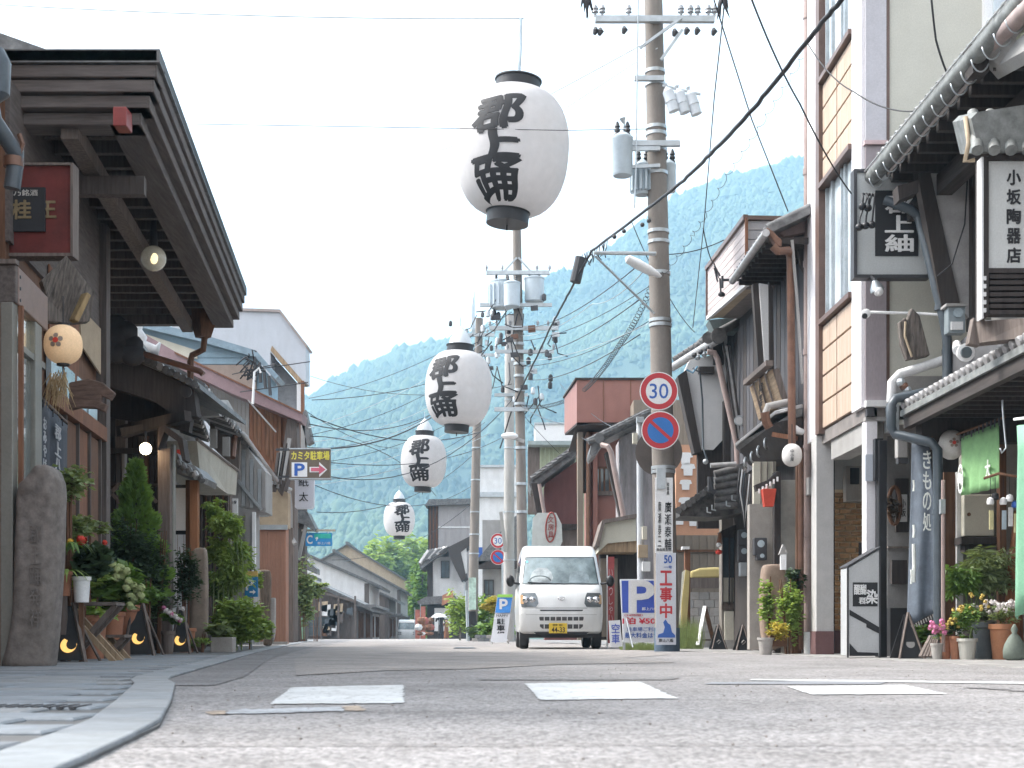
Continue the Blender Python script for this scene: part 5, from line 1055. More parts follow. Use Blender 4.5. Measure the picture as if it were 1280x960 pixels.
# small paper lanterns with a blossom mark
def small_lantern(label, px, py, pr, D, glow=1.3, mark=True, c=(.72, .5, .3), sq=1.06, cp=True):
    r_ = pr / FOC * D; cc = P(px, py, D); t = thing('paper_lantern', label, 'lantern', cc, 'small paper lanterns of the shops')
    pr_ = [(max(.3 * r_, r_ * (1 - abs(z) ** 2.4) ** .5) * (1.008 if i % 2 else .992), z * r_ * sq) for i, z in enumerate([-.97 + 1.94 * k / 34 for k in range(35)])]
    m = mat('lit lantern paper %.2f' % glow, c, rough=.7, var=.08, scale=4, bump=0, dirt=0, emit=glow) if glow else mat('unlit lantern paper', (.68, .66, .64), rough=.7, var=.05, bump=0)
    B().lathe(pr_, cc, 32).make('paper_body', m, t, smooth='all')
    if cp:
        for sg in (-1, 1): B().lathe([(.34 * r_, -.05 * r_), (.34 * r_, .1 * r_)], cc + V((0, 0, sg * r_ * sq * .98 - .02 * r_)), 20).make('cap', BLACK, t, smooth=True)
    B().tube([cc + V((0, 0, r_ * sq)), cc + V((0, 0, r_ * sq + .25))], .006, 5).make('cord', BLACK, t)
    if mark:
        GM = mat('grey blossom print', (.3, .24, .2), bump=0); b = B()
        for k in range(5):
            a = 2 * math.pi * k / 5 + .3; x, z = .26 * r_ * math.cos(a) - .08 * r_, .26 * r_ * math.sin(a) + .05 * r_; y = -math.sqrt(max(.01, r_ ** 2 - x * x - z * z)) - .006; b.disc(cc + V((x, y, z)), .13 * r_, (x, y, z), .004, 14)
        b.make('petal_print', GM, t); x, z = -.08 * r_, .05 * r_; y = -math.sqrt(r_ ** 2 - x * x - z * z) - .008; B().disc(cc + V((x, y, z)), .15 * r_, (x, y, z), .004, 14).make('blossom_centre', FL_R, t)
    return t
small_lantern('lit paper lantern with red centred blossom hanging beside the brown porch head', 79, 431, 23.5, 12.4, .07)
small_lantern('lit paper lantern half hidden behind the grey metal posts', 25, 430, 19, 11.9, .12)
b = B(); t = thing('lit_bulb', 'small warm lamp at the far left edge behind the post', 'lamp', P(2, 416, 11.4)); B().ball(P(2, 416, 11.4), .05, 12, (1, 1, 1.4)).make('bulb', mat('warm bulb', (1, .75, .4), bump=0, dirt=0, emit=3), t, smooth=True)
D = 17; t = thing('globe_lamp', 'round frosted globe lamp glowing faintly under the dark soffit', 'lamp', P(192, 323, D)); B().ball(P(192, 323, D), .152, 24, (1, 1, 1)).make('globe', mat('frosted globe', (.45, .42, .34), rough=.25, bump=0, dirt=0, emit=.03, coat=.6), t, smooth='all')
B().ball(P(192.5, 323, D - .13), .035, 10, (1.4, .8, 2)).make('glow_core', mat('warm filament', (1, .8, .45), bump=0, dirt=0, emit=.35), t, smooth=True); B().lathe([(.05, 0), (.05, .06), (.02, .5)], P(192, 308, D), 12).make('stem', IRON, t)
D = 20.2; t = thing('porch_lamp', 'bright bare bulb glowing in the dark porch of the second house', 'lamp', P(182, 561, D)); B().ball(P(182, 561, D), .085, 14).make('bulb', mat('bright bulb', (1, .82, .55), bump=0, dirt=0, emit=6), t, smooth=True); B().tube([P(182, 554, D), P(182, 540, D + .2)], .02, 6).make('holder', IRON, t)
pl_ = bpy.data.lights.new('porch_lamp_light', 'POINT'); pl_.energy = 1.6; pl_.color = (1, .6, .3); pl_.shadow_soft_size = .09; po = bpy.data.objects.new('porch_lamp_light', pl_); col.objects.link(po); po.parent = t; po.location = (0, -.14, 0)
# carved boards
t = thing('wooden_signboard', 'large weathered dark wooden board hanging at an angle above the lit lantern', 'sign', P(85, 400, 12.9)); b = B(); b.poly([P(83, 319, 12.6), P(119, 366, 13.1), P(112, 402, 13.1), P(88, 404, 12.9), P(60, 402, 12.5), P(60, 375, 12.5), P(52, 350, 12.3)], (-.06, .1, 0)); b.make('board', mat('charred weathered board', (.09, .07, .06), st=(8, 8, 1.2), var=.7, scale=4, bump=1, c2=(.2, .17, .15)), t, bev=.01)
b = B(); b.bar(P(92, 402, 12.75), P(108, 368, 12.85), .1, .05); b.make('tan_sticker', wood('ochre wood', (.28, .2, .1)), t, bev=.01)
t = thing('carved_fish_board', 'brown wooden board carved like a gaping fish head above the shop door', 'sign', P(115, 500, 13.6)); b = B(); D = 13.6; b.poly([P(86, 478, D), P(110, 473, D), P(128, 478, D), P(143, 491, D), P(137, 500, D), P(127, 495, D), P(126, 503, D), P(133, 505, D), P(130, 515, D), P(118, 510, D), P(100, 509, D), P(86, 512, D)], (0, .09, 0)); b.make('board', mat('brown carved wood', (.14, .09, .07), st=(1, 1, 5), var=.5, bump=.8), t, bev=.012)
t = thing('straw_ornament', 'bundle of pale straw hanging behind the lantern over the curtain rail', 'ornament', P(80, 500, 13)); b = B()
for k in range(60): a = P(rnd.uniform(62, 84), rnd.uniform(462, 478), 12.9 + rnd.random() * .2); b.tube([a, a + V((rnd.uniform(-.12, .12), 0, -rnd.uniform(.15, .32)))], [.006, .002], 4)
b.make('straw', mat('straw', (.45, .33, .18), bump=0), t, kind='stuff')
# dark noren
def cloth(name, a, c, h1, h2, m, par, n=16, amp=.03, thick=.006, seed=0, wave=2.2):
    """curtain hanging from a to c, drop h1 at a and h2 at c"""
    r = random.Random(seed); a, c = V(a), V(c); d = (c - a); nn_ = V((d.y, -d.x, 0)).normalized(); b = B(); m_ = 8; ph = r.uniform(0, 6)
    for j in range(m_ + 1):
        for i in range(n + 1):
            u = i / n; k = j / m_; p = a + d * u; p.z -= (h1 + (h2 - h1) * u) * k; p += nn_ * (amp * k ** .6 * math.sin(u * wave * 6.283 + ph + k) + amp * .3 * math.sin(u * 23 + ph * 2)); b.v.append(tuple(p))
    for j in range(m_):
        for i in range(n): q = j * (n + 1) + i; b.f.append((q, q + 1, q + n + 2, q + n + 1))
    o = b.make(name, m, par, smooth='all', fix=False); s = o.modifiers.new('thickness', 'SOLIDIFY'); s.thickness = thick; return o
t = thing('shop_curtain', 'dark grey-blue shop curtain with pale vertical writing in the shop entrance', 'curtain', P(75, 480, 13.2)); NV = mat('charcoal blue cloth', (.065, .075, .095), var=.12, scale=20, bump=.2)
NA, NB = FL.q(12.45, .2, hz(480, 12.45) - .02), FL.q(14.1, .2, hz(480, 12.45) - .12)
cl = cloth('cloth', NA, NB, .82, .82, NV, t, amp=.02, n=30, wave=5)
B().tube([NA + V((0, 0, .03)), NB + V((0, 0, .03))], .015, 8).make('rail', W_GREY, t)
for k in range(9): p = NA.lerp(NB, k / 8); B().tube([p + V((0, 0, .04)), p + V((0, 0, -.05))], .012, 6).make('loop', BLACK, t)
b = B(); rgt = (NB - NA).normalized(); vtext(b, '郡上八幡', NA.lerp(NB, .66) + V((0, 0, -.42)), rgt, CU, .26, .62, off=.04); vtext(b, 'おみやげ', NA.lerp(NB, .33) + V((0, 0, -.4)), rgt, CU, .12, .5, off=.04); b.make('lettering', mat('faded white dye', (.45, .46, .48), bump=0), cl)
# stone pillar in front
def standing_stone(label, pts, D, dep, m, seed=0, name='stone_post'):
    """irregular standing stone: rings of (py, px1, px2)"""
    r = random.Random(seed); b = B(); n = 14; t = thing(name, label, 'stone post', (gx((pts[-1][1] + pts[-1][2]) / 2, D), D, 0))
    for j, (py, a, c) in enumerate(pts):
        cx_ = gx((a + c) / 2, D); w_ = gx(c, D) - gx(a, D); z = max(-.02, hz(py, D))
        for i in range(n):
            an = 2 * math.pi * i / n; ex = .55; x = math.copysign(abs(math.cos(an)) ** ex, math.cos(an)) * w_ / 2; y = math.copysign(abs(math.sin(an)) ** ex, math.sin(an)) * dep / 2
            b.v.append((cx_ + x * r.uniform(.93, 1.05), D + y * r.uniform(.85, 1.15), z + r.uniform(-.006, .006)))
    for j in range(len(pts) - 1):
        for i in range(n): q = j * n + i; q2 = j * n + (i + 1) % n; b.f.append((q, q2, q2 + n, q + n))
    b.f.append(tuple(range(n))); b.f.append(tuple(range((len(pts) - 1) * n, len(pts) * n))[::-1])
    o = b.make('stone', m, t, smooth=True); s = o.modifiers.new('sub', 'SUBSURF'); s.levels = 1; s.render_levels = 2; o.data.set_sharp_from_angle(angle=R(80)); return t
GRAN = mat('weathered granite', (.2, .175, .16), rough=.9, var=.35, scale=14, bump=.8, dirt=.55, fine=90)
t = standing_stone('big rough granite pillar with worn carving standing before the shop', [(582, 54, 62), (586, 47, 70), (594, 40, 76), (602, 31, 79), (606, 25, 80), (616, 23.5, 80.5), (618, 23, 80.5), (640, 23, 80), (700, 21, 78), (760, 19, 75), (800, 15, 73), (825, 5, 70), (838, 2, 70)], 11, .34, GRAN, 1)
b = B(); vtext(b, '郡上踊発祥', P(44, 720, 10.82), CR, CU, .09, .8, bold=0, off=-.003, ext=.003); b.make('worn_carving', mat('worn carving', (.18, .158, .145), bump=0), t)
standing_stone('slim upright stone post between the two dark bushes and the bamboo', [(684, 244, 258), (692, 239, 260), (740, 239, 261), (790, 236, 260), (816, 235, 260)], 20.5, .2, mat('brown stone', (.26, .21, .17), var=.25, dirt=.4, bump=.6), 2)
standing_stone('knotty brown tree stump post before the salmon wall', [(712, 324, 337), (716, 322, 340), (760, 326, 339), (800, 330, 340), (808, 328, 341)], 31, .22, mat('stump bark', (.14, .105, .08), var=.5, st=(5, 5, .7), bump=1), 3, 'wooden_stump')
standing_stone('small pale square stone marker at the corner of the salmon wall', [(747, 339, 345), (750, 338, 345), (806, 337, 345)], 31, .14, CONC, 4)
# ---- second house: dark porch
D = 20.6; t = thing('porch_house', 'dark old house with tiled verge and open porch lit by a bare bulb', 'house', FL.q(21, 0, 0))
b = B(); cbox(b, 110, 205, 480, 818, 22.6, .2); b.make('inner_wall', W_VD, t)
b = B(); b.poly([P(126, 500, 17.2), P(126, 820, 17.2), P(135, 820, 22.5), P(135, 470, 22.5)], (-.1, 0, 0)); b.make('side_wall', W_VD, t)
for i in range(9): b = B(); cbox(b, 138 + i * 7, 143.6 + i * 7, 545, 815, 22.52, .07); b.make('wall_board', [W_VD, W_GREY, W_BRN, W_VD][i % 4], t)
for x1, x2, y1, y2, m, D_ in ((144, 157, 500, 560, W_GREY, 21.9), (127, 200, 560, 566, W_VD, 21.8), (130, 198, 604, 608, W_VD, 21.7), (197, 213, 560, 818, W_GREY, 20.3), (213, 217, 555, 760, ALU, 20.4), (152, 156, 565, 610, PL_G, 21.9)):
    b = B(); cbox(b, x1, x2, y1, y2, D_, .14); b.make('post' if y2 - y1 > 20 else 'rail', m, t, bev=.01)
for a, c in (((128, 604), (150, 628)), ((150, 604), (128, 628)), ((175, 604), (196, 628))): B().bar(P(*a, 21.6), P(*c, 21.6), .05).make('lattice_bar', W_GREY, t)
b = B(); b.poly([P(120, 436, D), P(140, 441, D), P(176, 452, D), P(242, 487, D), P(246, 520, D), P(238, 520, D), P(226, 524, D), P(190, 500, D), P(120, 478, D)], (0, .3, 0)); b.make('verge_board', W_VD, t)
b = B(); b.poly([P(120, 430, D - .1), P(172, 440, D - .1), P(248, 478, D - .1), P(250, 486, D - .1), P(172, 452, D - .1), P(120, 440, D - .1)], (0, 3.6, 0)); b.make('roof', TILE, t)
for k in range(11): a = P(171 + k * 7.2, 443 + k * 3.7, D - .16); B().tube([a, a + V((.0, .42, 0))], .055, 8).make('verge_tile', TILE_L if k in (0, 1, 4) else TILE, t)
B().tube([P(175, 441, D - .25), P(250, 464, D - .25), P(254, 468, D - .25)], .045, 10).make('bronze_gutter', BRONZE, t, smooth=True)
b = B(); rr = random.Random(2)
for k in range(12): b.ball(P(rr.uniform(134, 166), rr.uniform(402, 445), D - .25), rr.uniform(.14, .24), 10, (1, .6, .9))
b.make('ridge_end_ornament', mat('black smoked tile', (.035, .034, .038), rough=.6, bump=.5), t, smooth=True)
b = B(); cprism(b, ((127, 470), (200, 478), (215, 520), (205, 558), (196, 558), (190, 530), (127, 520)), D + .8, .1); b.make('upper_boarding', W_VD, t)
B().bar(P(150, 540, D + .4), P(235, 520, D - .2), .15).make('beam', W_VD, t)
b = B(); cprism(b, ((150, 535), (190, 528), (232, 502), (240, 512), (236, 540), (200, 530), (152, 546)), D + .1, .2); b.make('bracket_arm', W_VD, t)
B().lathe([(.02, 0), (.07, .01), (.08, .05), (.08, .1)], P(234, 491, D - .35), 18, V((0, -1, 0)).to_track_quat('Z', 'Y').to_matrix()).make('barrel_end', W_VD, t, smooth=True)
b = B(); cprism(b, ((197, 535), (205, 531), (228, 548), (232, 575), (228, 576), (222, 552), (205, 540), (197, 562)), 20.2, .3); b.make('hood', W_VD, t)
# white pane leaning in the side, small tiled roof and brown column
b = B(); cbox(b, 219, 232, 610, 663, 22, .05); b.make('white_pane', WHITE, t); b = B(); cbox(b, 217, 234, 606, 668, 22.06, .05); b.make('pane_frame', BLACK, t)
b = B(); cbox(b, 237, 247, 600, 690, 21.8, .15); b.make('column', mat('orange brown timber', (.3, .14, .07), st=(5, 5, .5), var=.2), t, bev=.01); b = B(); cbox(b, 232, 237, 600, 700, 22.0, .2); b.make('column_shadow_board', W_BRN, t)
b = B(); b.poly([P(221, 566, 21.6), P(226, 576, 21.6), P(243, 582, 21.6), P(256, 597, 21.4), P(254, 604, 21.4), P(238, 596, 21.5), P(221, 592, 21.6)], (0, .9, 0)); b.make('small_roof', TILE, t)
for k in range(5): B().tube([P(222 + k * 7, 577 + k * 4.6, 21.35), P(225 + k * 7, 584 + k * 4.3, 21.3)], .05, 8).make('roof_tile', TILE_L if k == 3 else TILE, t, smooth=True)
b = B(); cbox(b, 221, 231, 562, 571, 21.9, .1); b.make('red_block', FL_R, t)
# white porcelain ornament beyond
t = thing('roof_ornament', 'pale curled ridge ornament seen under the far edge of the dark soffit', 'roof ornament', P(170, 430, 24)); b = B(); D = 24
b.tube([P(155, 397, D), P(172, 400, D), P(168, 415, D), P(178, 432, D), P(196, 438, D), P(200, 428, D)], [.16, .13, .13, .1, .09, .02], 10); b.tube([P(164, 408, D), P(176, 424, D), P(175, 440, D)], [.12, .12, .05], 8); b.make('scroll', PL_W, t, smooth='all')
# ---- third house: tiled eaves, beige balcony
def eave_row(t, a, c, n, r_, m, drop=.0, nm='eave_tile', ln=.5, dirn=None, alt=None):
    a, c = V(a), V(c); d = dirn or V((-1, 0, .35)).normalized()
    for i in range(n):
        p = a.lerp(c, (i + .5) / n); o = B().lathe([(r_ * .2, 0), (r_, .01), (r_, ln)], p, 12, d.to_track_quat('Z', 'Y').to_matrix()); o.make(nm, alt if (alt and i % 3 == 1) else m, t, smooth=True)
t = thing('tiled_eave_house', 'old house with layered tiled eaves and a beige balcony box, third on the left', 'house', FL.q(25, 0, 0))
b = B(); cbox(b, 205, 288, 590, 808, 28.8, .2); b.make('front_wall', W_GREY, t)
for i in range(9): b = B(); cbox(b, 240 + i * 5.4, 242 + i * 5.4, 615, 806, 28.7, .08); b.make('front_slat', [W_DK, W_BRN][i % 2], t)
b = B(); b.fb(FL, 22.8, 30, -5, -.5, 0, 5.0); b.make('wall', PL_G, t)
A0, A1 = P(241, 497, 21.6), P(263, 552, 23.6); b = B(); b.poly([A0, A1, A1 + V((-1.2, 0, .7)), A0 + V((-1.2, 0, .7))], (0, 0, .06)); b.make('lower_eave', TILE, t); eave_row(t, A0, A1, 12, .05, TILE, alt=TILE_L)
A0, A1 = P(256, 486, 24), P(303, 545, 29); b = B(); b.poly([A0, A1, A1 + V((-1.6, 0, .9)), A0 + V((-1.6, 0, .9))], (0, 0, .1)); b.make('upper_eave', TILE, t); eave_row(t, A0 + V((.02, 0, 0)), A1, 18, .075, TILE, alt=TILE_L)
b = B(); b.poly([P(263, 500, 26), P(285, 500, 28), P(299, 525, 29), P(275, 520, 26)], (-.8, 0, 0)); b.make('pale_awning', PL_G, t)
b = B(); b.poly([P(246, 551, 23), P(297, 590, 28), P(295, 619, 28), P(284, 617, 26.8), P(250, 592, 23)], (-.6, .05, 0)); b.make('balcony', mat('beige mortar', (.4, .37, .31), var=.1, dirt=.35), t)
B().tube([P(246, 549, 22.98), P(298, 588.5, 27.98)], .03, 6).make('balcony_rail', W_GREY, t)
B().tube([P(296, 541, 28.6), P(293, 548, 28.6), P(291, 572, 28.4)], .06, 8).make('down_pipe', BRONZE, t)
for x, y in ((262, 536), (278, 546)): b = B(); cbox(b, x, x + 9, y, y + 24, 27.2, .05); b.make('shutter', PL_G, t)
b = B(); cprism(b, ((263, 516), (300, 548), (299, 590), (262, 556)), 29, .1); b.make('upper_wall', W_GREY, t)
b = B(); b.fb(FL, 23.2, 29, -.9, -.6, 0, 2.6); b.make('shop_front', W_DK, t)
for i in range(6): b = B(); b.fb(FL, 23.6 + i * .9, 23.7 + i * .9, -.6, -.5, 0, 2.5); b.make('front_post', W_BRN, t)
D = 29.5; t = thing('grey_metal_house', 'grey boarded house with a sloping pale gutter, fourth on the left', 'house', FL.q(30, 0, 0))
b = B(); cprism(b, ((285, 560), (300, 548), (332, 590), (332, 640), (316, 640), (316, 806), (285, 806)), D, .8); b.make('wall', PL_G, t)
for i in range(7): b = B(); cbox(b, 297 + i * 5, 301.4 + i * 5, 556 + i * 6, 632 + min(i, 3), D - .03, .03); b.make('wall_board', [PL_G, ZINC][i % 2], t)
A0, A1 = P(300, 541, 28.4), P(343, 600, 33); b = B(); b.poly([A0, A1, A1 + V((-.9, 0, .5)), A0 + V((-.9, 0, .5))], (0, 0, .05)); b.make('eave', TILE, t); eave_row(t, A0, A1, 14, .05, TILE_L, alt=TILE); B().tube([A0 + V((.06, 0, -.02)), A1 + V((.06, 0, -.02))], .05, 8).make('gutter', TILE_L, t, smooth='all')
B().bar(P(297, 600, D - .1), P(327, 637, D - .1), .06).make('diagonal_trim', ZINC, t); b = B(); cbox(b, 315, 319, 640, 715, D - .2, .1); b.make('sign_strip', WHITE, t); b = B(); cbox(b, 286, 297, 623, 645, D - .3, .06); b.make('number_plate', WHITE, t); b = B(); text(b, '119', P(291, 628, D - .32), CR, CU, width=.15, height=.07, bold=.01); b.make('plate_lettering', INK, t)
b = B(); cbox(b, 306, 315, 640, 806, D - .1, .15); b.make('pilaster', PL_G, t)
B().tube([P(337, 605, 31), P(337, 645, 31)], .06, 8).make('down_pipe', PL_G, t); B().tube([P(320, 645, 31), P(336, 644, 31)], .03, 6).make('bracket', ZINC, t)
# ---- salmon / brown board house with mauve roof
D = 33.5; t = thing('brown_board_house', 'house with salmon siding below and mauve sheet roof above, by the yellow lettered sign', 'house', P(337, 803, D))
SAL = mat('salmon siding', (.36, .19, .13), var=.08, st=(1, 1, .2), dirt=.25)
b = B(); cbox(b, 318, 357.5, 660, 805, D, .4); b.make('lower_wall', SAL, t)
for i in range(12): b = B(); cbox(b, 318.4 + i * 3.3, 321.0 + i * 3.3, 664, 804, D - .025, .024); b.make('siding_board', SAL, t)
b = B(); cbox(b, 317, 359, 656, 662, D - .08, .07); b.make('pale_flashing', ZINC, t); b = B(); cbox(b, 316, 359, 802, 805.5, D - .1, .1); b.make('base_rail', CONC, t)
b = B(); cprism(b, ((318, 596), (360, 616), (360, 660), (318, 660)), D + .02, .38); b.make('mid_wall', PL_T, t)
b = B(); cprism(b, ((222, 455), (285, 485), (372, 522), (372, 560), (352, 590), (352, 620), (340, 600), (300, 545), (222, 500)), D + .4, .5); b.make('upper_wall', W_RED, t)
BR = wood('brown board', (.21, .105, .06))
for i in range(18): x = 262 + i * 5.0; b = B(); b.poly([P(x, 474 + i * 2.15, D + .38), P(x + 4.5, 474 + i * 2.15, D + .38), P(x + 4.5, 512 + i * 4.3 if i < 17 else 590, D + .38), P(x, 508 + i * 4.3, D + .38)], (0, -.03, 0)); b.make('wall_board', [BR, W_RED, BR][i % 3] if i > 9 else PL_G, t)
MAU = mat('mauve sheet roof', (.27, .18, .19), rough=.5, var=.1, dirt=.25)
b = B(); b.poly([P(150, 400, D - .4), P(220, 440, D - .4), P(300, 478, D - .4), P(378, 516, D - .4), P(376, 527, D - .4), P(290, 492, D - .4), P(150, 425, D - .4)], (0, .8, 0)); b.make('roof', MAU, t)
b = B(); b.poly([P(218, 439.5, D - .45), P(378, 515.5, D - .45), P(378, 517.5, D - .45), P(218, 441.5, D - .45)], (0, .1, 0)); b.make('roof_trim', W_RED, t)
b = B(); cprism(b, ((359, 524), (370, 526), (372, 560), (362, 590), (352, 620), (345, 610), (352, 570)), D - .1, .5); b.make('dark_side', W_DK, t)
for k in range(4): B().bar(P(362 - k * 4.5, 548 + k * 6, D - .3), P(353 - k * 3.5, 600 + k * 5, D - .3), .09).make('stay', [PL_G, W_DK][k % 2], t)
t = thing('rooftop_aerial', 'bundle of cables and a white bent conduit on the brown board house roof edge', 'aerial', P(318, 470, D - .7)); D2 = D - .7
B().tube([P(316, 505, D2), P(318, 465, D2), P(324, 460, D2), P(326, 466, D2)], .03, 8).make('white_conduit', WHITE, t); B().tube([P(310, 500, D2), P(345, 540, D2)], .02, 6).make('conduit', PL_G, t)
rr = random.Random(12)
for k in range(18): a = P(rr.uniform(308, 326), rr.uniform(438, 468), D2); B().tube([a, a + V((rr.uniform(-.15, .15), 0, rr.uniform(-.2, .1))), a + V((rr.uniform(-.28, .28), 0, rr.uniform(-.35, 0)))], .018, 5).make('cable_loop', RUBBER, t, smooth='all')
for a, c in (((290, 468), (345, 455)), ((300, 490), (385, 478)), ((318, 462), (388, 452))): B().tube([P(*a, D2), P(*c, D2)], .012, 5).make('cable', RUBBER, t)
D = 40; t = thing('blue_gabled_house', 'blue panelled gabled house behind the mauve roof', 'house', P(250, 800, D)); BP = mat('dusty blue panel', (.27, .38, .46), var=.06, dirt=.2)
b = B(); cprism(b, ((160, 405), (250, 425), (318, 447), (340, 475), (340, 520), (160, 520)), D, 1); b.make('wall', BP, t)
for i in range(3): b = B(); cbox(b, 248, 315 + 3 * i, 440 + i * 8, 447 + i * 8, D - .04, .04); b.make('wall_board', BP, t)
b = B(); cbox(b, 244, 320, 456, 520, D - .1, .09); b.make('brown_tin', mat('brown tin', (.32, .25, .21), var=.1), t); b = B(); cprism(b, ((165, 412), (246, 438), (246, 448), (200, 445), (165, 425)), D - .12, .08); b.make('cream_wall', PL_C, t)
b = B(); cprism(b, ((155, 395), (250, 417), (320, 438), (348, 470), (344, 474), (318, 446), (248, 426), (155, 404)), D - .4, 1.2); b.make('roof', mat('blue grey sheet roof', (.22, .3, .36), rough=.4, dirt=.2), t)
for k in range(4): B().tube([P(318 + k * 6, 446 + k * 8, D - .45), P(320 + k * 6, 470 + k * 8, D - .45)], .05, 6).make('verge_clip', IRON, t)
D = 48; t = thing('pale_grey_building', 'large pale grey sheet metal building with an open balcony, behind the blue house', 'building', P(330, 800, D)); PG = mat('pale grey sheet', (.5, .52, .56), rough=.55, var=.05, st=(1, 1, .3), dirt=.15)
b = B(); cprism(b, ((215, 384), (349, 389), (382, 432), (382, 477), (372, 477), (338, 440), (338, 800), (215, 800)), D, 1); b.make('wall', PG, t)
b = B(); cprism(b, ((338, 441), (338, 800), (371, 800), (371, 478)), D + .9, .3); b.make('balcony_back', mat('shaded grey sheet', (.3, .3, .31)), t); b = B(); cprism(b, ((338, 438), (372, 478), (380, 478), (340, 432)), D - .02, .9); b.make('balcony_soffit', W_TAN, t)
b = B(); b.poly([P(213, 382, D - .1), P(350, 386.5, D - .1), P(384, 431, D - .1), P(382, 433.5, D - .1), P(349, 390, D - .1), P(213, 385, D - .1)], (0, 1.3, 0)); b.make('roof_trim', mat('rust tinged trim', (.36, .3, .28)), t)
b = B(); cbox(b, 376, 380, 476, 522, D - .05, .15); b.make('red_post', W_RED, t); b = B(); cbox(b, 371, 376, 478, 530, D + .1, .1); b.make('white_post', WHITE, t)
# ---- narrow dark fronts beyond
D = 36; t = thing('narrow_dark_house', 'narrow dark fronted house with drain pipes behind the parking sign', 'house', P(365, 803, D)); b = B(); cbox(b, 358, 368, 515, 803, D, .6); b.make('wall', W_GREY, t); B().tube([P(361, 614, D - .2), P(363, 640, D - .2), P(363, 670, D - .2), P(369, 680, D - .3)], .06, 8).make('down_pipe', PL_G, t); B().tube([P(343, 603, 33), P(363, 612, D - .3)], .05, 8).make('gutter', TILE_L, t)
b = B(); cprism(b, ((374, 520), (382, 512), (391, 552), (384, 556)), D + 3, .4); b.make('roof_wing', TILE, t); b = B(); cbox(b, 372, 381, 520, 560, D + 3, .5); b.make('upper_wall', PL_G, t)
B().bar(P(364, 660, D - .25), P(364, 803, D - .25), .12).make('post', W_GREY, t)
D = 50; t = thing('low_eave_house', 'dark timber house with small tiled eave above the blue road sign', 'house', P(378, 802, D)); b = B(); cbox(b, 368, 381, 600, 802, D, .6); b.make('wall', W_DK, t); b = B(); cprism(b, ((369, 632), (384, 640), (394, 660), (392, 664), (380, 655), (369, 652)), D - .5, 1); b.make('eave', TILE, t); b = B(); cbox(b, 369, 373, 634, 660, D - .1, .1); b.make('red_board', W_RED, t); B().bar(P(383, 655, D - .4), P(373, 700, D - .4), .12).make('brace', PL_G, t)
b = B(); cprism(b, ((370, 722), (378, 720), (385, 730), (370, 733)), D - .5, .8); b.make('red_awning', W_RED, t)
b = B(); cprism(b, ((383, 700), (396, 711), (396, 718), (383, 712)), D + 14, 1); b.make('far_eave', TILE, t)
def vine(label, px, py1, py2, D, w_, n, lm, sz=.16, seed=0, cat='shrub', name='shrub', group=None, stems=3, pt=None):
    z1, z2 = hz(py2, D), hz(py1, D); x = gx(px, D); t = thing(name, label, cat, (x, D, 0), group); z1 = max(.02, z1)
    leaves(B(), (x, D, (z1 + z2) / 2), (w_ / 2, w_ / 2 * .8, (z2 - z1) / 2), n, sz, seed=seed).make('foliage', lm, t, kind='stuff', fix=False)
    for k in range(stems): a = rnd.uniform(-.3, .3) * w_; B().tube([(x + a * .3, D, 0), (x + a * .6, D, (z1 + z2) / 2), (x + a, D, z2 * .92)], [.018, .014, .005], 5).make('stem', W_BRN, t)
    if pt: pot(t, (x, D, 0), pt[0], pt[1], pt[2])
    return t
vine('climbing shrub on the far dark house under the blue road sign', 380, 690, 797, 48, .9, 900, LF_G, .2, 31)
vine('round tuft of leaves above the dark market stall', 395, 722, 752, 52, 1.0, 500, LF_G, .2, 32)
t = thing('green_banner', 'small pale green standing strip below the blue road sign', 'banner', P(378, 800, 49)); b = B(); cbox(b, 376, 381, 772, 799, 49, .03); b.make('cloth', mat('mint cloth', (.35, .6, .42), bump=0), t)
# ---- signs on the left
D = 32.2; t = thing('parking_sign', 'brown sign with yellow lettering, white P panel and pink arrow', 'sign', P(387, 598, D)); b = B(); cbox(b, 362, 412.5, 561, 598, D, .18); bd = b.make('board', mat('brown sign face', (.15, .115, .085), rough=.4, var=.06, bump=0), t); b = B(); cbox(b, 361.5, 413, 560, 561.5, D - .02, .22); cbox(b, 361.5, 413, 597.5, 599, D - .02, .22); b.make('frame', ZINC, t)
b = B(); text(b, 'カミタ駐車場', P(388, 569.5, D), CR, CU, width=.86, height=.2, bold=.03); b.make('yellow_lettering', mat('sign yellow', (.7, .62, .1), bump=0), bd)
b = B(); cbox(b, 364.5, 384, 578, 596, D - .006, .005); wp = b.make('white_panel', WHITE, bd); b = B(); text(b, 'P', P(374.5, 587, D - .006), CR, CU, width=.22, height=.27, bold=.03); b.make('letter', BLUE, wp)
def arrow(b, c, w_, h_, y): b.poly([c + V((x * w_, y, z * h_)) for x, z in ((-.5, .18), (.05, .18), (.05, .5), (.5, 0), (.05, -.5), (.05, -.18), (-.5, -.18))], (0, -.006, 0)); return b
arrow(B(), P(398, 587, D), .40, .34, -.004).make('arrow_outline', WHITE, bd); arrow(B(), P(398, 587, D), .33, .22, -.012).make('arrow', mat('pink red ink', (.6, .14, .2), bump=0), bd)
B().bar(P(345, 562, D + .1), P(364, 562, D + .1), .05).make('arm', IRON, t); B().bar(P(348, 596, D + .1), P(364, 596, D + .1), .05).make('arm', IRON, t)
D = 34; t = thing('vertical_sign', 'white vertical sign reading two dark characters under the parking sign', 'sign', P(380, 636, D)); b = B(); cprism(b, ((368.5, 598), (392.5, 598), (392, 633), (390, 636), (371, 636), (368.5, 634)), D, .16); bd = b.make('box', mat('pale lilac acrylic', (.66, .67, .74), rough=.3, var=.03, bump=0), t); b = B(); text(b, '紙', P(379.5, 603, D), CR, CU, width=.24, height=.2, bold=.005); text(b, '太', P(379.5, 621, D), CR, CU, width=.22, height=.22, bold=.005); b.make('lettering', INK, bd)  # box is an even pale lilac acrylic
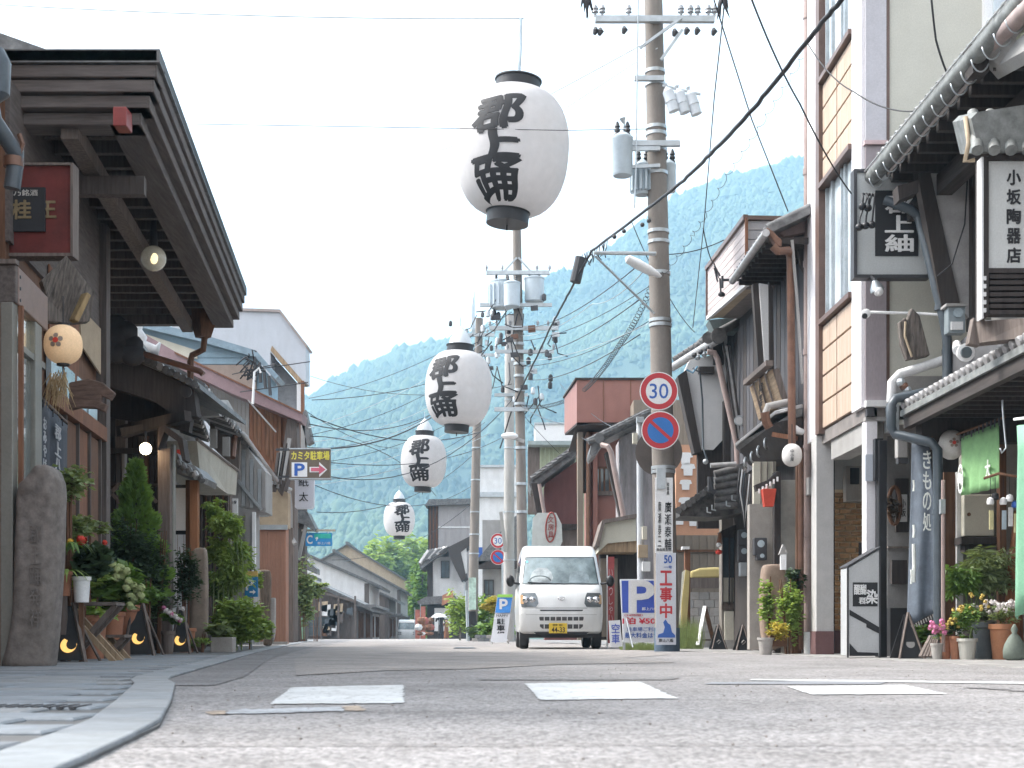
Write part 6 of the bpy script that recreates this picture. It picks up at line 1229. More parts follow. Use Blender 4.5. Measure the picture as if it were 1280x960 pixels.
D = 50; t = thing('road_information_sign', 'blue and green rectangular sign with a white C shape under a rail, over the village', 'sign', P(398, 683, D)); b = B(); cbox(b, 382, 415, 666, 682.5, D, .08); bd = b.make('board', mat('azure sign face', (.03, .28, .62), rough=.4, bump=0, var=.05), t); b = B(); cbox(b, 393, 414, 667, 673, D - .006, .005); b.make('green_band', mat('teal band', (.05, .5, .4), bump=0), bd)
b = B(); text(b, 'C', P(387, 674.5, D), CR, CU, width=.2, height=.3, bold=.06, off=.01); b.make('white_symbol', WHITE, bd); b = B(); b.ball(P(396, 673, D - .03), .05, 8); b.tube([P(397, 671, D - .03), P(395.5, 676, D - .03)], .02, 5); text(b, '郡上八幡', P(405, 679, D), CR, CU, width=.45, height=.09, bold=0, off=.012); b.make('white_marks', WHITE, bd)
B().bar(P(377, 663, D), P(419, 663, D), .07).make('rail', mat('tan rail', (.5, .42, .33), bump=0), t); 
for x in (386, 410): B().bar(P(x, 663, D), P(x, 667, D), .03).make('hanger', ZINC, t)
D = 23.5; t = thing('small_parking_sign', 'small blue P sign with yellow head behind the bamboo on the left', 'sign', P(313, 748, D)); b = B(); cbox(b, 306, 322, 721, 746, D, .04); bd = b.make('board', mat('teal blue face', (.03, .2, .42), bump=0), t); b = B(); cbox(b, 306, 322, 714, 721, D, .04); b.make('yellow_head', mat('ochre face', (.6, .42, .14), bump=0), t); b = B(); text(b, 'P', P(312, 731, D), CR, CU, width=.12, height=.18, bold=.03); arrow(b, P(316, 740, D), .1, .08, -.008); b.make('letter', WHITE, bd); B().bar((gx(314, D + .05), D + .06, 0), P(314, 745, D + .06), .03).make('post', ZINC, t)
# ---- plants and stands along the left pavement
PS = 'potted plants of the left shop'
t = vine('feathery light green plant behind the top of the granite pillar', 84, 572, 640, 12.9, .55, 900, LF_G, .07, 41); t['category'] = 'plant'
t = vine('pale tasselled foliage above the red flower', 108, 640, 676, 14.6, .55, 500, LF_G, .07, 42)
t = thing('conifer', 'narrow pointed conifer rising behind the dark bush', 'tree', (gx(172, 19), 19, 0)); cone_foliage(B(), (gx(170, 19), 19, hz(745, 19)), .42, hz(578, 19) - hz(745, 19), 5200, .09, 3, .75).make('foliage', LF_M, t, kind='stuff', fix=False); B().tube([(gx(170, 19), 19, 0), (gx(170, 19), 19, 1.6)], .04, 6).make('trunk', W_BRN, t)
vine('large dark rounded bush left of the grey porch post', 158, 640, 770, 18.4, 1.0, 3600, LF_D, .07, 44, stems=4)
vine('right part dark bush hanging beside the grey porch post', 195, 650, 800, 18.8, .5, 1500, LF_D, .07, 45)
vine('dark bush in a terracotta pot right of the porch post', 233, 672, 772, 20, .5, 1600, LF_D, .06, 46, pt=(.13, .35, TERRA))
# palm like leaves
def blades(b, c, n, ln, w_, seed, up=.5):
    r = random.Random(seed); c = V(c)
    for k in range(n):
        a = r.uniform(0, 6.283); d = V((math.cos(a), math.sin(a), 0)); L_ = ln * r.uniform(.6, 1.1); prev = c; pw = w_ * .4; m = 6
        for j in range(1, m + 1):
            u = j / m; p = c + d * L_ * u * .8 + V((0, 0, L_ * (up * 1.6 * u - (up + .5) * u * u))); w2 = w_ * math.sin(math.pi * min(.98, u * .85 + .15)); s_ = d.cross(V((0, 0, 1)))
            b.add([prev - s_ * pw, prev + s_ * pw, p + s_ * w2, p - s_ * w2], [(0, 1, 2, 3)]); prev, pw = p, w2
    return b
t = thing('strap_leaf_plant', 'plant with long arching strap leaves beside the white pot', 'plant', (gx(86, 12.6), 12.6, 0)); blades(B(), P(84, 690, 12.6), 22, .38, .016, 3, .7).make('leaf_blades', LF_M, t, kind='stuff', fix=False); blades(B(), P(84, 715, 12.6), 14, .3, .014, 5, .3).make('lower_blades', LF_B, t, kind='stuff', fix=False); pot(t, P(80, 745, 12.7) , .07, .22, TERRA)
B().bar((gx(80, 12.7), 12.7, 0), (gx(80, 12.7), 12.7, hz(745, 12.7)), .05).make('stand', W_GREY, t)
def bloom(b, c, r_, n, s_, seed=0):
    r = random.Random(seed)
    for k in range(n):
        d = V((r.gauss(0, 1), r.gauss(0, 1), r.gauss(0, 1))).normalized(); p = V(c) + d * r_ * r.uniform(.6, 1.15); x = d.orthogonal().normalized() * s_; y = d.cross(x); b.add([p + x, p + y, p - x, p - y], [(0, 1, 2, 3)])
    return b
t = thing('flowering_plant', 'dark leaved plant with one red flower and a yellow one in a white pot', 'potted plant', (gx(102, 12.8), 12.8, 0)); leaves(B(), P(112, 700, 12.9), (.22, .2, .2), 500, .11, seed=9, asp=.55).make('foliage', LF_D, t, kind='stuff', fix=False)
bloom(B(), P(102, 675, 12.65), .04, 60, .022).make('red_flower', FL_R, t, fix=False); bloom(B(), P(88, 677, 12.65), .025, 30, .018).make('yellow_flower', mat('golden petals', (.7, .45, .06), bump=0), t, fix=False); bloom(B(), P(131, 678, 12.8), .02, 20, .016).make('red_bud', FL_R, t, fix=False)
pot(t, P(102, 753, 12.7), .078, .23, WHITE, taper=.8); B().bar((gx(102, 12.7), 12.7, 0), (gx(102, 12.7), 12.7, hz(753, 12.7)), .04).make('stand', W_BRN, t)
HYD = 'hydrangea mass'
t = thing('hydrangea', 'sprawling hydrangea with cream green flower heads in a terracotta pot', 'potted plant', (gx(143, 15), 15, 0)); leaves(B(), P(143, 735, 15), (.38, .3, .36), 1300, .13, seed=13, asp=.55).make('foliage', LF_M, t, kind='stuff', fix=False)
for i, (x, y) in enumerate(((133, 692), (140, 705), (147, 713), (152, 720), (158, 714), (161, 727), (167, 732), (172, 738), (176, 745), (163, 745), (137, 700), (150, 709), (163, 757), (158, 735), (168, 748), (116, 756), (176, 735), (145, 722))): bloom(B(), P(x, y, 14.72 + .02 * (i % 4)), .042, 80, .016, i).make('flower_head', FL_C, t, fix=False)
pot(t, (gx(141, 14.8), 14.8, hz(800, 14.8)), .12, .29, TERRA); B().bx(gx(130, 14.8), gx(158, 14.8), 14.65, 14.95, .0, hz(800, 14.8) - .004).make('stand', W_BRN, t)
t = vine('bright leafed plant in a large terracotta pot between the folding stand legs', 116, 740, 790, 14.2, .4, 500, LF_B, .09, 48, pt=(.14, .45, TERRA)); t['category'] = 'potted plant'
t = thing('terracotta_pot', 'dark terracotta pot tucked behind the hydrangea', 'pot', (gx(163, 16.5), 16.5, 0)); pot(t, (gx(163, 16.5), 16.5, .1), .14, .5, TERRA)
def folding_stand(label, px1, px2, py, D):
    t = thing('folding_stand', label, 'stand', (gx((px1 + px2) / 2, D), D, 0), 'wooden folding plant stands'); z = hz(py, D)
    for dy in (-.12, .12):
        B().bar((gx(px1, D), D + dy, z), (gx(px2, D), D + dy, .0), .045).make('leg', W_TAN, t); B().bar((gx(px2, D) + 0, D + dy * .8, z), (gx(px1, D), D + dy * .8, .0), .045).make('leg', W_GREY, t)
    B().bx(gx(px1, D) - .02, gx(px2, D) + .02, D - .15, D + .15, z, z + .03).make('board', W_GREY, t); return t
folding_stand('crossed wooden folding stand left of the hydrangea pot', 84, 148, 757, 13.2)
folding_stand('low crossed wooden stand under the hydrangea pot', 133, 158, 797, 14.4)
def moon_sign(label, x1, x2, ytop, D, ybot):
    t = thing('easel_board', label, 'sign', (gx((x1 + x2) / 2, D), D, 0), 'black boards with crescent moons'); xm = (x1 * .45 + x2 * .55); zb = .03
    X1, X2, XM, Z = gx(x1, D), gx(x2, D), gx((x1 + x2) / 2 - (x2 - x1) * .12, D), hz(ytop, D)
    b = B(); b.poly([(X1, D, zb), (X2, D, zb), (XM + .03, D + .16, Z), (XM - .04, D + .16, Z)], (0, .025, 0)); bd = b.make('board', mat('blackboard', (.03, .032, .035), rough=.7, var=.2), t)
    B().bar((X2 + .01, D - .01, 0), (XM + .03, D + .15, Z + .03), .03).make('leg', W_GREY, t); B().bar((X1, D - .01, 0), (XM - .04, D + .15, Z + .03), .025).make('leg', W_DK, t); B().bar((X2, D + .5, 0), (XM, D + .18, Z), .02).make('prop', W_GREY, t)
    c = V(((X1 + X2) / 2 - .01, D + .028, zb + (Z - zb) * .28)); r_ = .072; pts = []; n = 16; sl = V((0, .16, Z - zb)).normalized()
    for k in range(n + 1): a = R(125) + R(250) * k / n; pts.append((r_ * math.cos(a), r_ * math.sin(a)))
    for k in range(n, -1, -1): a = R(140) + R(220) * k / n; pts.append((r_ * .38 + r_ * .66 * math.cos(a), r_ * .12 + r_ * .70 * math.sin(a)))
    b = B(); 
    for k in range(n):
        o_, i_2 = pts[k], pts[len(pts) - 1 - k]; o2, i2 = pts[k + 1], pts[len(pts) - 2 - k]; f_ = lambda p: c + V((-p[0] * -1, 0, 0)) + sl * p[1] + V((0, -.006, 0))
        b.add([f_(o_), f_(o2), f_(i2), f_(i_2)], [(0, 1, 2, 3)])
    b.make('crescent_moon', mat('amber moon with own glow', (.8, .45, .13), bump=0, dirt=0, emit=.35), bd, fix=False); return t  # the flat crescent is given a faint glow in its material
moon_sign('black board with a crescent moon beside the foot of the granite pillar', 66, 106, 757, 12.6, 826); moon_sign('black board with a crescent moon below the hydrangea', 154, 192, 745, 16.3, 812); moon_sign('smallest black board with a crescent moon, by the white flowers', 214, 237, 762, 18.6, 812)
t = thing('flowering_plant', 'white and pale pink flowers in a slatted basket by the porch post', 'potted plant', (gx(213, 18.4), 18.4, 0)); leaves(B(), P(216, 772, 18.4), (.17, .15, .15), 350, .07, seed=5).make('foliage', LF_M, t, kind='stuff', fix=False)
for i in range(14): bloom(B(), P(205 + (i * 7) % 25, 760 + (i * 5) % 17, 18.22), .028, 40, .014, i).make('flower_head', FL_W if i % 5 else FL_P, t, fix=False)
pot(t, (gx(210, 18.4), 18.4, 0), .085, .3, W_GREY, 'basket')
t = thing('cane_plant', 'tall feathery bamboo growing right of the slim stone post', 'plant', (gx(280, 22.5), 22.5, 0))
for i, (px, py, w_, h_, n, lm) in enumerate(((284, 655, 52, 40, 1100, LF_B), (276, 690, 44, 50, 900, LF_B), (290, 720, 50, 60, 900, LF_B), (268, 640, 30, 34, 400, LF_B), (300, 690, 32, 60, 600, LF_B), (275, 735, 40, 50, 600, LF_M))): leaves(B(), P(px, py, 22.4 + .1 * i), (w_ / 2 / FOC * 22.4, .35, h_ / 2 / FOC * 22.4), n * 2, .10, seed=60 + i, asp=.18, droop=.8).make('foliage', lm, t, kind='stuff', fix=False)
for k in range(7): x = gx(266 + k * 6, 22.5); B().tube([(x, 22.5, 0), (x + .02, 22.5, 1.4), (x + rnd.uniform(-.15, .1), 22.5, rnd.uniform(1.9, 2.3))], [.013, .01, .004], 6).make('cane', LF_G, t)
t = vine('wide low mass of bright narrow leaves at the foot of the bamboo', 296, 742, 808, 21.5, .95, 6500, LF_B, .085, 71, stems=0); t2 = vine('low light green leaves right of the big leafy mass, by the stump', 325, 765, 808, 24, .5, 1600, LF_B, .08, 72, stems=0)
t = thing('planter_box', 'grey stone trough with a spotted leaf plant under the bamboo', 'planter', (gx(274, 20.3), 20.3, 0)); B().bx(gx(265, 20.3), gx(292, 20.3), 20.2, 20.5, 0, .22).make('trough', CONC, t, bev=.012); leaves(B(), P(276, 788, 20.3), (.22, .16, .12), 220, .12, seed=77, asp=.5).make('foliage', LF_G, t, kind='stuff', fix=False)
# ================================================================ RIGHT SIDE
# ---- white panelled building
t = thing('panelled_building', 'tall white building with peach ribbed panels, mauve pillar and cream side wall on the right', 'building', FR.q(16, 0, 0)); DC = 15.9
WP = mat('white enamel frame', (.7, .68, .7), rough=.4, var=.03, bump=0, dirt=.1); PEACH = mat('peach ribbed panel', (.43, .31, .225), rough=.6, var=.24, st=(9, 9, .25), scale=5, bump=.5, dirt=.12, c2=(.56, .44, .35)); MV = mat('mauve pillar', (.3, .26, .275), rough=.5, var=.05, st=(1, 1, .3), dirt=.15); MVL = mat('pale mauve pillar', (.46, .45, .48), rough=.5, var=.04, dirt=.1); BRS = mat('brown metal strip', (.14, .09, .075), rough=.4, bump=0)
XC = FR.q(DC, 0, 0).x
b = B(); b.poly([(XC + .04, DC + .06, 2.85), (XC + 9, DC + .06, 2.85), (XC + 9, DC + .06, 13), (XC + .04, DC + .06, 13)], (-.05, 2.7, 0)); b.make('body', PL_C, t)
b = B(); cbox(b, 1112, 1250, -60, 530, DC, .06); b.make('side_wall', mat('cream wall paint', (.52, .51, .45), var=.03, dirt=.15, bump=.05), t)
b = B(); cbox(b, 1082, 1108, 180, 505, DC - .04, .12); b.make('pillar', MV, t); b = B(); cbox(b, 1082, 1108, -60, 176, DC - .04, .12); b.make('pillar', MVL, t); b = B(); cbox(b, 1081, 1110, 175, 180, DC - .08, .14); b.make('pillar_joint', mat('rose joint', (.5, .38, .38), bump=0), t); b = B(); cbox(b, 1108, 1112, -60, 505, DC - .02, .08); b.make('brown_strip', BRS, t)
d = lambda px: FR.D(px)
b = B(); b.fb(FR, DC, d(1070), 0, .05, 2.8, 12.5); b.make('corner_frame', WP, t); b = B(); b.fb(FR, d(1026.5), d(1015), -.02, .06, 2.74, 12.5); b.make('corner_frame', WP, t); b = B(); b.fb(FR, d(1031), d(1026.5), -.02, .075, 2.78, 12.5); b.make('brown_strip', BRS, t)
rows = [2.83, 3.16, 3.49, 3.81, 4.12]; rows2 = [5.88, 6.2, 6.52, 6.84, 7.14]
for rw in (rows, rows2):
    for z1, z2 in zip(rw, rw[1:]):
        for p1, p2 in ((1031, 1048.8), (1049.2, 1070)):
            b = B().fb(FR, d(p2) + .012, d(p1) - .012, -.03, .03, z1 + .012, z2 - .012); b.make('wall_panel', PEACH, t, bev=.006)
B().fb(FR, DC + .05, d(1015), -.2, .0, 2.83, 4.12).make('panel_backing', BRS, t); B().fb(FR, DC + .05, d(1015), -.2, .0, 5.88, 7.14).make('panel_backing', BRS, t)
for z in (4.13, 7.15, 5.83): B().fb(FR, d(1070), d(1031), -.05, .09, z, z + .06).make('sill', BRS, t)
for z1, z2 in ((4.2, 5.82), (7.22, 9.0)):
    B().fb(FR, d(1070), d(1031), -.08, -.06, z1, z2).make('curtain', CURT, t)
    B().fb(FR, d(1070), d(1031), -.04, -.03, z1, z2).make('window_glass', mat('pale reflecting glass', (.5, .56, .6), rough=.08, var=.25, scale=1.2, bump=0, dirt=0, spec=.8), t)
    for px in (1069, 1056, 1052, 1040, 1033): B().fb(FR, d(px) - .02, d(px) + .02, -.03, .01, z1, z2).make('window_stile', ZINC, t)
b = B(); cbox(b, 1231, 1300, -40, 62, 13.9 + 1.9, .1); b.make('side_window_frame', WHITE, t); b = B(); cbox(b, 1243, 1300, -40, 55, 15.75, .06); b.make('side_window_glass', MC['pale reflecting glass'], t)
# carport under it
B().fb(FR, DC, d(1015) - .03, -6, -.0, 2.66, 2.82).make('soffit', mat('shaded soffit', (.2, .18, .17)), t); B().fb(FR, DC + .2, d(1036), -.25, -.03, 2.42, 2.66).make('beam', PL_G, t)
b = B(); cbox(b, 1020.5, 1042, 545, 789, 17.95, .3); b.make('column', PL_W if 0 else mat('pale render', (.46, .45, .44), var=.08, dirt=.3), t); b = B(); cbox(b, 1019.5, 1042.5, 789, 822, 17.92, .33); b.make('column_base', mat('maroon base', (.14, .075, .075), var=.1, dirt=.3), t)
b = B(); cbox(b, 1042, 1084, 560, 822, 19.3, .2); b.make('back_wall', MC['pale render'], t); b = B(); cbox(b, 1042, 1086, 788, 822, 19.1, .2); b.make('wall_base', MC['maroon base'], t)
b = B(); cbox(b, 1041.5, 1043.5, 560, 822, 18.9, .1); b.make('dark_jamb', BLACK, t)
b = B(); cbox(b, 1043, 1086, 612, 788, 19.24, .05); b.make('mortar', mat('ochre mortar', (.8, .66, .45), var=.1), t)
bm_ = [mat('brown brick %d' % i, c, var=.3, scale=20, bump=.5) for i, c in enumerate(((.36, .2, .09), (.45, .26, .12), (.3, .17, .08)))]
X0 = gx(1043, 19.2); bw = .152; bh = .075; r_ = 0; z = hz(787.5, 19.2); rr = random.Random(4); bmesh_ = {}
def unit_box(k, w_, d_, h_, m):
    if (k, m.name) not in bmesh_:
        me = bpy.data.meshes.new('brick'); b = B().bx(0, w_, 0, d_, 0, h_); me.from_pydata(b.v, [], b.f); me.materials.append(m); bmesh_[(k, m.name)] = me
    return bmesh_[(k, m.name)]
while z < hz(614, 19.2):
    x = X0 - (bw / 2 if r_ % 2 else 0)
    while x < gx(1085, 19.2):
        x1 = max(x, X0); w_ = min(x + bw - .02, gx(1086, 19.2)) - x1
        if w_ > .02:
            o = bpy.data.objects.new('brick', unit_box(round(w_, 3), w_, .04, bh - .022, rr.choice(bm_))); col.objects.link(o); o.parent = t; o.location = V((x1, 19.2 + rr.uniform(0, .006), z)) - V(ORG[t.name])
        x += bw
    z += bh; r_ += 1
t2 = thing('intercom_box', 'tall grey cabinet mounted on the wall above the brown bricks', 'cabinet', P(1068, 605, 18.95)); b = B(); cbox(b, 1058, 1078, 582, 627, 18.95, .2); b.make('case', mat('beige cabinet', (.3, .27, .24), rough=.5), t2, bev=.01); b = B(); cbox(b, 1063, 1074, 585, 605, 18.93, .02); b.make('window', BLACK, t2)
b = B(); cbox(b, 1075, 1082, 678, 695, 18.95, .08); tag(b.make('mail_slot', IRON, None, loc=tuple(P(1078, 690, 18.9))), 'small dark box fixed low on the brick wall', 'box')
# front pillar and dark post by the shop
b = B(); cbox(b, 1083, 1096.5, 505, 695, 15.9, .2); b.make('front_pillar', WP, t); b = B(); cbox(b, 1082, 1098, 568, 601, 15.83, .06); b.make('pillar_plate', mat('pale blue grey plate', (.42, .45, .5), bump=0, var=.04), t)
for k, (x1, x2, y1, y2) in enumerate(((1083, 1112, 500, 508), (1084, 1093, 509, 520), (1108, 1124, 505, 540), (1082, 1110, 521, 526))): b = B(); cbox(b, x1, x2, y1, y2, 15.8 + .03 * k, .1); b.make('bracket', [PL_W, IRON, ZINC, PL_G][k], t)
b = B(); cbox(b, 1098.5, 1109, 550, 822, 15.7, .16); b.make('dark_post', BLACK, t, bev=.008); b = B(); cbox(b, 1094, 1104, 548, 600, 15.72, .1); b.make('dark_board', BLACK, t)
# mauve drain pipes at the left edge
t = thing('drain_pipe', 'tall mauve drain pipe running the full height beside the white building', 'drain pipe', P(1010, 818, 18.6)); a = P(1010, -40, 18.7); B().tube([P(1010, 818, 18.7), a], .055, 12).make('pipe', PIPE_M, t, smooth=True)
for y in (20, 215, 330, 440, 560, 668): B().lathe([(.066, -.04), (.066, .04)], P(1010, y, 18.7), 14).make('clamp', PIPE_M, t, smooth=True)
B().tube([P(1018, -30, 18.65), P(1018, 740, 18.65)], .02, 8).make('thin_pipe', PL_G, t); B().tube([P(1003, 540, 18.6), P(996, 538, 18.55), P(994, 534, 18.5)], [.04, .05, .035], 10).make('white_outlet', WHITE, t, smooth=True)
B().bx(P(1008, 0, 18.55).x, P(1018, 0, 18.55).x, 18.45, 18.6, hz(619, 18.5), hz(597, 18.5)).make('grey_box', PL_G, t, bev=.01); B().tube([P(1011, 790, 18.5), P(1011, 819, 18.5)], .065, 12).make('white_foot', WHITE, t, smooth=True); B().tube([P(1001, 560, 18.6), P(1001, 812, 18.6)], .04, 8).make('brown_pipe', BRONZE, t)

# ---- dark board house (third on the right) with balcony box
t = thing('dark_board_house', 'tall dark boarded house with copper pipe and tiled eaves left of the white building', 'house', P(980, 818, 20)); n6 = .6
B().fb(FR, 19.7, 25.5, -3, -.05, 0, 5.6).make('wall', W_VD, t); B().fb(FR, 18.75, 19.7, -.3, -.05, 2.7, 5.6).make('corner_wall', W_VD, t)
b = B(); i = 0
for i in range(22): dd = 18.8 + i * .3; B().fb(FR, dd, dd + .27, -.05, -.02, 2.9, 5.4).make('wall_board', [mat('slate boards', (.07, .067, .074), st=(6, 6, .5), var=.25), W_VD][i % 3 == 0], t)
b = B(); b.poly([FR.q(18.3, n6, 5.42), FR.q(20.7, n6, 5.42), FR.q(20.7, -.4, 5.9), FR.q(18.3, -.4, 5.9)], (0, 0, .08)); b.make('eave', TILE, t)
for k in range(13): p = FR.q(18.38 + k * .19, n6 + .02, 5.5); B().lathe([(.01, 0), (.06, .01), (.06, .9)], p, 10, V((1, 0, .48)).to_track_quat('Z', 'Y').to_matrix()).make('eave_tile', TILE, t, smooth=True)
for k in range(10): B().fb(FR, 18.45 + k * .24, 18.5 + k * .24, -.3, n6 - .03, 5.33, 5.41).make('rafter', W_VD, t)
B().tube([FR.q(20.7, n6 + .06, 5.4), FR.q(18.2, n6 + .06, 5.4)], .05, 10).make('gutter', TILE_L, t, smooth=True)
b = B(); b.poly([P(967, 284, 18.6), P(976, 272, 18.6), P(1006, 262, 18.6), P(1006, 290, 18.6), P(980, 296, 18.6)], (0, 3, 0)); b.make('upper_roof', mat('brown ridge tile', (.22, .16, .15), var=.2), t)
b = B(); cprism(b, ((958, 283), (966, 288), (978, 300), (977, 309), (970, 306), (962, 292)), 18.2, .15); b.make('ridge_end_tile', BRONZE, t, bev=.02)
B().tube([P(966, 308, 18.1), P(972, 314, 18.1), P(985, 313, 18.3), P(988, 322, 18.4), P(989, 430, 18.5), P(990, 556, 18.5)], .052, 12).make('copper_pipe', BRONZE, t, smooth=True); B().tube([P(990, 300, 18.3), P(996, 370, 18.4), P(1003, 480, 18.5)], .02, 6).make('conduit', PL_G, t)
b = B(); cprism(b, ((990, 288), (1006, 292), (1006, 340), (1001, 330), (994, 300)), 18.72, .1); b.make('dark_gable_board', W_VD, t)
b = B(); cprism(b, ((941, 355), (948, 352), (958, 470), (949, 475)), 19.8, .15); b.make('wing_timber', W_VD, t); b = B(); cprism(b, ((949, 354), (961, 356), (961, 460), (957, 470)), 19.75, .1); b.make('wing_plaster', PL_W, t); b = B(); cprism(b, ((961, 352), (966, 360), (968, 470), (962, 470)), 19.7, .2); b.make('wing_timber', W_VD, t)
# lower eave
b = B(); b.poly([P(919, 556, 21), P(969, 516, 18.9), P(1003, 508, 18.7), P(1003, 520, 18.7), P(972, 528, 18.9), P(925, 562, 21)], (.1, .5, 0)); b.make('lower_eave', TILE, t)
for f_ in (0, .5): B().tube([P(920, 555 + 4 * f_, 20.9), P(969, 515 + 4 * f_, 18.85), P(1003, 506.5 + 4 * f_, 18.65)], .016, 6).make('eave_trim', TILE_L, t, smooth='all')
b = B(); b.poly([P(925, 562, 21), P(970, 528, 18.9), P(1003, 521, 18.7), P(1003, 570, 18.9), P(935, 580, 21.2)], (.3, .8, 0)); b.make('eave_underside', W_VD, t)
for x, y in ((957, 548), (948, 558), (940, 565), (932, 572)): B().tube([P(x, y, 19.6), P(x - 1.5, y + 4, 19.5), P(x - 1.5, y + 10, 19.5), P(x + 1, y + 13, 19.6)], .015, 6).make('gutter_hook', ZINC, t, smooth='all')
B().tube([P(956, 520, 18.6), P(960, 508, 18.6), P(975, 505, 18.6), P(990, 502, 18.6)], .05, 10).make('roof_pipe', PL_G, t, smooth=True); B().tube([P(956, 515, 18.58), P(958, 528, 18.6), P(962, 535, 18.6)], .06, 8).make('roof_pipe_end', BRONZE, t, smooth=True); B().bar(P(966, 543, 19), P(996, 548, 18.8), .06).make('brown_rail', W_RED, t)
b = B(); cbox(b, 968, 976, 590, 818, 19.2, .15); b.make('post', W_VD, t); b = B(); cbox(b, 976, 1003, 600, 818, 19.4, .1); b.make('cream_wall', mat('dull cream wall', (.42, .4, .36), dirt=.3), t); b = B(); cbox(b, 996, 1002, 575, 818, 18.75, .1); b.make('brown_jamb', W_BRN, t)
B().tube([P(969, 700, 19), P(971, 815, 19)], .02, 6).make('thin_pole', W_VD, t); b = B(); cbox(b, 942, 970, 577, 640, 20, .1); b.make('cream_panel', PL_C, t); b = B(); cbox(b, 937, 970, 630, 812, 19.6, .2); b.make('cement_wall', mat('warm cement', (.36, .33, .3), dirt=.35, var=.12), t)
for x in (951, 959, 967): b = B(); cbox(b, x, x + .7, 577, 630, 19.97, .03); b.make('panel_joint', W_GREY, t)
b = B(); cprism(b, ((944, 606), (960, 600), (972, 588), (976, 592), (962, 606), (946, 614)), 18.9, .15); b.make('ragged_eave', W_VD, t)
for k in range(6): p = P(949 + k * 4.6, 611 - k * 3.0, 18.85); B().tube([p, p + V((0, 0, -.06))], .014, 5).make('rope_tick', WHITE, t)
# balcony box of the neighbour
t = thing('clapboard_balcony', 'pinkish clapboard balcony box jutting over the street, high left of the dark board house', 'balcony', P(910, 396, 22)); CB = mat('pale pink clapboard', (.5, .43, .42), rough=.6, var=.06, dirt=.2); 
c1, c2, fD, nD = P(932.5, 271, 21), P(932.5, 357, 21), 24, 21
A_, B_ = P(884, 337, 24), P(884, 398, 24); n_ = 8
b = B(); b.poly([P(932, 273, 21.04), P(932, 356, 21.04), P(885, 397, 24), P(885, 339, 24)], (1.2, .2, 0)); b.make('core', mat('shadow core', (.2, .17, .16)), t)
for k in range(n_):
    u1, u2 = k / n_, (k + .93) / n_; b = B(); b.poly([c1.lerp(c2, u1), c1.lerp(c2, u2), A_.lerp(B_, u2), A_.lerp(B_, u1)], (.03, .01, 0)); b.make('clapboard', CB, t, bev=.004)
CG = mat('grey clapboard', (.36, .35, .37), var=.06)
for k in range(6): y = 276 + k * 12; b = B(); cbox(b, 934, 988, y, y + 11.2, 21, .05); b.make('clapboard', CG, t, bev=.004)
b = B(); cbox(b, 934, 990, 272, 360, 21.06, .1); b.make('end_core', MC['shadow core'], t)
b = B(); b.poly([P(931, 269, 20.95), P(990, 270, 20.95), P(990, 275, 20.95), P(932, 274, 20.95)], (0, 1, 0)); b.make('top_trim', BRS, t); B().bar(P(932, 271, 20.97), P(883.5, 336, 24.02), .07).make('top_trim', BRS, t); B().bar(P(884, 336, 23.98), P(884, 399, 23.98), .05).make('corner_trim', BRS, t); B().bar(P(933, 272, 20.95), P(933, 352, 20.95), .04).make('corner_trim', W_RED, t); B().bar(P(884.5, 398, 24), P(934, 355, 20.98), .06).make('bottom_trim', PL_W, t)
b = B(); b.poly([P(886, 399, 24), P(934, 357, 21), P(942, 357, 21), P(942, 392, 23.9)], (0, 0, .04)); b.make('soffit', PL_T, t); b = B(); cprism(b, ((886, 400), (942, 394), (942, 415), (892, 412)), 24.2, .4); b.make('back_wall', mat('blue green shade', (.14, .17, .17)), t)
B().tube([P(903, 350, 20.9), P(930, 350, 20.9)], .02, 6).make('bracket', IRON, t); B().tube([P(903, 345, 20.9), P(903, 360, 20.9)], .018, 6).make('bracket_end', IRON, t); B().ball(P(902, 368, 20.9), .05, 10, (1.1, .8, .8)).make('insulator', IRON, t, smooth=True)
for k, (a, c) in enumerate((((893, 332), (900, 345)), ((893, 335), (897, 352)), ((900, 348), (901, 366)))): B().tube([P(*a, 20.8), P(*c, 20.8)], .014, 6).make('wire_clip', IRON, t)
b = B(); b.ball(P(943.5, 370, 20), .02, 8); b.make('small_white_lamp', WHITE, t)
# ---- plastered house with wing wall
D = 25; t = thing('plastered_house', 'old white plastered house with slanting pipes and lattice window beside the tall pole', 'house', P(905, 815, D)); TR = mat('old dark tile', (.085, .08, .08), rough=.6, var=.4, scale=9, dirt=.5, c2=(.18, .17, .165))
b = B(); cbox(b, 890, 945, 405, 640, D + .3, .3); b.make('wall', PL_W, t); b = B(); cbox(b, 872, 920, 545, 660, D + .1, .15); b.make('dark_boarding', W_VD, t); b = B(); cprism(b, ((853, 470), (862, 450), (908, 440), (908, 545), (892, 562), (873, 562)), D, .3); b.make('wing_plaster', PL_W, t); b = B(); cprism(b, ((847, 470), (858, 462), (877, 565), (868, 566)), D - .1, .4); b.make('wing_timber', W_VD, t)
b = B(); cbox(b, 874, 893, 458, 466, D - .15, .3); b.make('bracket_beam', W_VD, t); b = B(); cbox(b, 892, 905, 410, 455, D - .12, .1); b.make('shade_board', W_VD, t)
b = B(); b.poly([P(838, 462, 27), P(896, 424, 24.2), P(906, 406, 24.2), P(884, 414, 25), P(845, 452, 27)], (.3, 1.4, .3)); b.make('roof', TR, t); G0, G1 = P(841, 459, 26.6), P(896, 425, 24.1); B().tube([G0, G1], .075, 12).make('gutter', TILE_L, t, smooth=True)
for k in range(9): p = G0.lerp(G1, k / 8) + V((.02, 0, .12)); B().lathe([(.01, 0), (.075, .01), (.075, .7)], p, 12, V((1, .1, .55)).to_track_quat('Z', 'Y').to_matrix()).make('eave_tile', TR, t, smooth=True)
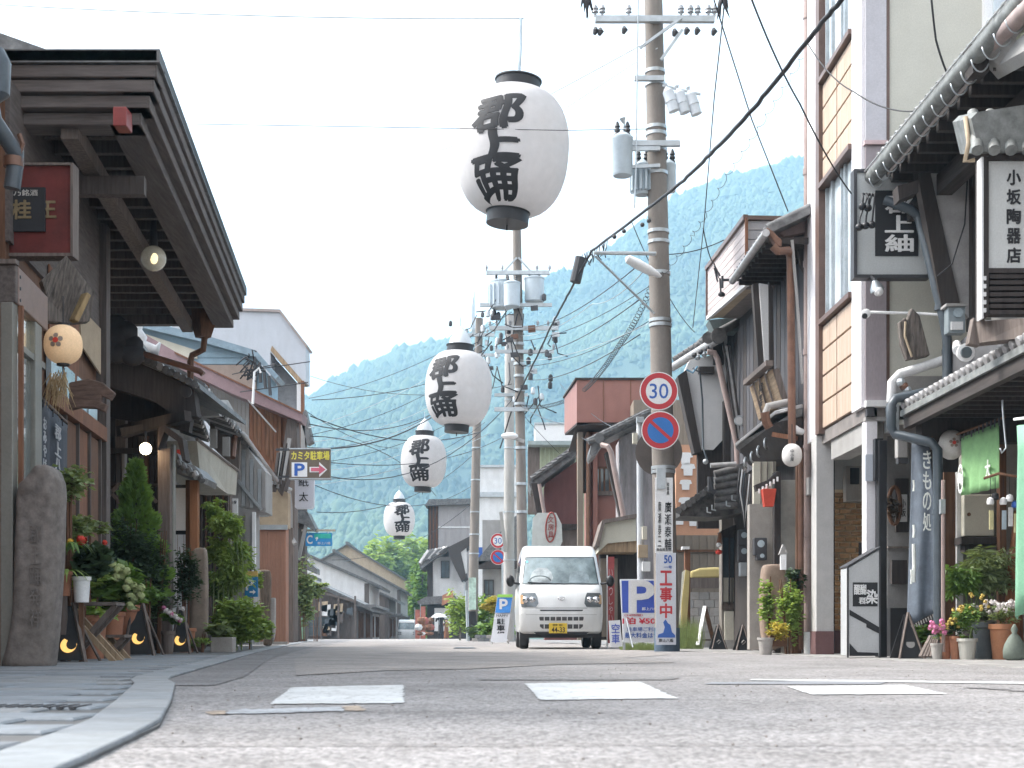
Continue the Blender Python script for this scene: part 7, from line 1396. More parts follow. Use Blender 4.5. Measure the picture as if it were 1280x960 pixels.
B().lathe([(.03, 0), (.06, .04), (.10, .0), (.125, .02), (.13, .12)], P(897.5, 421, 23.9), 20, V((0, -1, 0)).to_track_quat('Z', 'Y').to_matrix()).make('round_end_tile', TR, t, smooth=True); B().lathe([(.02, 0), (.08, .02), (.1, .1)], P(884, 424, 24), 16, V((0, -1, 0)).to_track_quat('Z', 'Y').to_matrix()).make('round_end_tile', TR, t, smooth=True)
for k in range(5): B().ball(P(868 + k * 4, 444 - k * 2 + (k % 2) * 5, 24.3), .05, 8).make('wire_knot', [IRON, ZINC][k % 2], t, smooth=True)
B().tube([P(866, 460, 24.4), P(875, 466, 24.4), P(878, 500, 24.6), P(879, 560, 24.7), P(884, 575, 24.4)], .016, 6).make('service_wire', PIPE_B, t, smooth='all'); B().tube([P(858, 462, 24.4), P(866, 466, 24.4), P(872, 458, 24.4)], .018, 6).make('blue_wire', mat('blue cable', (.15, .3, .42), bump=0), t)
B().ball(P(882, 577, 24.2), .05, 10).make('wire_end', ZINC, t, smooth=True)
B().tube([P(884, 440, 24), P(893, 441, 24), P(897, 449, 24), P(921, 555, 24), P(922, 580, 24)], .05, 10).make('drain_pipe', PIPE_M, t, smooth=True)
for k in range(3): B().bar(P(904 + k * 4, 432, 23.9), P(922 + k * 4.5 - k * 2, 548, 23.9), .03).make('rail', [W_VD, TILE_L, W_VD][k], t)
b = B(); cbox(b, 905, 914, 500, 580, D - .2, .2); b.make('corner_post', W_VD, t)
b = B(); cprism(b, ((848, 634), (886, 607), (905, 590), (930, 578), (932, 640), (905, 645), (890, 646), (850, 645)), 23.6, 1.0); b.make('lower_roof', TR, t)
for k in range(7): B().tube([P(848 + k * 6, 638 - k * 4.2, 23.4), P(858 + k * 6, 634 - k * 4.2, 24.5)], .06, 8).make('roof_tile', TR, t, smooth=True)
for k in range(6): B().tube([P(893, 593 + k * 8, 23.4), P(921, 586 + k * 9, 23.4)], .065, 10).make('ridge_tile', [TR, TILE][k % 2], t, smooth=True)
B().tube([P(888, 582, 23.2), P(920, 580, 23.2)], .04, 8).make('horizontal_pipe', TILE_L, t); B().tube([P(888, 596, 23.3), P(888, 612, 23.3), P(894, 616, 23.3)], .05, 8).make('finial', IRON, t, smooth=True)
for x, y in ((884, 640), (890, 637), (908, 632), (915, 625)): B().tube([P(x, y - 6, 23.3), P(x, y, 23.3), P(x + 5, y + 1, 23.3)], .013, 5).make('gutter_hook', ZINC, t)
b = B(); cbox(b, 902, 946, 636, 815, D - .3, .3); b.make('lower_wall', mat('dull board wall', (.2, .18, .16), dirt=.4), t)
for k in range(4): b = B(); cbox(b, 903 + k * 8.5, 904.2 + k * 8.5, 672, 756, D - .45, .1); b.make('window_bar', W_VD, t)
for x1, x2, y1, y2, m in ((903, 930, 664, 672, W_VD), (902, 936, 754, 762, W_GREY), (904, 914, 722, 752, PL_C), (917, 926, 722, 752, PL_C), (904, 927, 672, 722, GLASS), (906, 920, 764, 800, PL_C), (922, 936, 762, 796, PL_C)): b = B(); cbox(b, x1, x2, y1, y2, D - .36, .05); b.make('lattice_panel' if m is not GLASS else 'pane', m, t)
b = B(); cbox(b, 906, 936, 800, 815, D - .4, .3); b.make('plinth', CONC, t)
b = B(); cprism(b, ((901, 664), (928, 652), (930, 657), (903, 672)), D - .6, .4); b.make('small_canopy', W_VD, t)
for k, (x, y, w_, h_) in enumerate(((923, 662, 14, 20), (923, 682, 14, 20), (925, 703, 9, 17), (943, 672, 16, 22), (946, 692, 13, 8))):
    t2 = thing('electric_meter', ['upper left dark electric meter box', 'dark electric meter box under the first', 'grey junction box lowest under the meters', 'wide dark electric meter to the right', 'small dark box beneath the right meter'][k] + ' on the plastered house', 'meter', P(x + w_ / 2, y + h_, 23.3)); b = B(); cbox(b, x, x + w_, y, y + h_, 19.4 if k > 2 else 23.4, .16); b.make('case', [IRON, IRON, ZINC, IRON, IRON][k], t2, bev=.012)
    if k != 2: B().disc(P(x + w_ / 2, y + h_ * .35, 19.4 if k > 2 else 23.4), .05 if k < 4 else .03, (0, -1, 0), .02, 16).make('dial', GLASS_L, t2)
for k in range(7): a = P(925 + k * 3, 585 + k * 2, 23.1); wire_ = B().tube([a, P(922 + k * 3, 610 + 4 * k, 23), P(928 + k, 640, 23.1), P(930, 660, 23.2)], .012, 5); wire_.make('meter_cable', [RUBBER, WHITE, PIPE_B][k % 3], t, smooth='all')
# loose things of these fronts
t = thing('round_clock', 'small round dial fixed on the rails above the tiled eave', 'dial', P(924, 526, 23.6)); B().disc(P(924, 526, 23.7), .085, (0, -1, 0), .05, 24).make('case', ZINC, t); B().disc(P(924, 526, 23.645), .065, (0, -1, 0), .006, 24).make('face', PL_W, t)
t = thing('wooden_signboard', 'tilted old wooden board with dark relief letters on the tiled eave', 'sign', P(960, 525, 18.9)); D0, D1_ = 20.3, 18.9
b = B(); b.poly([P(937, 484, D0), P(965, 461, D1_), P(978, 503, D1_), P(948, 525, D0)], (.06, .1, 0)); bd = b.make('board', wood('old sign wood', (.33, .24, .16), 1), t); cA, cB_ = P(937, 484, D0), P(965, 461, D1_); cC, cDd = P(948, 525, D0), P(978, 503, D1_)
for k, m in enumerate(('OLD',) * 3): u = .27 + .25 * k; B().bar(cA.lerp(cB_, u) + V((-.03, 0, 0)), cC.lerp(cDd, u) + V((-.03, 0, 0)), .025).make('relief_bar', W_GREY, bd)
B().bar(cA + V((-.05, -.05, .05)), cB_ + V((-.05, -.1, .06)), .1, .07).make('hood', W_GREY, t); b = B(); b.poly([P(966, 462, D1_), P(974, 460, D1_), P(986, 503, D1_), P(979, 504, D1_)], (.03, .2, 0)); b.make('side_board', W_GREY, t)
b = B(); vtext(b, '陶器', (cA.lerp(cDd, .5)) + V((-.02, -.03, 0)), (cB_ - cA), CU, .2, .36, bold=.0, off=.05); b.make('relief_lettering', W_VD, bd)
small_lantern('unlit white paper lantern with small writing under the tiled eave', 990, 569, 12.5, 18.3, 0, False, sq=1.15, cp=False); b = B(); vtext(b, '中小屋', P(990, 569, 18.17), CR, CU, .045, .16, bold=0); b.make('lantern_lettering', INK, bpy.data.objects['paper_lantern.002'])
t = thing('red_hanging_basket', 'red tapered paper shade hanging below the ragged eave', 'shade', P(960, 632, 18.8)); b = B(); b.lathe([(.085, -.12), (.125, .1), (.12, .11)], P(960.5, 622, 18.8), 4, Matrix.Rotation(R(45), 3, 'Z')); b.make('shade', mat('red paper', (.55, .07, .04), bump=0), t)
t = thing('red_charm', 'small red and white hanging charm at the corner of the plastered house', 'charm', P(899, 690, 23.9)); b = B(); b.ball(P(898.5, 690, 23.9), .055, 10, (1.1, 1, .8)); b.make('red_bell', FL_R, t, smooth=True); B().tube([P(900, 666, 23.9), P(899, 680, 23.9)], [.02, .05], 8).make('red_cap', W_RED, t, smooth=True); B().ball(P(898.5, 681, 23.88), .045, 8).make('white_head', WHITE, t, smooth=True)
standing_stone('broad tan natural stone slab standing among vines right of the meters', [(705, 955, 975), (709, 950, 983), (760, 949, 986), (815, 949, 986)], 19.0, .2, mat('tan rock', (.3, .22, .17), var=.3, dirt=.4, bump=.7), 5, 'standing_slab')
vine('leafy vine hanging over the tan stone slab', 960, 712, 806, 18.7, .26, 520, LF_B, .07, 81); vine('green climbing plant beside the dark pole of the board house', 986, 716, 812, 18.4, .46, 1700, LF_B, .06, 82); vine('dark leaves of the climber above the green plant', 993, 705, 740, 18.6, .3, 260, LF_D, .09, 83)
t = thing('yellow_leaved_plant', 'small yellow leaved plant in a wooden box at the foot of the slab', 'potted plant', P(972, 812, 18.2)); leaves(B(), P(971, 788, 18.1), (.2, .14, .13), 620, .045, seed=6).make('foliage', LF_Y, t, kind='stuff', fix=False); b = B(); cbox(b, 963, 984, 794, 808, 18.1, .2); b.make('box', W_BRN, t); pot(t, (gx(957, 18.1), 18.1, 0), .1, .22, CONC)
t = thing('white_box_lamp', 'small white hanging lamp box beside the thin pole', 'lamp', P(979, 712, 18.3)); b = B(); cbox(b, 976, 983, 693, 712, 18.3, .06); b.make('case', WHITE, t); b = B(); cprism(b, ((974, 693), (979, 680), (985, 692)), 18.3, .08); b.make('bracket', PL_G, t)
def aboard(label, x1, x2, yt, D, m, face=None, dy=.35, nm='a_frame_board', grp=None, lean=0):
    t = thing(nm, label, 'sign', (gx((x1 + x2) / 2, D), D, 0), grp); X1, X2, XM = gx(x1, D), gx(x2, D), gx((x1 + x2) / 2 + lean, D); Z = hz(yt, D); b = B(); b.poly([(X1, D - dy / 2, .01), (X2, D - dy / 2, .01), (XM + .03, D - .02, Z), (XM - .03, D - .02, Z)], (0, .02, 0)); bd = b.make('front_leaf', m, t); b = B(); b.poly([(X1, D + dy / 2, .01), (X2, D + dy / 2, .01), (XM + .03, D + .01, Z), (XM - .03, D + .01, Z)], (0, .02, 0)); b.make('rear_leaf', m, t)
    B().bar((X1, D - dy / 2 - .012, 0), (XM, D - .03, Z + .02), .02).make('edge_strip', W_GREY, t); B().bar((X2, D - dy / 2 - .012, 0), (XM, D - .03, Z + .02), .02).make('edge_strip', W_GREY, t); return t, bd, V(((X1 + X2) / 2, D - dy / 2, 0)), V((0, dy / 2, Z)).normalized()
for lb, x1, x2, yt, D in (('black triangular floor board with a pale mark, left one by the block wall', 888, 907, 782, 24), ('black triangular floor board with a pale mark in front of the meters', 918, 938, 783, 22.5)):
    t, bd, c, sl = aboard(lb, x1, x2, yt, D, BLACK, grp='black triangular floor boards'); b = B(); p = c + sl * .14 + V((0, -.016, 0)); b.tube([p + V((-.04, 0, 0)), p + V((0, 0, .04)), p + V((.03, 0, .02)), p + V((-.02, 0, -.03))], .01, 5); b.make('pale_mark', PL_G, bd)
t = thing('folding_board', 'white edged folding board leaning open by the grass', 'sign', P(880, 806, 25)); B().bar(P(872, 806, 24.6), P(881, 758, 25), .06, .03).make('white_leg', WHITE, t); B().bar(P(893, 806, 25.4), P(881, 758, 25), .07, .03).make('brown_leg', W_BRN, t); B().bar(P(875, 800, 25), P(891, 800, 25.2), .03).make('rail', W_GREY, t)
b = B(); cbox(b, 896, 906, 783, 796, 26, .1); tag(b.make('orange_box', mat('orange card', (.55, .15, .05), bump=0), None, loc=tuple(P(900, 796, 26))), 'orange red box behind the triangular boards', 'box')

# ---- pottery shop, nearest on the right
FP = Frame(4.36, -.025, -1); ZE = 5.2
t = thing('pottery_shop', 'old dark pottery shop with heavy tiled eave and lower tiled canopy, nearest on the right', 'shop', FP.q(13, -1, 0)); PT = t
dn, df = 8.0, 15.55
GT = mat('pale roof tile', (.17, .175, .17), rough=.5, var=.3, scale=10, dirt=.45, c2=(.27, .28, .27))
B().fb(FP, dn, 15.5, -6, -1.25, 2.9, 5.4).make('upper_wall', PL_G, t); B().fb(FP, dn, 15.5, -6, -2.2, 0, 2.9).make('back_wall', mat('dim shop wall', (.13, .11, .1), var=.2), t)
b = B(); b.poly([FP.q(dn, -.02, ZE + .05), FP.q(df, -.02, ZE + .05), FP.q(df, -2.4, ZE + 1.25), FP.q(dn, -2.4, ZE + 1.25)], (0, 0, .1)); b.make('roof', TR, t)
n = int((df - dn) / .165)
for k in range(n): # rows of barrel tiles, the eave tile of each as its own part
    p = FP.q(dn + .08 + k * .165, .02, ZE + .19); sl = (FP.q(0, -2.4, 1.2) - FP.q(0, 0, 0)).normalized(); Mq = sl.to_track_quat('Z', 'Y').to_matrix()
    for j in range(3): B().lathe([(.02, 0), (.062, .004), (.07, .02), (.062, .05), (.058, .3)], p + sl * (.3 * j), 12, Mq).make('eave_tile', GT, t, smooth=True)
B().tube([FP.q(df + .05, .1, ZE - .02), FP.q(dn, .1, ZE + .02)], .085, 16).make('gutter', GT, t, smooth=True); B().tube([FP.q(df, .19, ZE + .03), FP.q(dn, .19, ZE + .07)], .008, 5).make('gutter_rim', TILE_L, t)
for k in range(26):
    p = FP.q(df - .15 - k * .26, .1, ZE - .03); b = B().tube([p + FP.N * (.085 * math.cos(a_)) + V((0, 0, .0 + .155 * math.sin(a_))) for a_ in [R(-20 - 16 * j_) for j_ in range(9)]], .007, 5); b.make('gutter_hook', ZINC, t, smooth='all')
B().fb(FP, dn, df - .05, -1.3, -.05, ZE - .02, ZE + .03).make('soffit', W_VDH, t)
for k in range(24): B().fb(FP, 8.2 + k * .3, 8.27 + k * .3, -1.2, -.06, ZE - .12, ZE - .022).make('rafter', W_VD, t)
B().fb(FP, dn, df - .1, -.62, -.46, ZE - .34, ZE - .125).make('eave_beam', W_VDH, t)
for dd in (15.1, 11.6): B().fb(FP, dd, dd + .14, -1.25, -.25, ZE - .52, ZE - .345).make('bracket_arm', W_VD, t)
D = 14.9; b = B(); cprism(b, ((1145, 205), (1160, 202), (1201, 384), (1178, 388)), D - .05, .16); b.make('wing_timber', W_VD, t)
b = B(); cprism(b, ((1160, 202), (1183, 190), (1216, 200), (1216, 402), (1199, 384)), D, .12); b.make('wing_plaster', PL_W if 0 else mat('dull white plaster', (.42, .41, .41), dirt=.4), t)
b = B(); cbox(b, 1176, 1232, 190, 212, D - .08, .2); b.make('wing_beam', W_VD, t); b = B(); cbox(b, 1215, 1230, 195, 410, D - .1, .2); b.make('post', W_VD, t); b = B(); cprism(b, ((1122, 232), (1148, 225), (1148, 240), (1124, 250)), D - .3, .2); b.make('bracket_end', W_VD, t)
b = B(); b.tube([P(1210, 210, D - .15), P(1206, 280, D - .15), P(1190, 330, D - .15), P(1172, 345, D - .2)], .008, 5); b.make('loose_wire', RUBBER, t, smooth='all')
B().tube([P(1106, 250, 15.2), P(1138, 262, 15.1), P(1149, 272, 15.1), P(1158, 310, 15), P(1180, 400, 14.9), P(1184, 425, 14.9), P(1184, 472, 14.9), P(1178, 486, 14.9), P(1150, 492, 14.9), P(1120, 498, 14.9), P(1114, 506, 14.9), P(1114, 534, 14.9), P(1119, 543, 14.9), P(1164, 553, 14.6), P(1172, 562, 14.6), P(1173, 640, 14.6), P(1173, 815, 14.6)], .05, 14).make('down_pipe', PIPE_B, t, smooth=True)
B().tube([P(1183, 449, 15.0), P(1124, 468, 15.0), P(1115, 478, 15.0), P(1114, 503, 15.0)], .05, 14).make('white_pipe', mat('pale pipe lagging', (.55, .55, .55), rough=.5, bump=.1), t, smooth=True)
for x, y in ((1172, 640), (1173, 760), (1184, 440), (1114, 512), (1175, 385)): B().lathe([(.058, -.025), (.058, .025)], P(x, y, 14.62 if y > 600 else 14.92), 14).make('pipe_joint', PIPE_B, t, smooth=True)
b = B(); cbox(b, 1118, 1183, 470, 500, 15.15, .1); b.make('grey_panel', PL_G, t)
for k in range(4): B().ball(P(1126 + k * 4, 478 + k * 5, 14.95), .05, 8).make('valve', [ZINC, BRONZE][k % 2], t, smooth=True)
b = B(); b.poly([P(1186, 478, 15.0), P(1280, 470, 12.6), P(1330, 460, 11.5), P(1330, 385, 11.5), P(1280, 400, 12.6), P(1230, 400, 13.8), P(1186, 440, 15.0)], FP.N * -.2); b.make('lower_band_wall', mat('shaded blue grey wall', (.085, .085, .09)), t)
# lower canopy with barrel tiles
FC = Frame(4.39, -.0174, -1); ZC = 2.6; dn2 = 8.6
b = B(); b.poly([FC.q(dn2, 0, ZC), FC.q(15.0, 0, ZC), FC.q(15.0, -1.3, ZC + .55), FC.q(dn2, -1.3, ZC + .55)], (0, 0, .05)); b.make('canopy_roof', TR, t)
for k in range(40):
    p = FC.q(14.95 - k * .155, .03, ZC + .06); sl = V((1, 0, .42)).normalized(); B().lathe([(.012, 0), (.045, .003), (.05, .02), (.046, .04), (.044, .5)], p, 10, sl.to_track_quat('Z', 'Y').to_matrix()).make('canopy_tile', TILE_L, t, smooth=True)
B().fb(FC, dn2, 15.0, .0, .035, ZC - .045, ZC + .02).make('canopy_edge', GT, t); B().fb(FC, dn2, 15.0, -.08, -.0, ZC - .17, ZC - .02).make('canopy_fascia', W_VDH, t)
for k in range(24): B().fb(FC, 8.8 + k * .26, 8.86 + k * .26, -1.3, -.08, ZC - .12, ZC - .03).make('canopy_rafter', W_VD, t)
B().fb(FC, dn2, 14.9, -1.2, -.1, ZC - .03, ZC - .0).make('canopy_board', W_VDH, t); B().fb(FC, 14.7, 14.9, -1.3, -.1, ZC - .35, ZC - .13).make('canopy_beam', W_VD, t)
B().fb(FC, dn2, 14.7, -1.2, -1.1, ZC - .5, ZC - .12).make('inner_lintel', W_VD, t)
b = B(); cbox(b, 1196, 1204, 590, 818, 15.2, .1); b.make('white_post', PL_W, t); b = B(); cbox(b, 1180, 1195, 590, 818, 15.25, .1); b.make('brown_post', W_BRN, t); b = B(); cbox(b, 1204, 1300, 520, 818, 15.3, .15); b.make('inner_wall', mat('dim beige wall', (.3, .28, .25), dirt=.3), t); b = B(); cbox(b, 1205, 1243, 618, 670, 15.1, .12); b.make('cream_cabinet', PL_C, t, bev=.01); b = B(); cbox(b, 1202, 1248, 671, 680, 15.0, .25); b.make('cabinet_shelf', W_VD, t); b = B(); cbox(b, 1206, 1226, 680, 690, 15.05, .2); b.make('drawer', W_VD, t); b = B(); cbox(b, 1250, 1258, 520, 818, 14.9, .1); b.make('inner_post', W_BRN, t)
B().disc(P(1211, 643, 15.1), .02, (0, -1, 0), .01, 10).make('knob', W_BRN, t); b = B(); cbox(b, 1171, 1174.5, 555, 815, 15.0, .08); b.make('grey_post', W_GREY, t)
B().tube([P(1179, 600, 14.4), P(1179, 815, 14.4)], .02, 6).make('conduit', PIPE_M, t); b = B(); cbox(b, 1176, 1182, 624, 642, 14.38, .06); b.make('switch_box', ZINC, t)
# recess between the buildings
b = B(); cbox(b, 1109, 1142, 545, 820, 16.9, .1); b.make('recess_wall', mat('grey recess wall', (.27, .265, .26), dirt=.35), t); b = B(); cbox(b, 1110, 1142, 683, 685, 16.86, .05); b.make('recess_rail', W_GREY, t); b = B(); cbox(b, 1115, 1134, 700, 730, 16.8, .1); b.make('dark_cabinet', W_VD, t); b = B(); cbox(b, 1113, 1140, 760, 820, 16.4, .4); b.make('dark_chest', BLACK, t)
b = B(); cbox(b, 1120, 1136, 598, 665, 16.82, .05); pl = b.make('plaque', W_VD, t); b = B(); cbox(b, 1124, 1134, 618, 652, 16.8, .02); b.make('plaque_paper', PL_W, pl); b = B(); vtext(b, '小坂', P(1129, 635, 16.8), CR, CU, .06, .22, bold=0); b.make('plaque_lettering', INK, pl)
t = thing('dried_wreath', 'dark dried wreath hanging in the recess beside the blue banner', 'wreath', P(1118, 632, 16.7)); B().tube([P(1118, 632, 16.72) + V((.07 * math.cos(a), 0, .22 * math.sin(a))) for a in [2 * math.pi * k / 20 for k in range(21)]], .025, 6).make('ring', W_BRN, t, smooth='all'); b = leaves(B(), P(1118, 632, 16.7), (.13, .04, .27), 260, .06, seed=4); b.make('dried_leaves', mat('dried leaves', (.1, .07, .045), bump=0), t, kind='stuff', fix=False)
t = thing('wall_cabinet', 'small pale meter box above the blue banner', 'box', P(1128, 578, 15.2)); b = B(); cbox(b, 1122, 1135, 545, 572, 15.2, .12); b.make('case', PL_G, t, bev=.01); b = B(); cbox(b, 1123, 1135, 572, 579, 15.2, .1); b.make('base', IRON, t)
# signs
D = 15.3; t = thing('framed_sign', 'large black framed sign with white brush writing on a black panel, below the eave end', 'sign', P(1114, 346, D)); b = B(); cbox(b, 1070, 1162, 214, 344, D, .1); bd = b.make('board', mat('pale sign face', (.48, .5, .5), rough=.4, var=.03, bump=0), t)
for x1, x2, y1, y2 in ((1067.5, 1071.5, 211, 347), (1160, 1163, 211, 347), (1071.5, 1160, 211, 214.5), (1071.5, 1160, 343, 347)): b = B(); cbox(b, x1, x2, y1, y2, D - .03, .16); b.make('frame', IRON, t)
b = B(); cbox(b, 1094, 1148, 238, 320, D - .008, .007); bp_ = b.make('black_panel', INK, bd); b = B(); vtext(b, '郡上紬', P(1124, 280, D - .008), CR, CU, .30, .62, bold=.02); b.make('brush_lettering', WHITE, bp_)
B().tube([P(1088, 346, D), P(1094, 352, D - .05)], .03, 8).make('lamp_arm', IRON, t); B().lathe([(.03, 0), (.07, .08), (.075, .12)], P(1093, 351, D - .05), 14, V((.3, 0, -1)).to_track_quat('Z', 'Y').to_matrix()).make('spot_lamp', ZINC, t, smooth=True); B().ball(P(1098, 364, D - .08), .055, 12).make('bulb', WHITE, t, smooth=True)
b = B()
for x, y in ((1075, 258), (1082, 260), (1088, 252), (1072, 284), (1080, 282), (1089, 281), (1068, 262)): pass
t = thing('wire_weights', 'cluster of round black insulators hanging from the wires before the framed sign', 'insulators', P(1082, 270, 14.9))
for k, (x, y) in enumerate(((1078, 258), (1085, 260), (1074, 284), (1082, 282), (1090, 281))): B().ball(P(x, y, 14.9), .042, 12, (1, 1, .95)).make('insulator', BLACK, t, smooth=True); B().tube([P(x, y, 14.9), P(x + 1, y - 12, 14.92), P(1078 + k * 4, 242, 14.95), P(1092, 245, 15.1)], .01, 5).make('wire_loop', RUBBER, t, smooth='all')
D = 11.9; t = thing('shop_sign', 'white vertical sign with black characters under a small tiled roof at the right edge', 'sign', P(1260, 400, D)); b = B(); cbox(b, 1236, 1296, 200, 335, D, .14); bd = b.make('board', mat('greyish sign white', (.55, .56, .55), rough=.3, var=.04, bump=0), t)  # board face is one even greyish white
for x1, x2, y1, y2 in ((1229, 1236, 196, 395), (1236, 1300, 193, 200), (1236, 1300, 335, 341)): b = B(); cbox(b, x1, x2, y1, y2, D - .03, .2); b.make('frame', W_VD, t)
b = B(); cbox(b, 1227, 1229.5, 196, 398, D - .05, .12); b.make('pale_edge_strip', PL_W, t)  # plain white strip down the left side of the sign
b = B(); 
for i, ch in enumerate('小坂陶器店'): text(b, ch, P(1267, 222 + i * 24.3, D), CR, CU, width=.115, height=.125, bold=.018)
b.make('black_lettering', INK, bd)
for k in range(7): b = B(); cbox(b, 1237, 1297, 343 + k * 7.4, 348 + k * 7.4, D - .02, .12); b.make('louvre_slat', W_VD, t)
b = B(); cbox(b, 1237, 1297, 341, 396, D + .12, .03); b.make('louvre_back', BLACK, t)
b = B(); b.poly([P(1214, 148, D - .1), P(1222, 140, D - .1), P(1300, 128, D - .1), P(1300, 188, D - .1), P(1224, 190, D - .1)], (0, .5, .15)); b.make('hood_roof', GT, t)
for k in range(4): B().tube([P(1222 + k * 21, 188, D - .14), P(1216 + k * 21, 142, D + .25)], .05, 10).make('hood_tile', GT, t, smooth=True)
B().tube([P(1207, 146, D), P(1211, 178, D), P(1206, 202, D), P(1218, 200, D)], .02, 6).make('hood_stay', PL_T, t, smooth='all'); b = B(); b.poly([P(1222, 402, D + .2), P(1300, 396, D - .4), P(1300, 420, D - .4), P(1226, 428, D + .2)], (0, .2, 0)); b.make('bracket_timber', W_GREY, t)
B().bar(P(1216, 432, D + .3), P(1222, 400, D + .3), .1).make('bracket_post', W_GREY, t)
for k in range(5): b = B(); cbox(b, 1229, 1233, 345 + k * 10, 350 + k * 10, D - .055, .02); b.make('vent_slot', PL_W, t)
t = thing('eave_frame', 'greenish bamboo pole and dark timbers at the near end of the shop eave, upper right', 'eave', P(1240, 80, 12.2)); B().tube([P(1186, 98, 13.8), P(1258, 56, 11.8), P(1300, 30, 10.9)], .03, 10).make('bamboo_pole', mat('green bamboo', (.4, .42, .3), bump=.1), t, smooth=True); B().bar(P(1218, 60, 12.2), P(1222, 95, 12.2), .14, .2).make('dark_block', W_VD, t)
b = B(); b.poly([P(1236, 68, 12.0), P(1300, 8, 10.8), P(1300, 52, 10.8), P(1248, 82, 12.0)], (.1, .3, 0)); b.make('grey_board', PL_G, t); B().tube([P(1232, 62, 12.1), P(1300, -4, 10.6)], .07, 12).make('brown_gutter', BRONZE if 0 else PIPE_M, t, smooth=True)
b = B()
for k in range(9): a = P(1184 + rnd.uniform(-3, 3), 95 + rnd.uniform(-3, 3), 13.9); b.tube([a, a + V((rnd.uniform(-.1, .25), 0, -rnd.uniform(.15, .35))), a + V((rnd.uniform(-.1, .3), 0, -rnd.uniform(.1, .4)))], .008, 5)
b.make('tangled_wires', RUBBER, t, smooth='all', kind='stuff')
t = thing('meter_box', 'grey glazed electricity meter box at the foot of the wing wall', 'meter', P(1196, 416, 14.5)); b = B(); cbox(b, 1185, 1207, 382, 416, 14.5, .14); b.make('case', mat('grey blue case', (.24, .28, .3), rough=.3, bump=0), t, bev=.01); B().disc(P(1197, 391, 14.5), .05, (0, -1, 0), .02, 16).make('dial', GLASS_L, t); b = B(); cbox(b, 1183, 1209, 379, 382, 14.45, .2); b.make('lid', PL_G, t); b = B(); cbox(b, 1189, 1204, 402, 412, 14.48, .02); b.make('label_plate', PL_W, t)
t = thing('flood_lamp', 'round white flood lamp above the lower canopy', 'lamp', P(1205, 440, 13.9)); Mq = V((.1, -1, -.1)).to_track_quat('Z', 'Y').to_matrix(); B().lathe([(.04, -.12), (.06, -.05), (.085, 0), (.09, .03), (.065, .04)], P(1206, 441, 13.9), 20, Mq).make('housing', WHITE, t, smooth=True); B().lathe([(.055, .0), (.055, .046)], P(1206, 441, 13.88), 18, Mq).make('lens', GLASS, t, smooth=True); B().tube([P(1197, 438, 14.1), P(1196, 430, 14.3)], [.05, .04], 10).make('mount', WHITE, t, smooth=True)
t = thing('security_camera', 'white pipe arm with a small camera across the cream wall', 'camera', P(1080, 394, 15.3)); B().tube([P(1080, 390, 15.3), P(1150, 392, 15.2), P(1182, 394, 15.1)], .016, 8).make('arm', WHITE, t); B().lathe([(.03, 0), (.045, .02), (.05, .12), (.035, .13)], P(1083, 391, 15.4), 14, V((-.3, -1, -.3)).to_track_quat('Z', 'Y').to_matrix()).make('camera_head', WHITE, t, smooth=True); B().disc(P(1081, 395, 15.26), .03, (-.3, -1, -.3), .01, 12).make('lens', BLACK, t)
t = thing('driftwood_carving', 'dark rough carved timber leaning on the canopy corner', 'carving', P(1145, 450, 15)); b = B(); D = 14.95; b.poly([P(1140, 384, D), P(1150, 394, D), P(1163, 444, D), P(1146, 448, D), P(1134, 400, D)], (0, .12, 0)); b.poly([P(1124, 402, D), P(1132, 396, D), P(1144, 420, D), P(1147, 447, D), P(1134, 450, D), P(1127, 430, D)], (0, .1, 0)); b.make('timber', MC['charred weathered board'], t, bev=.015); B().tube([P(1132, 402, D - .05), P(1131, 420, D - .05), P(1140, 446, D - .05)], .012, 6).make('pale_grain', PL_T, t)
# curtains, banners, lantern
GRN = mat('grass green cloth', (.2, .38, .17), var=.12, scale=12, bump=.2, dirt=.05)
t = thing('green_curtain', 'bright green shop curtain with white crest and mark under the canopy', 'curtain', P(1225, 620, 14)); a, c = P(1201, 548, 14.3), P(1249, 528, 13.5); cl = cloth('cloth', a, c, .58, .62, GRN, t, amp=.022, n=40, wave=4)
B().tube([a + V((-.04, 0, .04)), c + V((.05, 0, .05))], .012, 8).make('rail', W_BRN, t)
for k in range(11): p = a.lerp(c, k / 10); B().tube([p + V((0, 0, .05)), p + V((0, 0, -.03))], .012, 6).make('loop', IRON, t)
rg = (c - a).normalized(); WD = mat('white dye', (.72, .74, .7), bump=0, dirt=0); b = B(); pc = a.lerp(c, .1) + V((0, 0, -.42)); nn_ = rg.cross(V((0, 0, 1)))
for rr0, rr1 in ((.06, .078),):
    for k in range(20):
        a1, a2 = 2 * math.pi * k / 20, 2 * math.pi * (k + 1) / 20; f_ = lambda r_, a_: pc + rg * (r_ * .8 * math.cos(a_)) + V((0, 0, r_ * 1.9 * math.sin(a_))) + nn_ * .045; b.add([f_(rr0, a1), f_(rr0, a2), f_(rr1, a2), f_(rr1, a1)], [(0, 1, 2, 3)])
vtext(b, '陶', pc, rg, CU, .075, .15, bold=.02, off=.045); vtext(b, '大', a.lerp(c, .82) + V((0, 0, -.42)), rg, CU, .1, .2, bold=.02, off=.045); b.make('white_marks', WD, cl)
t = thing('green_banner', 'pale jade upright banner at the right edge of the street', 'banner', P(1274, 770, 11.5)); a, c = P(1271, 532, 11.6), P(1300, 528, 11.2); cloth('cloth', a, c, 1.58, 1.4, mat('jade cloth', (.2, .4, .27), var=.08, bump=.1), t, amp=.03, n=14); B().tube([a + V((-.02, 0, .05)), c + V((0, 0, .05))], .012, 6).make('rail', WHITE, t)
IND = mat('faded indigo cloth', (.115, .138, .17), var=.18, scale=9, bump=.25, dirt=.1)
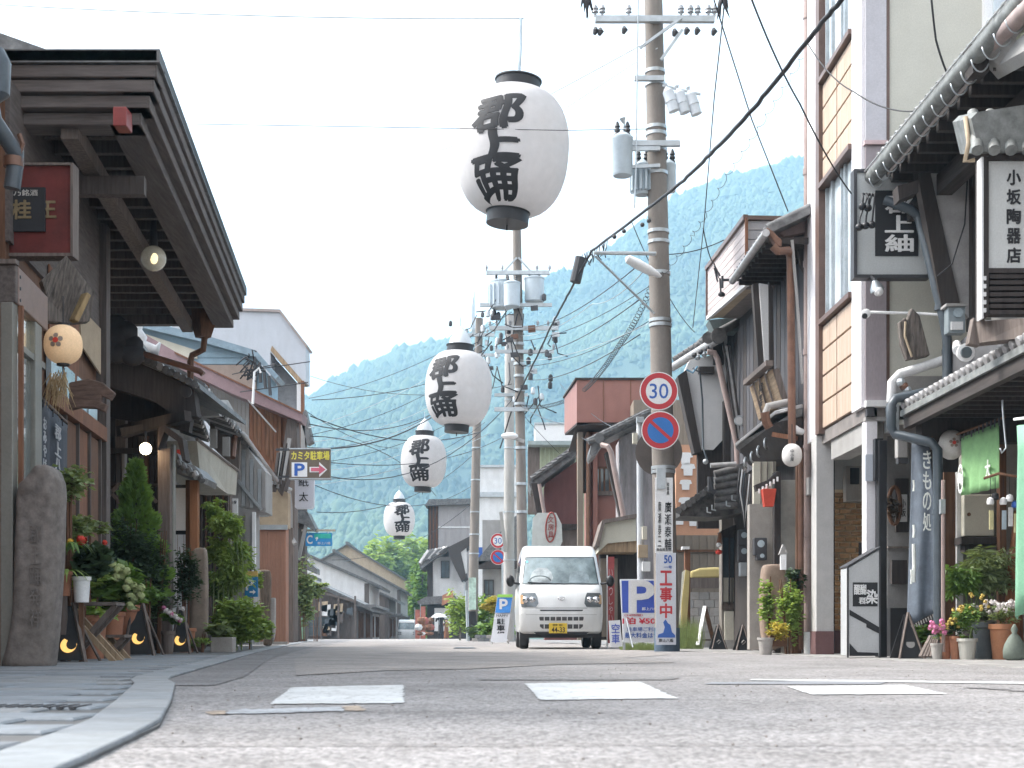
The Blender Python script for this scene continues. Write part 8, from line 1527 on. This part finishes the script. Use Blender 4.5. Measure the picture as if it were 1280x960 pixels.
t = thing('indigo_banner', 'long faded indigo banner with white brush writing between the dark post and the drain pipe', 'banner', P(1152, 780, 14.8)); a, c = P(1139, 549, 15.0), P(1164, 549, 14.75); b = B(); n, m_ = 14, 20
for j in range(m_ + 1):
    for i in range(n + 1):
        u, k = i / n, j / m_; xl = 1140 - 5 * k; xr = 1161 + 10 * min(1, k * 2.2); y = 549 + (233 - 17 * u) * k; p = P(xl + (xr - xl) * u, y, 14.95 - .15 * u); p.y += .025 * math.sin(u * 9 + k * 2) * (.3 + k); b.v.append(tuple(p))
for j in range(m_):
    for i in range(n): q = j * (n + 1) + i; b.f.append((q, q + 1, q + n + 2, q + n + 1))
cl = b.make('cloth', IND, t, smooth='all', fix=False); s = cl.modifiers.new('thickness', 'SOLIDIFY'); s.thickness = .006
b = B(); vtext(b, 'きもの処', P(1157.5, 614, 14.80), CR, CU, .085, .86, bold=.008, off=.04); 
for x, y1, y2, w_ in ((1142, 656, 672, .012), (1142, 680, 728, .018), (1139, 712, 730, .01), (1142, 600, 614, .01)): b.tube([P(x, y1, 14.86), P(x + .6, (y1 + y2) / 2, 14.86), P(x, y2, 14.86)], w_, 6)
b.make('white_lettering', WD, cl); b = B()
for k in range(12): p = P(1136 + k * 3, 783 - k * 1.5, 14.85 - .01 * k); b.tube([p, p + V((.012, 0, -.04))], .008, 4)
b.make('fringe', PL_G, cl)
B().tube([P(1136, 547, 15), P(1166, 547, 14.7)], .014, 6).make('rail', W_BRN, t)
small_lantern('white paper lantern with a blossom print partly behind the green curtain', 1189, 556, 15.5, 14.7, 0, True, sq=1.2, cp=False)
b = B(); b.tube([P(1253, 500, 12.6), P(1254, 520, 12.6), P(1258, 560, 12.6), P(1252, 566, 12.6), P(1250, 560, 12.6)], .009, 6); t = thing('hanging_hook', 'long steel hook hanging from the canopy right of the green curtain', 'hook', P(1254, 520, 12.6)); b.make('hook', ZINC, t, smooth='all')
t = thing('wind_chimes', 'row of white wind chimes with paper strips on a twig by the shop', 'wind chimes', P(1245, 640, 13.6)); B().tube([P(1230, 598, 13.6), P(1248, 592, 13.5), P(1272, 596, 13.4)], .014, 6).make('twig', W_BRN, t)
for k, (x, y, m) in enumerate(((1238, 628, WHITE), (1244, 622, BLACK), (1254, 628, WHITE), (1262, 624, WHITE), (1269, 632, BLUE))):
    B().tube([P(x, 596, 13.5), P(x, y, 13.5)], .003, 4).make('string', BLACK, t); B().lathe([(.004, .05), (.03, .035), (.036, 0), (.03, -.02)], P(x, y, 13.5), 12).make('chime', m, t, smooth=True)
    if k != 1: c_ = P(x + 1, y + 22, 13.5); B().bx(c_.x - .02, c_.x + .02, 13.49, 13.5, c_.z - .09, c_.z + .09).make('paper_strip', [mat('butter paper', (.6, .55, .3), bump=0), GLASS_L, GLASS_L, PL_W][k % 4], t)
t = thing('carved_log', 'rough orange brown carved log standing behind the pots', 'carving', P(1262, 800, 14.2)); b = B(); b.tube([P(1266, 812, 14.9), P(1266, 760, 14.9), P(1268, 700, 14.9), P(1272, 655, 14.9), P(1270, 638, 14.9)], [.11, .10, .065, .05, .02], 9); b.make('log', mat('orange brown wood', (.24, .1, .045), st=(6, 6, 1), var=.5, bump=1), t, smooth='all')
# angled box sign by the dark post
D = 15.3; t = thing('box_sign', 'dark framed pale metal box sign with slanted top and black stripe by the dark post', 'sign', P(1082, 822, D)); b = B(); b.poly([P(1060, 710, D), P(1100, 686, D), P(1100, 820, D), P(1060, 820, D)], (0, .35, 0)); bd = b.make('case', mat('pale grey case', (.47, .48, .49), rough=.35, var=.05, dirt=.2, bump=0), t, bev=.01)
b = B(); b.poly([P(1059.5, 709, D - .015), P(1100.5, 685, D - .015), P(1100.5, 683, D - .015), P(1059.5, 707, D - .015)], (0, .38, 0)); cbox(b, 1059, 1061, 708, 822, D - .012, .02); cbox(b, 1099, 1101, 686, 822, D - .012, .02); b.make('frame', IRON, t)
b = B(); cbox(b, 1066, 1097, 728, 758, D - .006, .005); bp_ = b.make('black_panel', INK, bd); b = B(); text(b, '醍醐', P(1075, 737, D - .006), CR, CU, width=.13, height=.11, bold=.02); text(b, '染', P(1090, 746, D - .006), CR, CU, width=.12, height=.15, bold=.02); text(b, '郡', P(1079, 751, D - .006), CR, CU, width=.1, height=.07, bold=.01); b.make('white_lettering', WHITE, bp_)
b = B(); b.poly([P(1062, 762, D - .006), P(1099, 784, D - .006), P(1099, 792, D - .006), P(1083, 784, D - .006), P(1083, 780, D - .006), P(1062, 769, D - .006)], (0, .005, 0)); b.poly([P(1062, 804, D - .006), P(1072, 815, D - .006), P(1098, 816, D - .006), P(1098, 820, D - .006), P(1062, 820, D - .006)], (0, .005, 0)); b.make('black_stripe', INK, bd)
t, bd, c, sl = aboard('dark A board with a grey round emblem under the indigo banner', 1118, 1150, 768, 14.9, BLACK); B().disc(c + sl * .17 + V((0, -.004, 0)), .045, V((0, -1, .4)), .006, 20).make('round_emblem', PL_G, bd)
t = thing('slatted_rack', 'small grey slatted wooden rack leaning at the foot of the drain pipe', 'rack', P(1160, 820, 14.5))
for k in range(5): B().bar(P(1150 + k * 4, 821, 14.4), P(1163 + k * 2.2, 795, 14.6), .03, .02).make('slat', W_GREY, t)
vine('round green shrub behind the slatted rack', 1153, 778, 812, 15.3, .34, 800, LF_M, .06, 91, stems=1)
# pots along the right front
def flowerpot(label, px, py_top, D, r_, m, lm, w_, h_, n=260, fl=None, taper=.75, sz=.05, seed=0, nfl=12, fr=.018):
    Z = hz(py_top, D); x = gx(px, D); t = thing('flower_pot', label, 'potted plant', (x, D, 0), 'flower pots along the right front'); pot(t, (x, D, 0), r_, Z, m, taper=taper)
    if lm: leaves(B(), (x, D, Z + h_ * .5), (w_ / 2, w_ / 2, h_ / 2 + .02), n, sz, seed=seed, asp=.22).make('foliage', lm, t, kind='stuff', fix=False)
    if fl:
        r = random.Random(seed)
        for k in range(nfl): bloom(B(), (x + r.uniform(-.5, .5) * w_, D - .03 + r.uniform(-.4, .2) * w_, Z + h_ * r.uniform(.55, 1.15)), fr, 16, fr * .6, k).make('flower_head', fl, t, fix=False)
    return t
flowerpot('magenta orchid in a slim grey pot, leftmost of the right pots', 1171, 804, 14.4, .06, CONC, LF_M, .14, .2, 60, FL_P, .8, seed=1, nfl=9, fr=.028)
flowerpot('small tall terracotta pot beside the orchid', 1182.5, 795, 14.5, .055, TERRA, LF_M, .14, .12, 150, FL_Y, seed=2, nfl=10)
flowerpot('second small terracotta pot, in front of the white ribbed pot', 1194, 795, 14.4, .055, TERRA, LF_D, .16, .16, 200, FL_Y, seed=3, nfl=12)
flowerpot('whitish grey ribbed pot full of narrow leaves', 1209, 798, 14.3, .095, mat('grey white pot', (.45, .44, .4), var=.1, st=(12, 12, .3), dirt=.3), LF_M, .34, .4, 900, FL_Y, seed=4, nfl=22)
flowerpot('dark slate pot on a brown tray with white flowers', 1229, 778, 14.6, .105, mat('slate pot', (.1, .115, .125), bump=.05), LF_G, .26, .16, 350, FL_W, .85, seed=5, nfl=12)
flowerpot('large terracotta pot with pale pink flowers, rightmost of the row', 1252, 780, 14.3, .12, mat('orange terracotta', (.42, .19, .1), var=.15, dirt=.35), LF_G, .4, .2, 700, FL_W, .72, seed=6, nfl=22, fr=.025)
t = thing('cloth_bag', 'grey green cloth bag slumped at the right end of the pots', 'bag', P(1268, 824, 13.8)); b = B(); b.lathe([(.06, 0), (.12, .03), (.125, .1), (.11, .16), (.06, .24), (.025, .27), (.04, .31), (.01, .36)], (gx(1268, 13.8), 13.8, 0), 14, Matrix.Diagonal(V((.9, .7, 1))).to_3x3()); b.make('bag', mat('grey green cloth', (.16, .19, .16), var=.2, bump=.6), t, smooth='all')
t = thing('bamboo_plant', 'feathery grey green potted bamboo behind the right flower pots', 'plant', (gx(1222, 14.8), 14.8, 0)); leaves(B(), P(1232, 715, 14.8), (.36, .26, .34), 1500, .13, seed=22, asp=.11, droop=.7).make('foliage', LF_G, t, kind='stuff', fix=False); leaves(B(), P(1196, 725, 14.7), (.2, .2, .22), 500, .14, seed=23, asp=.12, droop=.9).make('left_spray', LF_M, t, kind='stuff', fix=False)
for k in range(6): x = gx(1212 + k * 4, 14.8); B().tube([(x, 14.8, .2), (x + rnd.uniform(-.1, .1), 14.8, .7), (x + rnd.uniform(-.3, .3), 14.8, 1.15)], [.01, .008, .003], 5).make('cane', LF_G, t)
pot(t, (gx(1222, 14.9), 14.9, 0), .13, .28, W_VD)
# lights of the right front that really glow in the photograph: none
for i, (lb, px, py1, py2, D, w_, n, lm, sz) in enumerate((
  ('light yellow green foliage spilling over the wooden stands left of the hydrangea', 105, 700, 740, 13.6, .5, 700, LF_B, .07), ('pale grasses growing between the granite pillar and the stands', 92, 640, 700, 13.9, .3, 420, LF_G, .08),
  ('loose light green sprays in front of the dark bush', 185, 715, 770, 17.6, .5, 600, LF_M, .07), ('light climbing leaves above the low mass by the salmon wall', 312, 700, 745, 24.5, .5, 600, LF_B, .08), ('small light green weeds at the foot of the slim stone post', 252, 790, 814, 19.9, .4, 350, LF_B, .05))): vine(lb, px, py1, py2, D, w_, n, lm, sz, 120 + i, 'plant', 'leafy_plant', 'loose plants along the left pavement', 2)
# ---------------------------------------------------------------- plants and rear ground filling behind both rows
for lb, F, d1, d2, wd, ze, zr, n0 in (('plain dark house behind the left shop row', FL, 24, 46, 8, 3.2, 4.2, -3.5), ('plain house far behind the right row', FR, 30, 46, 8, 3.0, 4.0, -4.5)):
    t = thing('rear_house', lb, 'house', F.q(d1, n0, 0)); gable(t, F, d1, d2, wd, ze, zr, PL_G, TILE, n0=n0)
for o in list(bpy.data.objects):
    if o.type == 'EMPTY' and not o.children and o.parent is None: bpy.data.objects.remove(o)
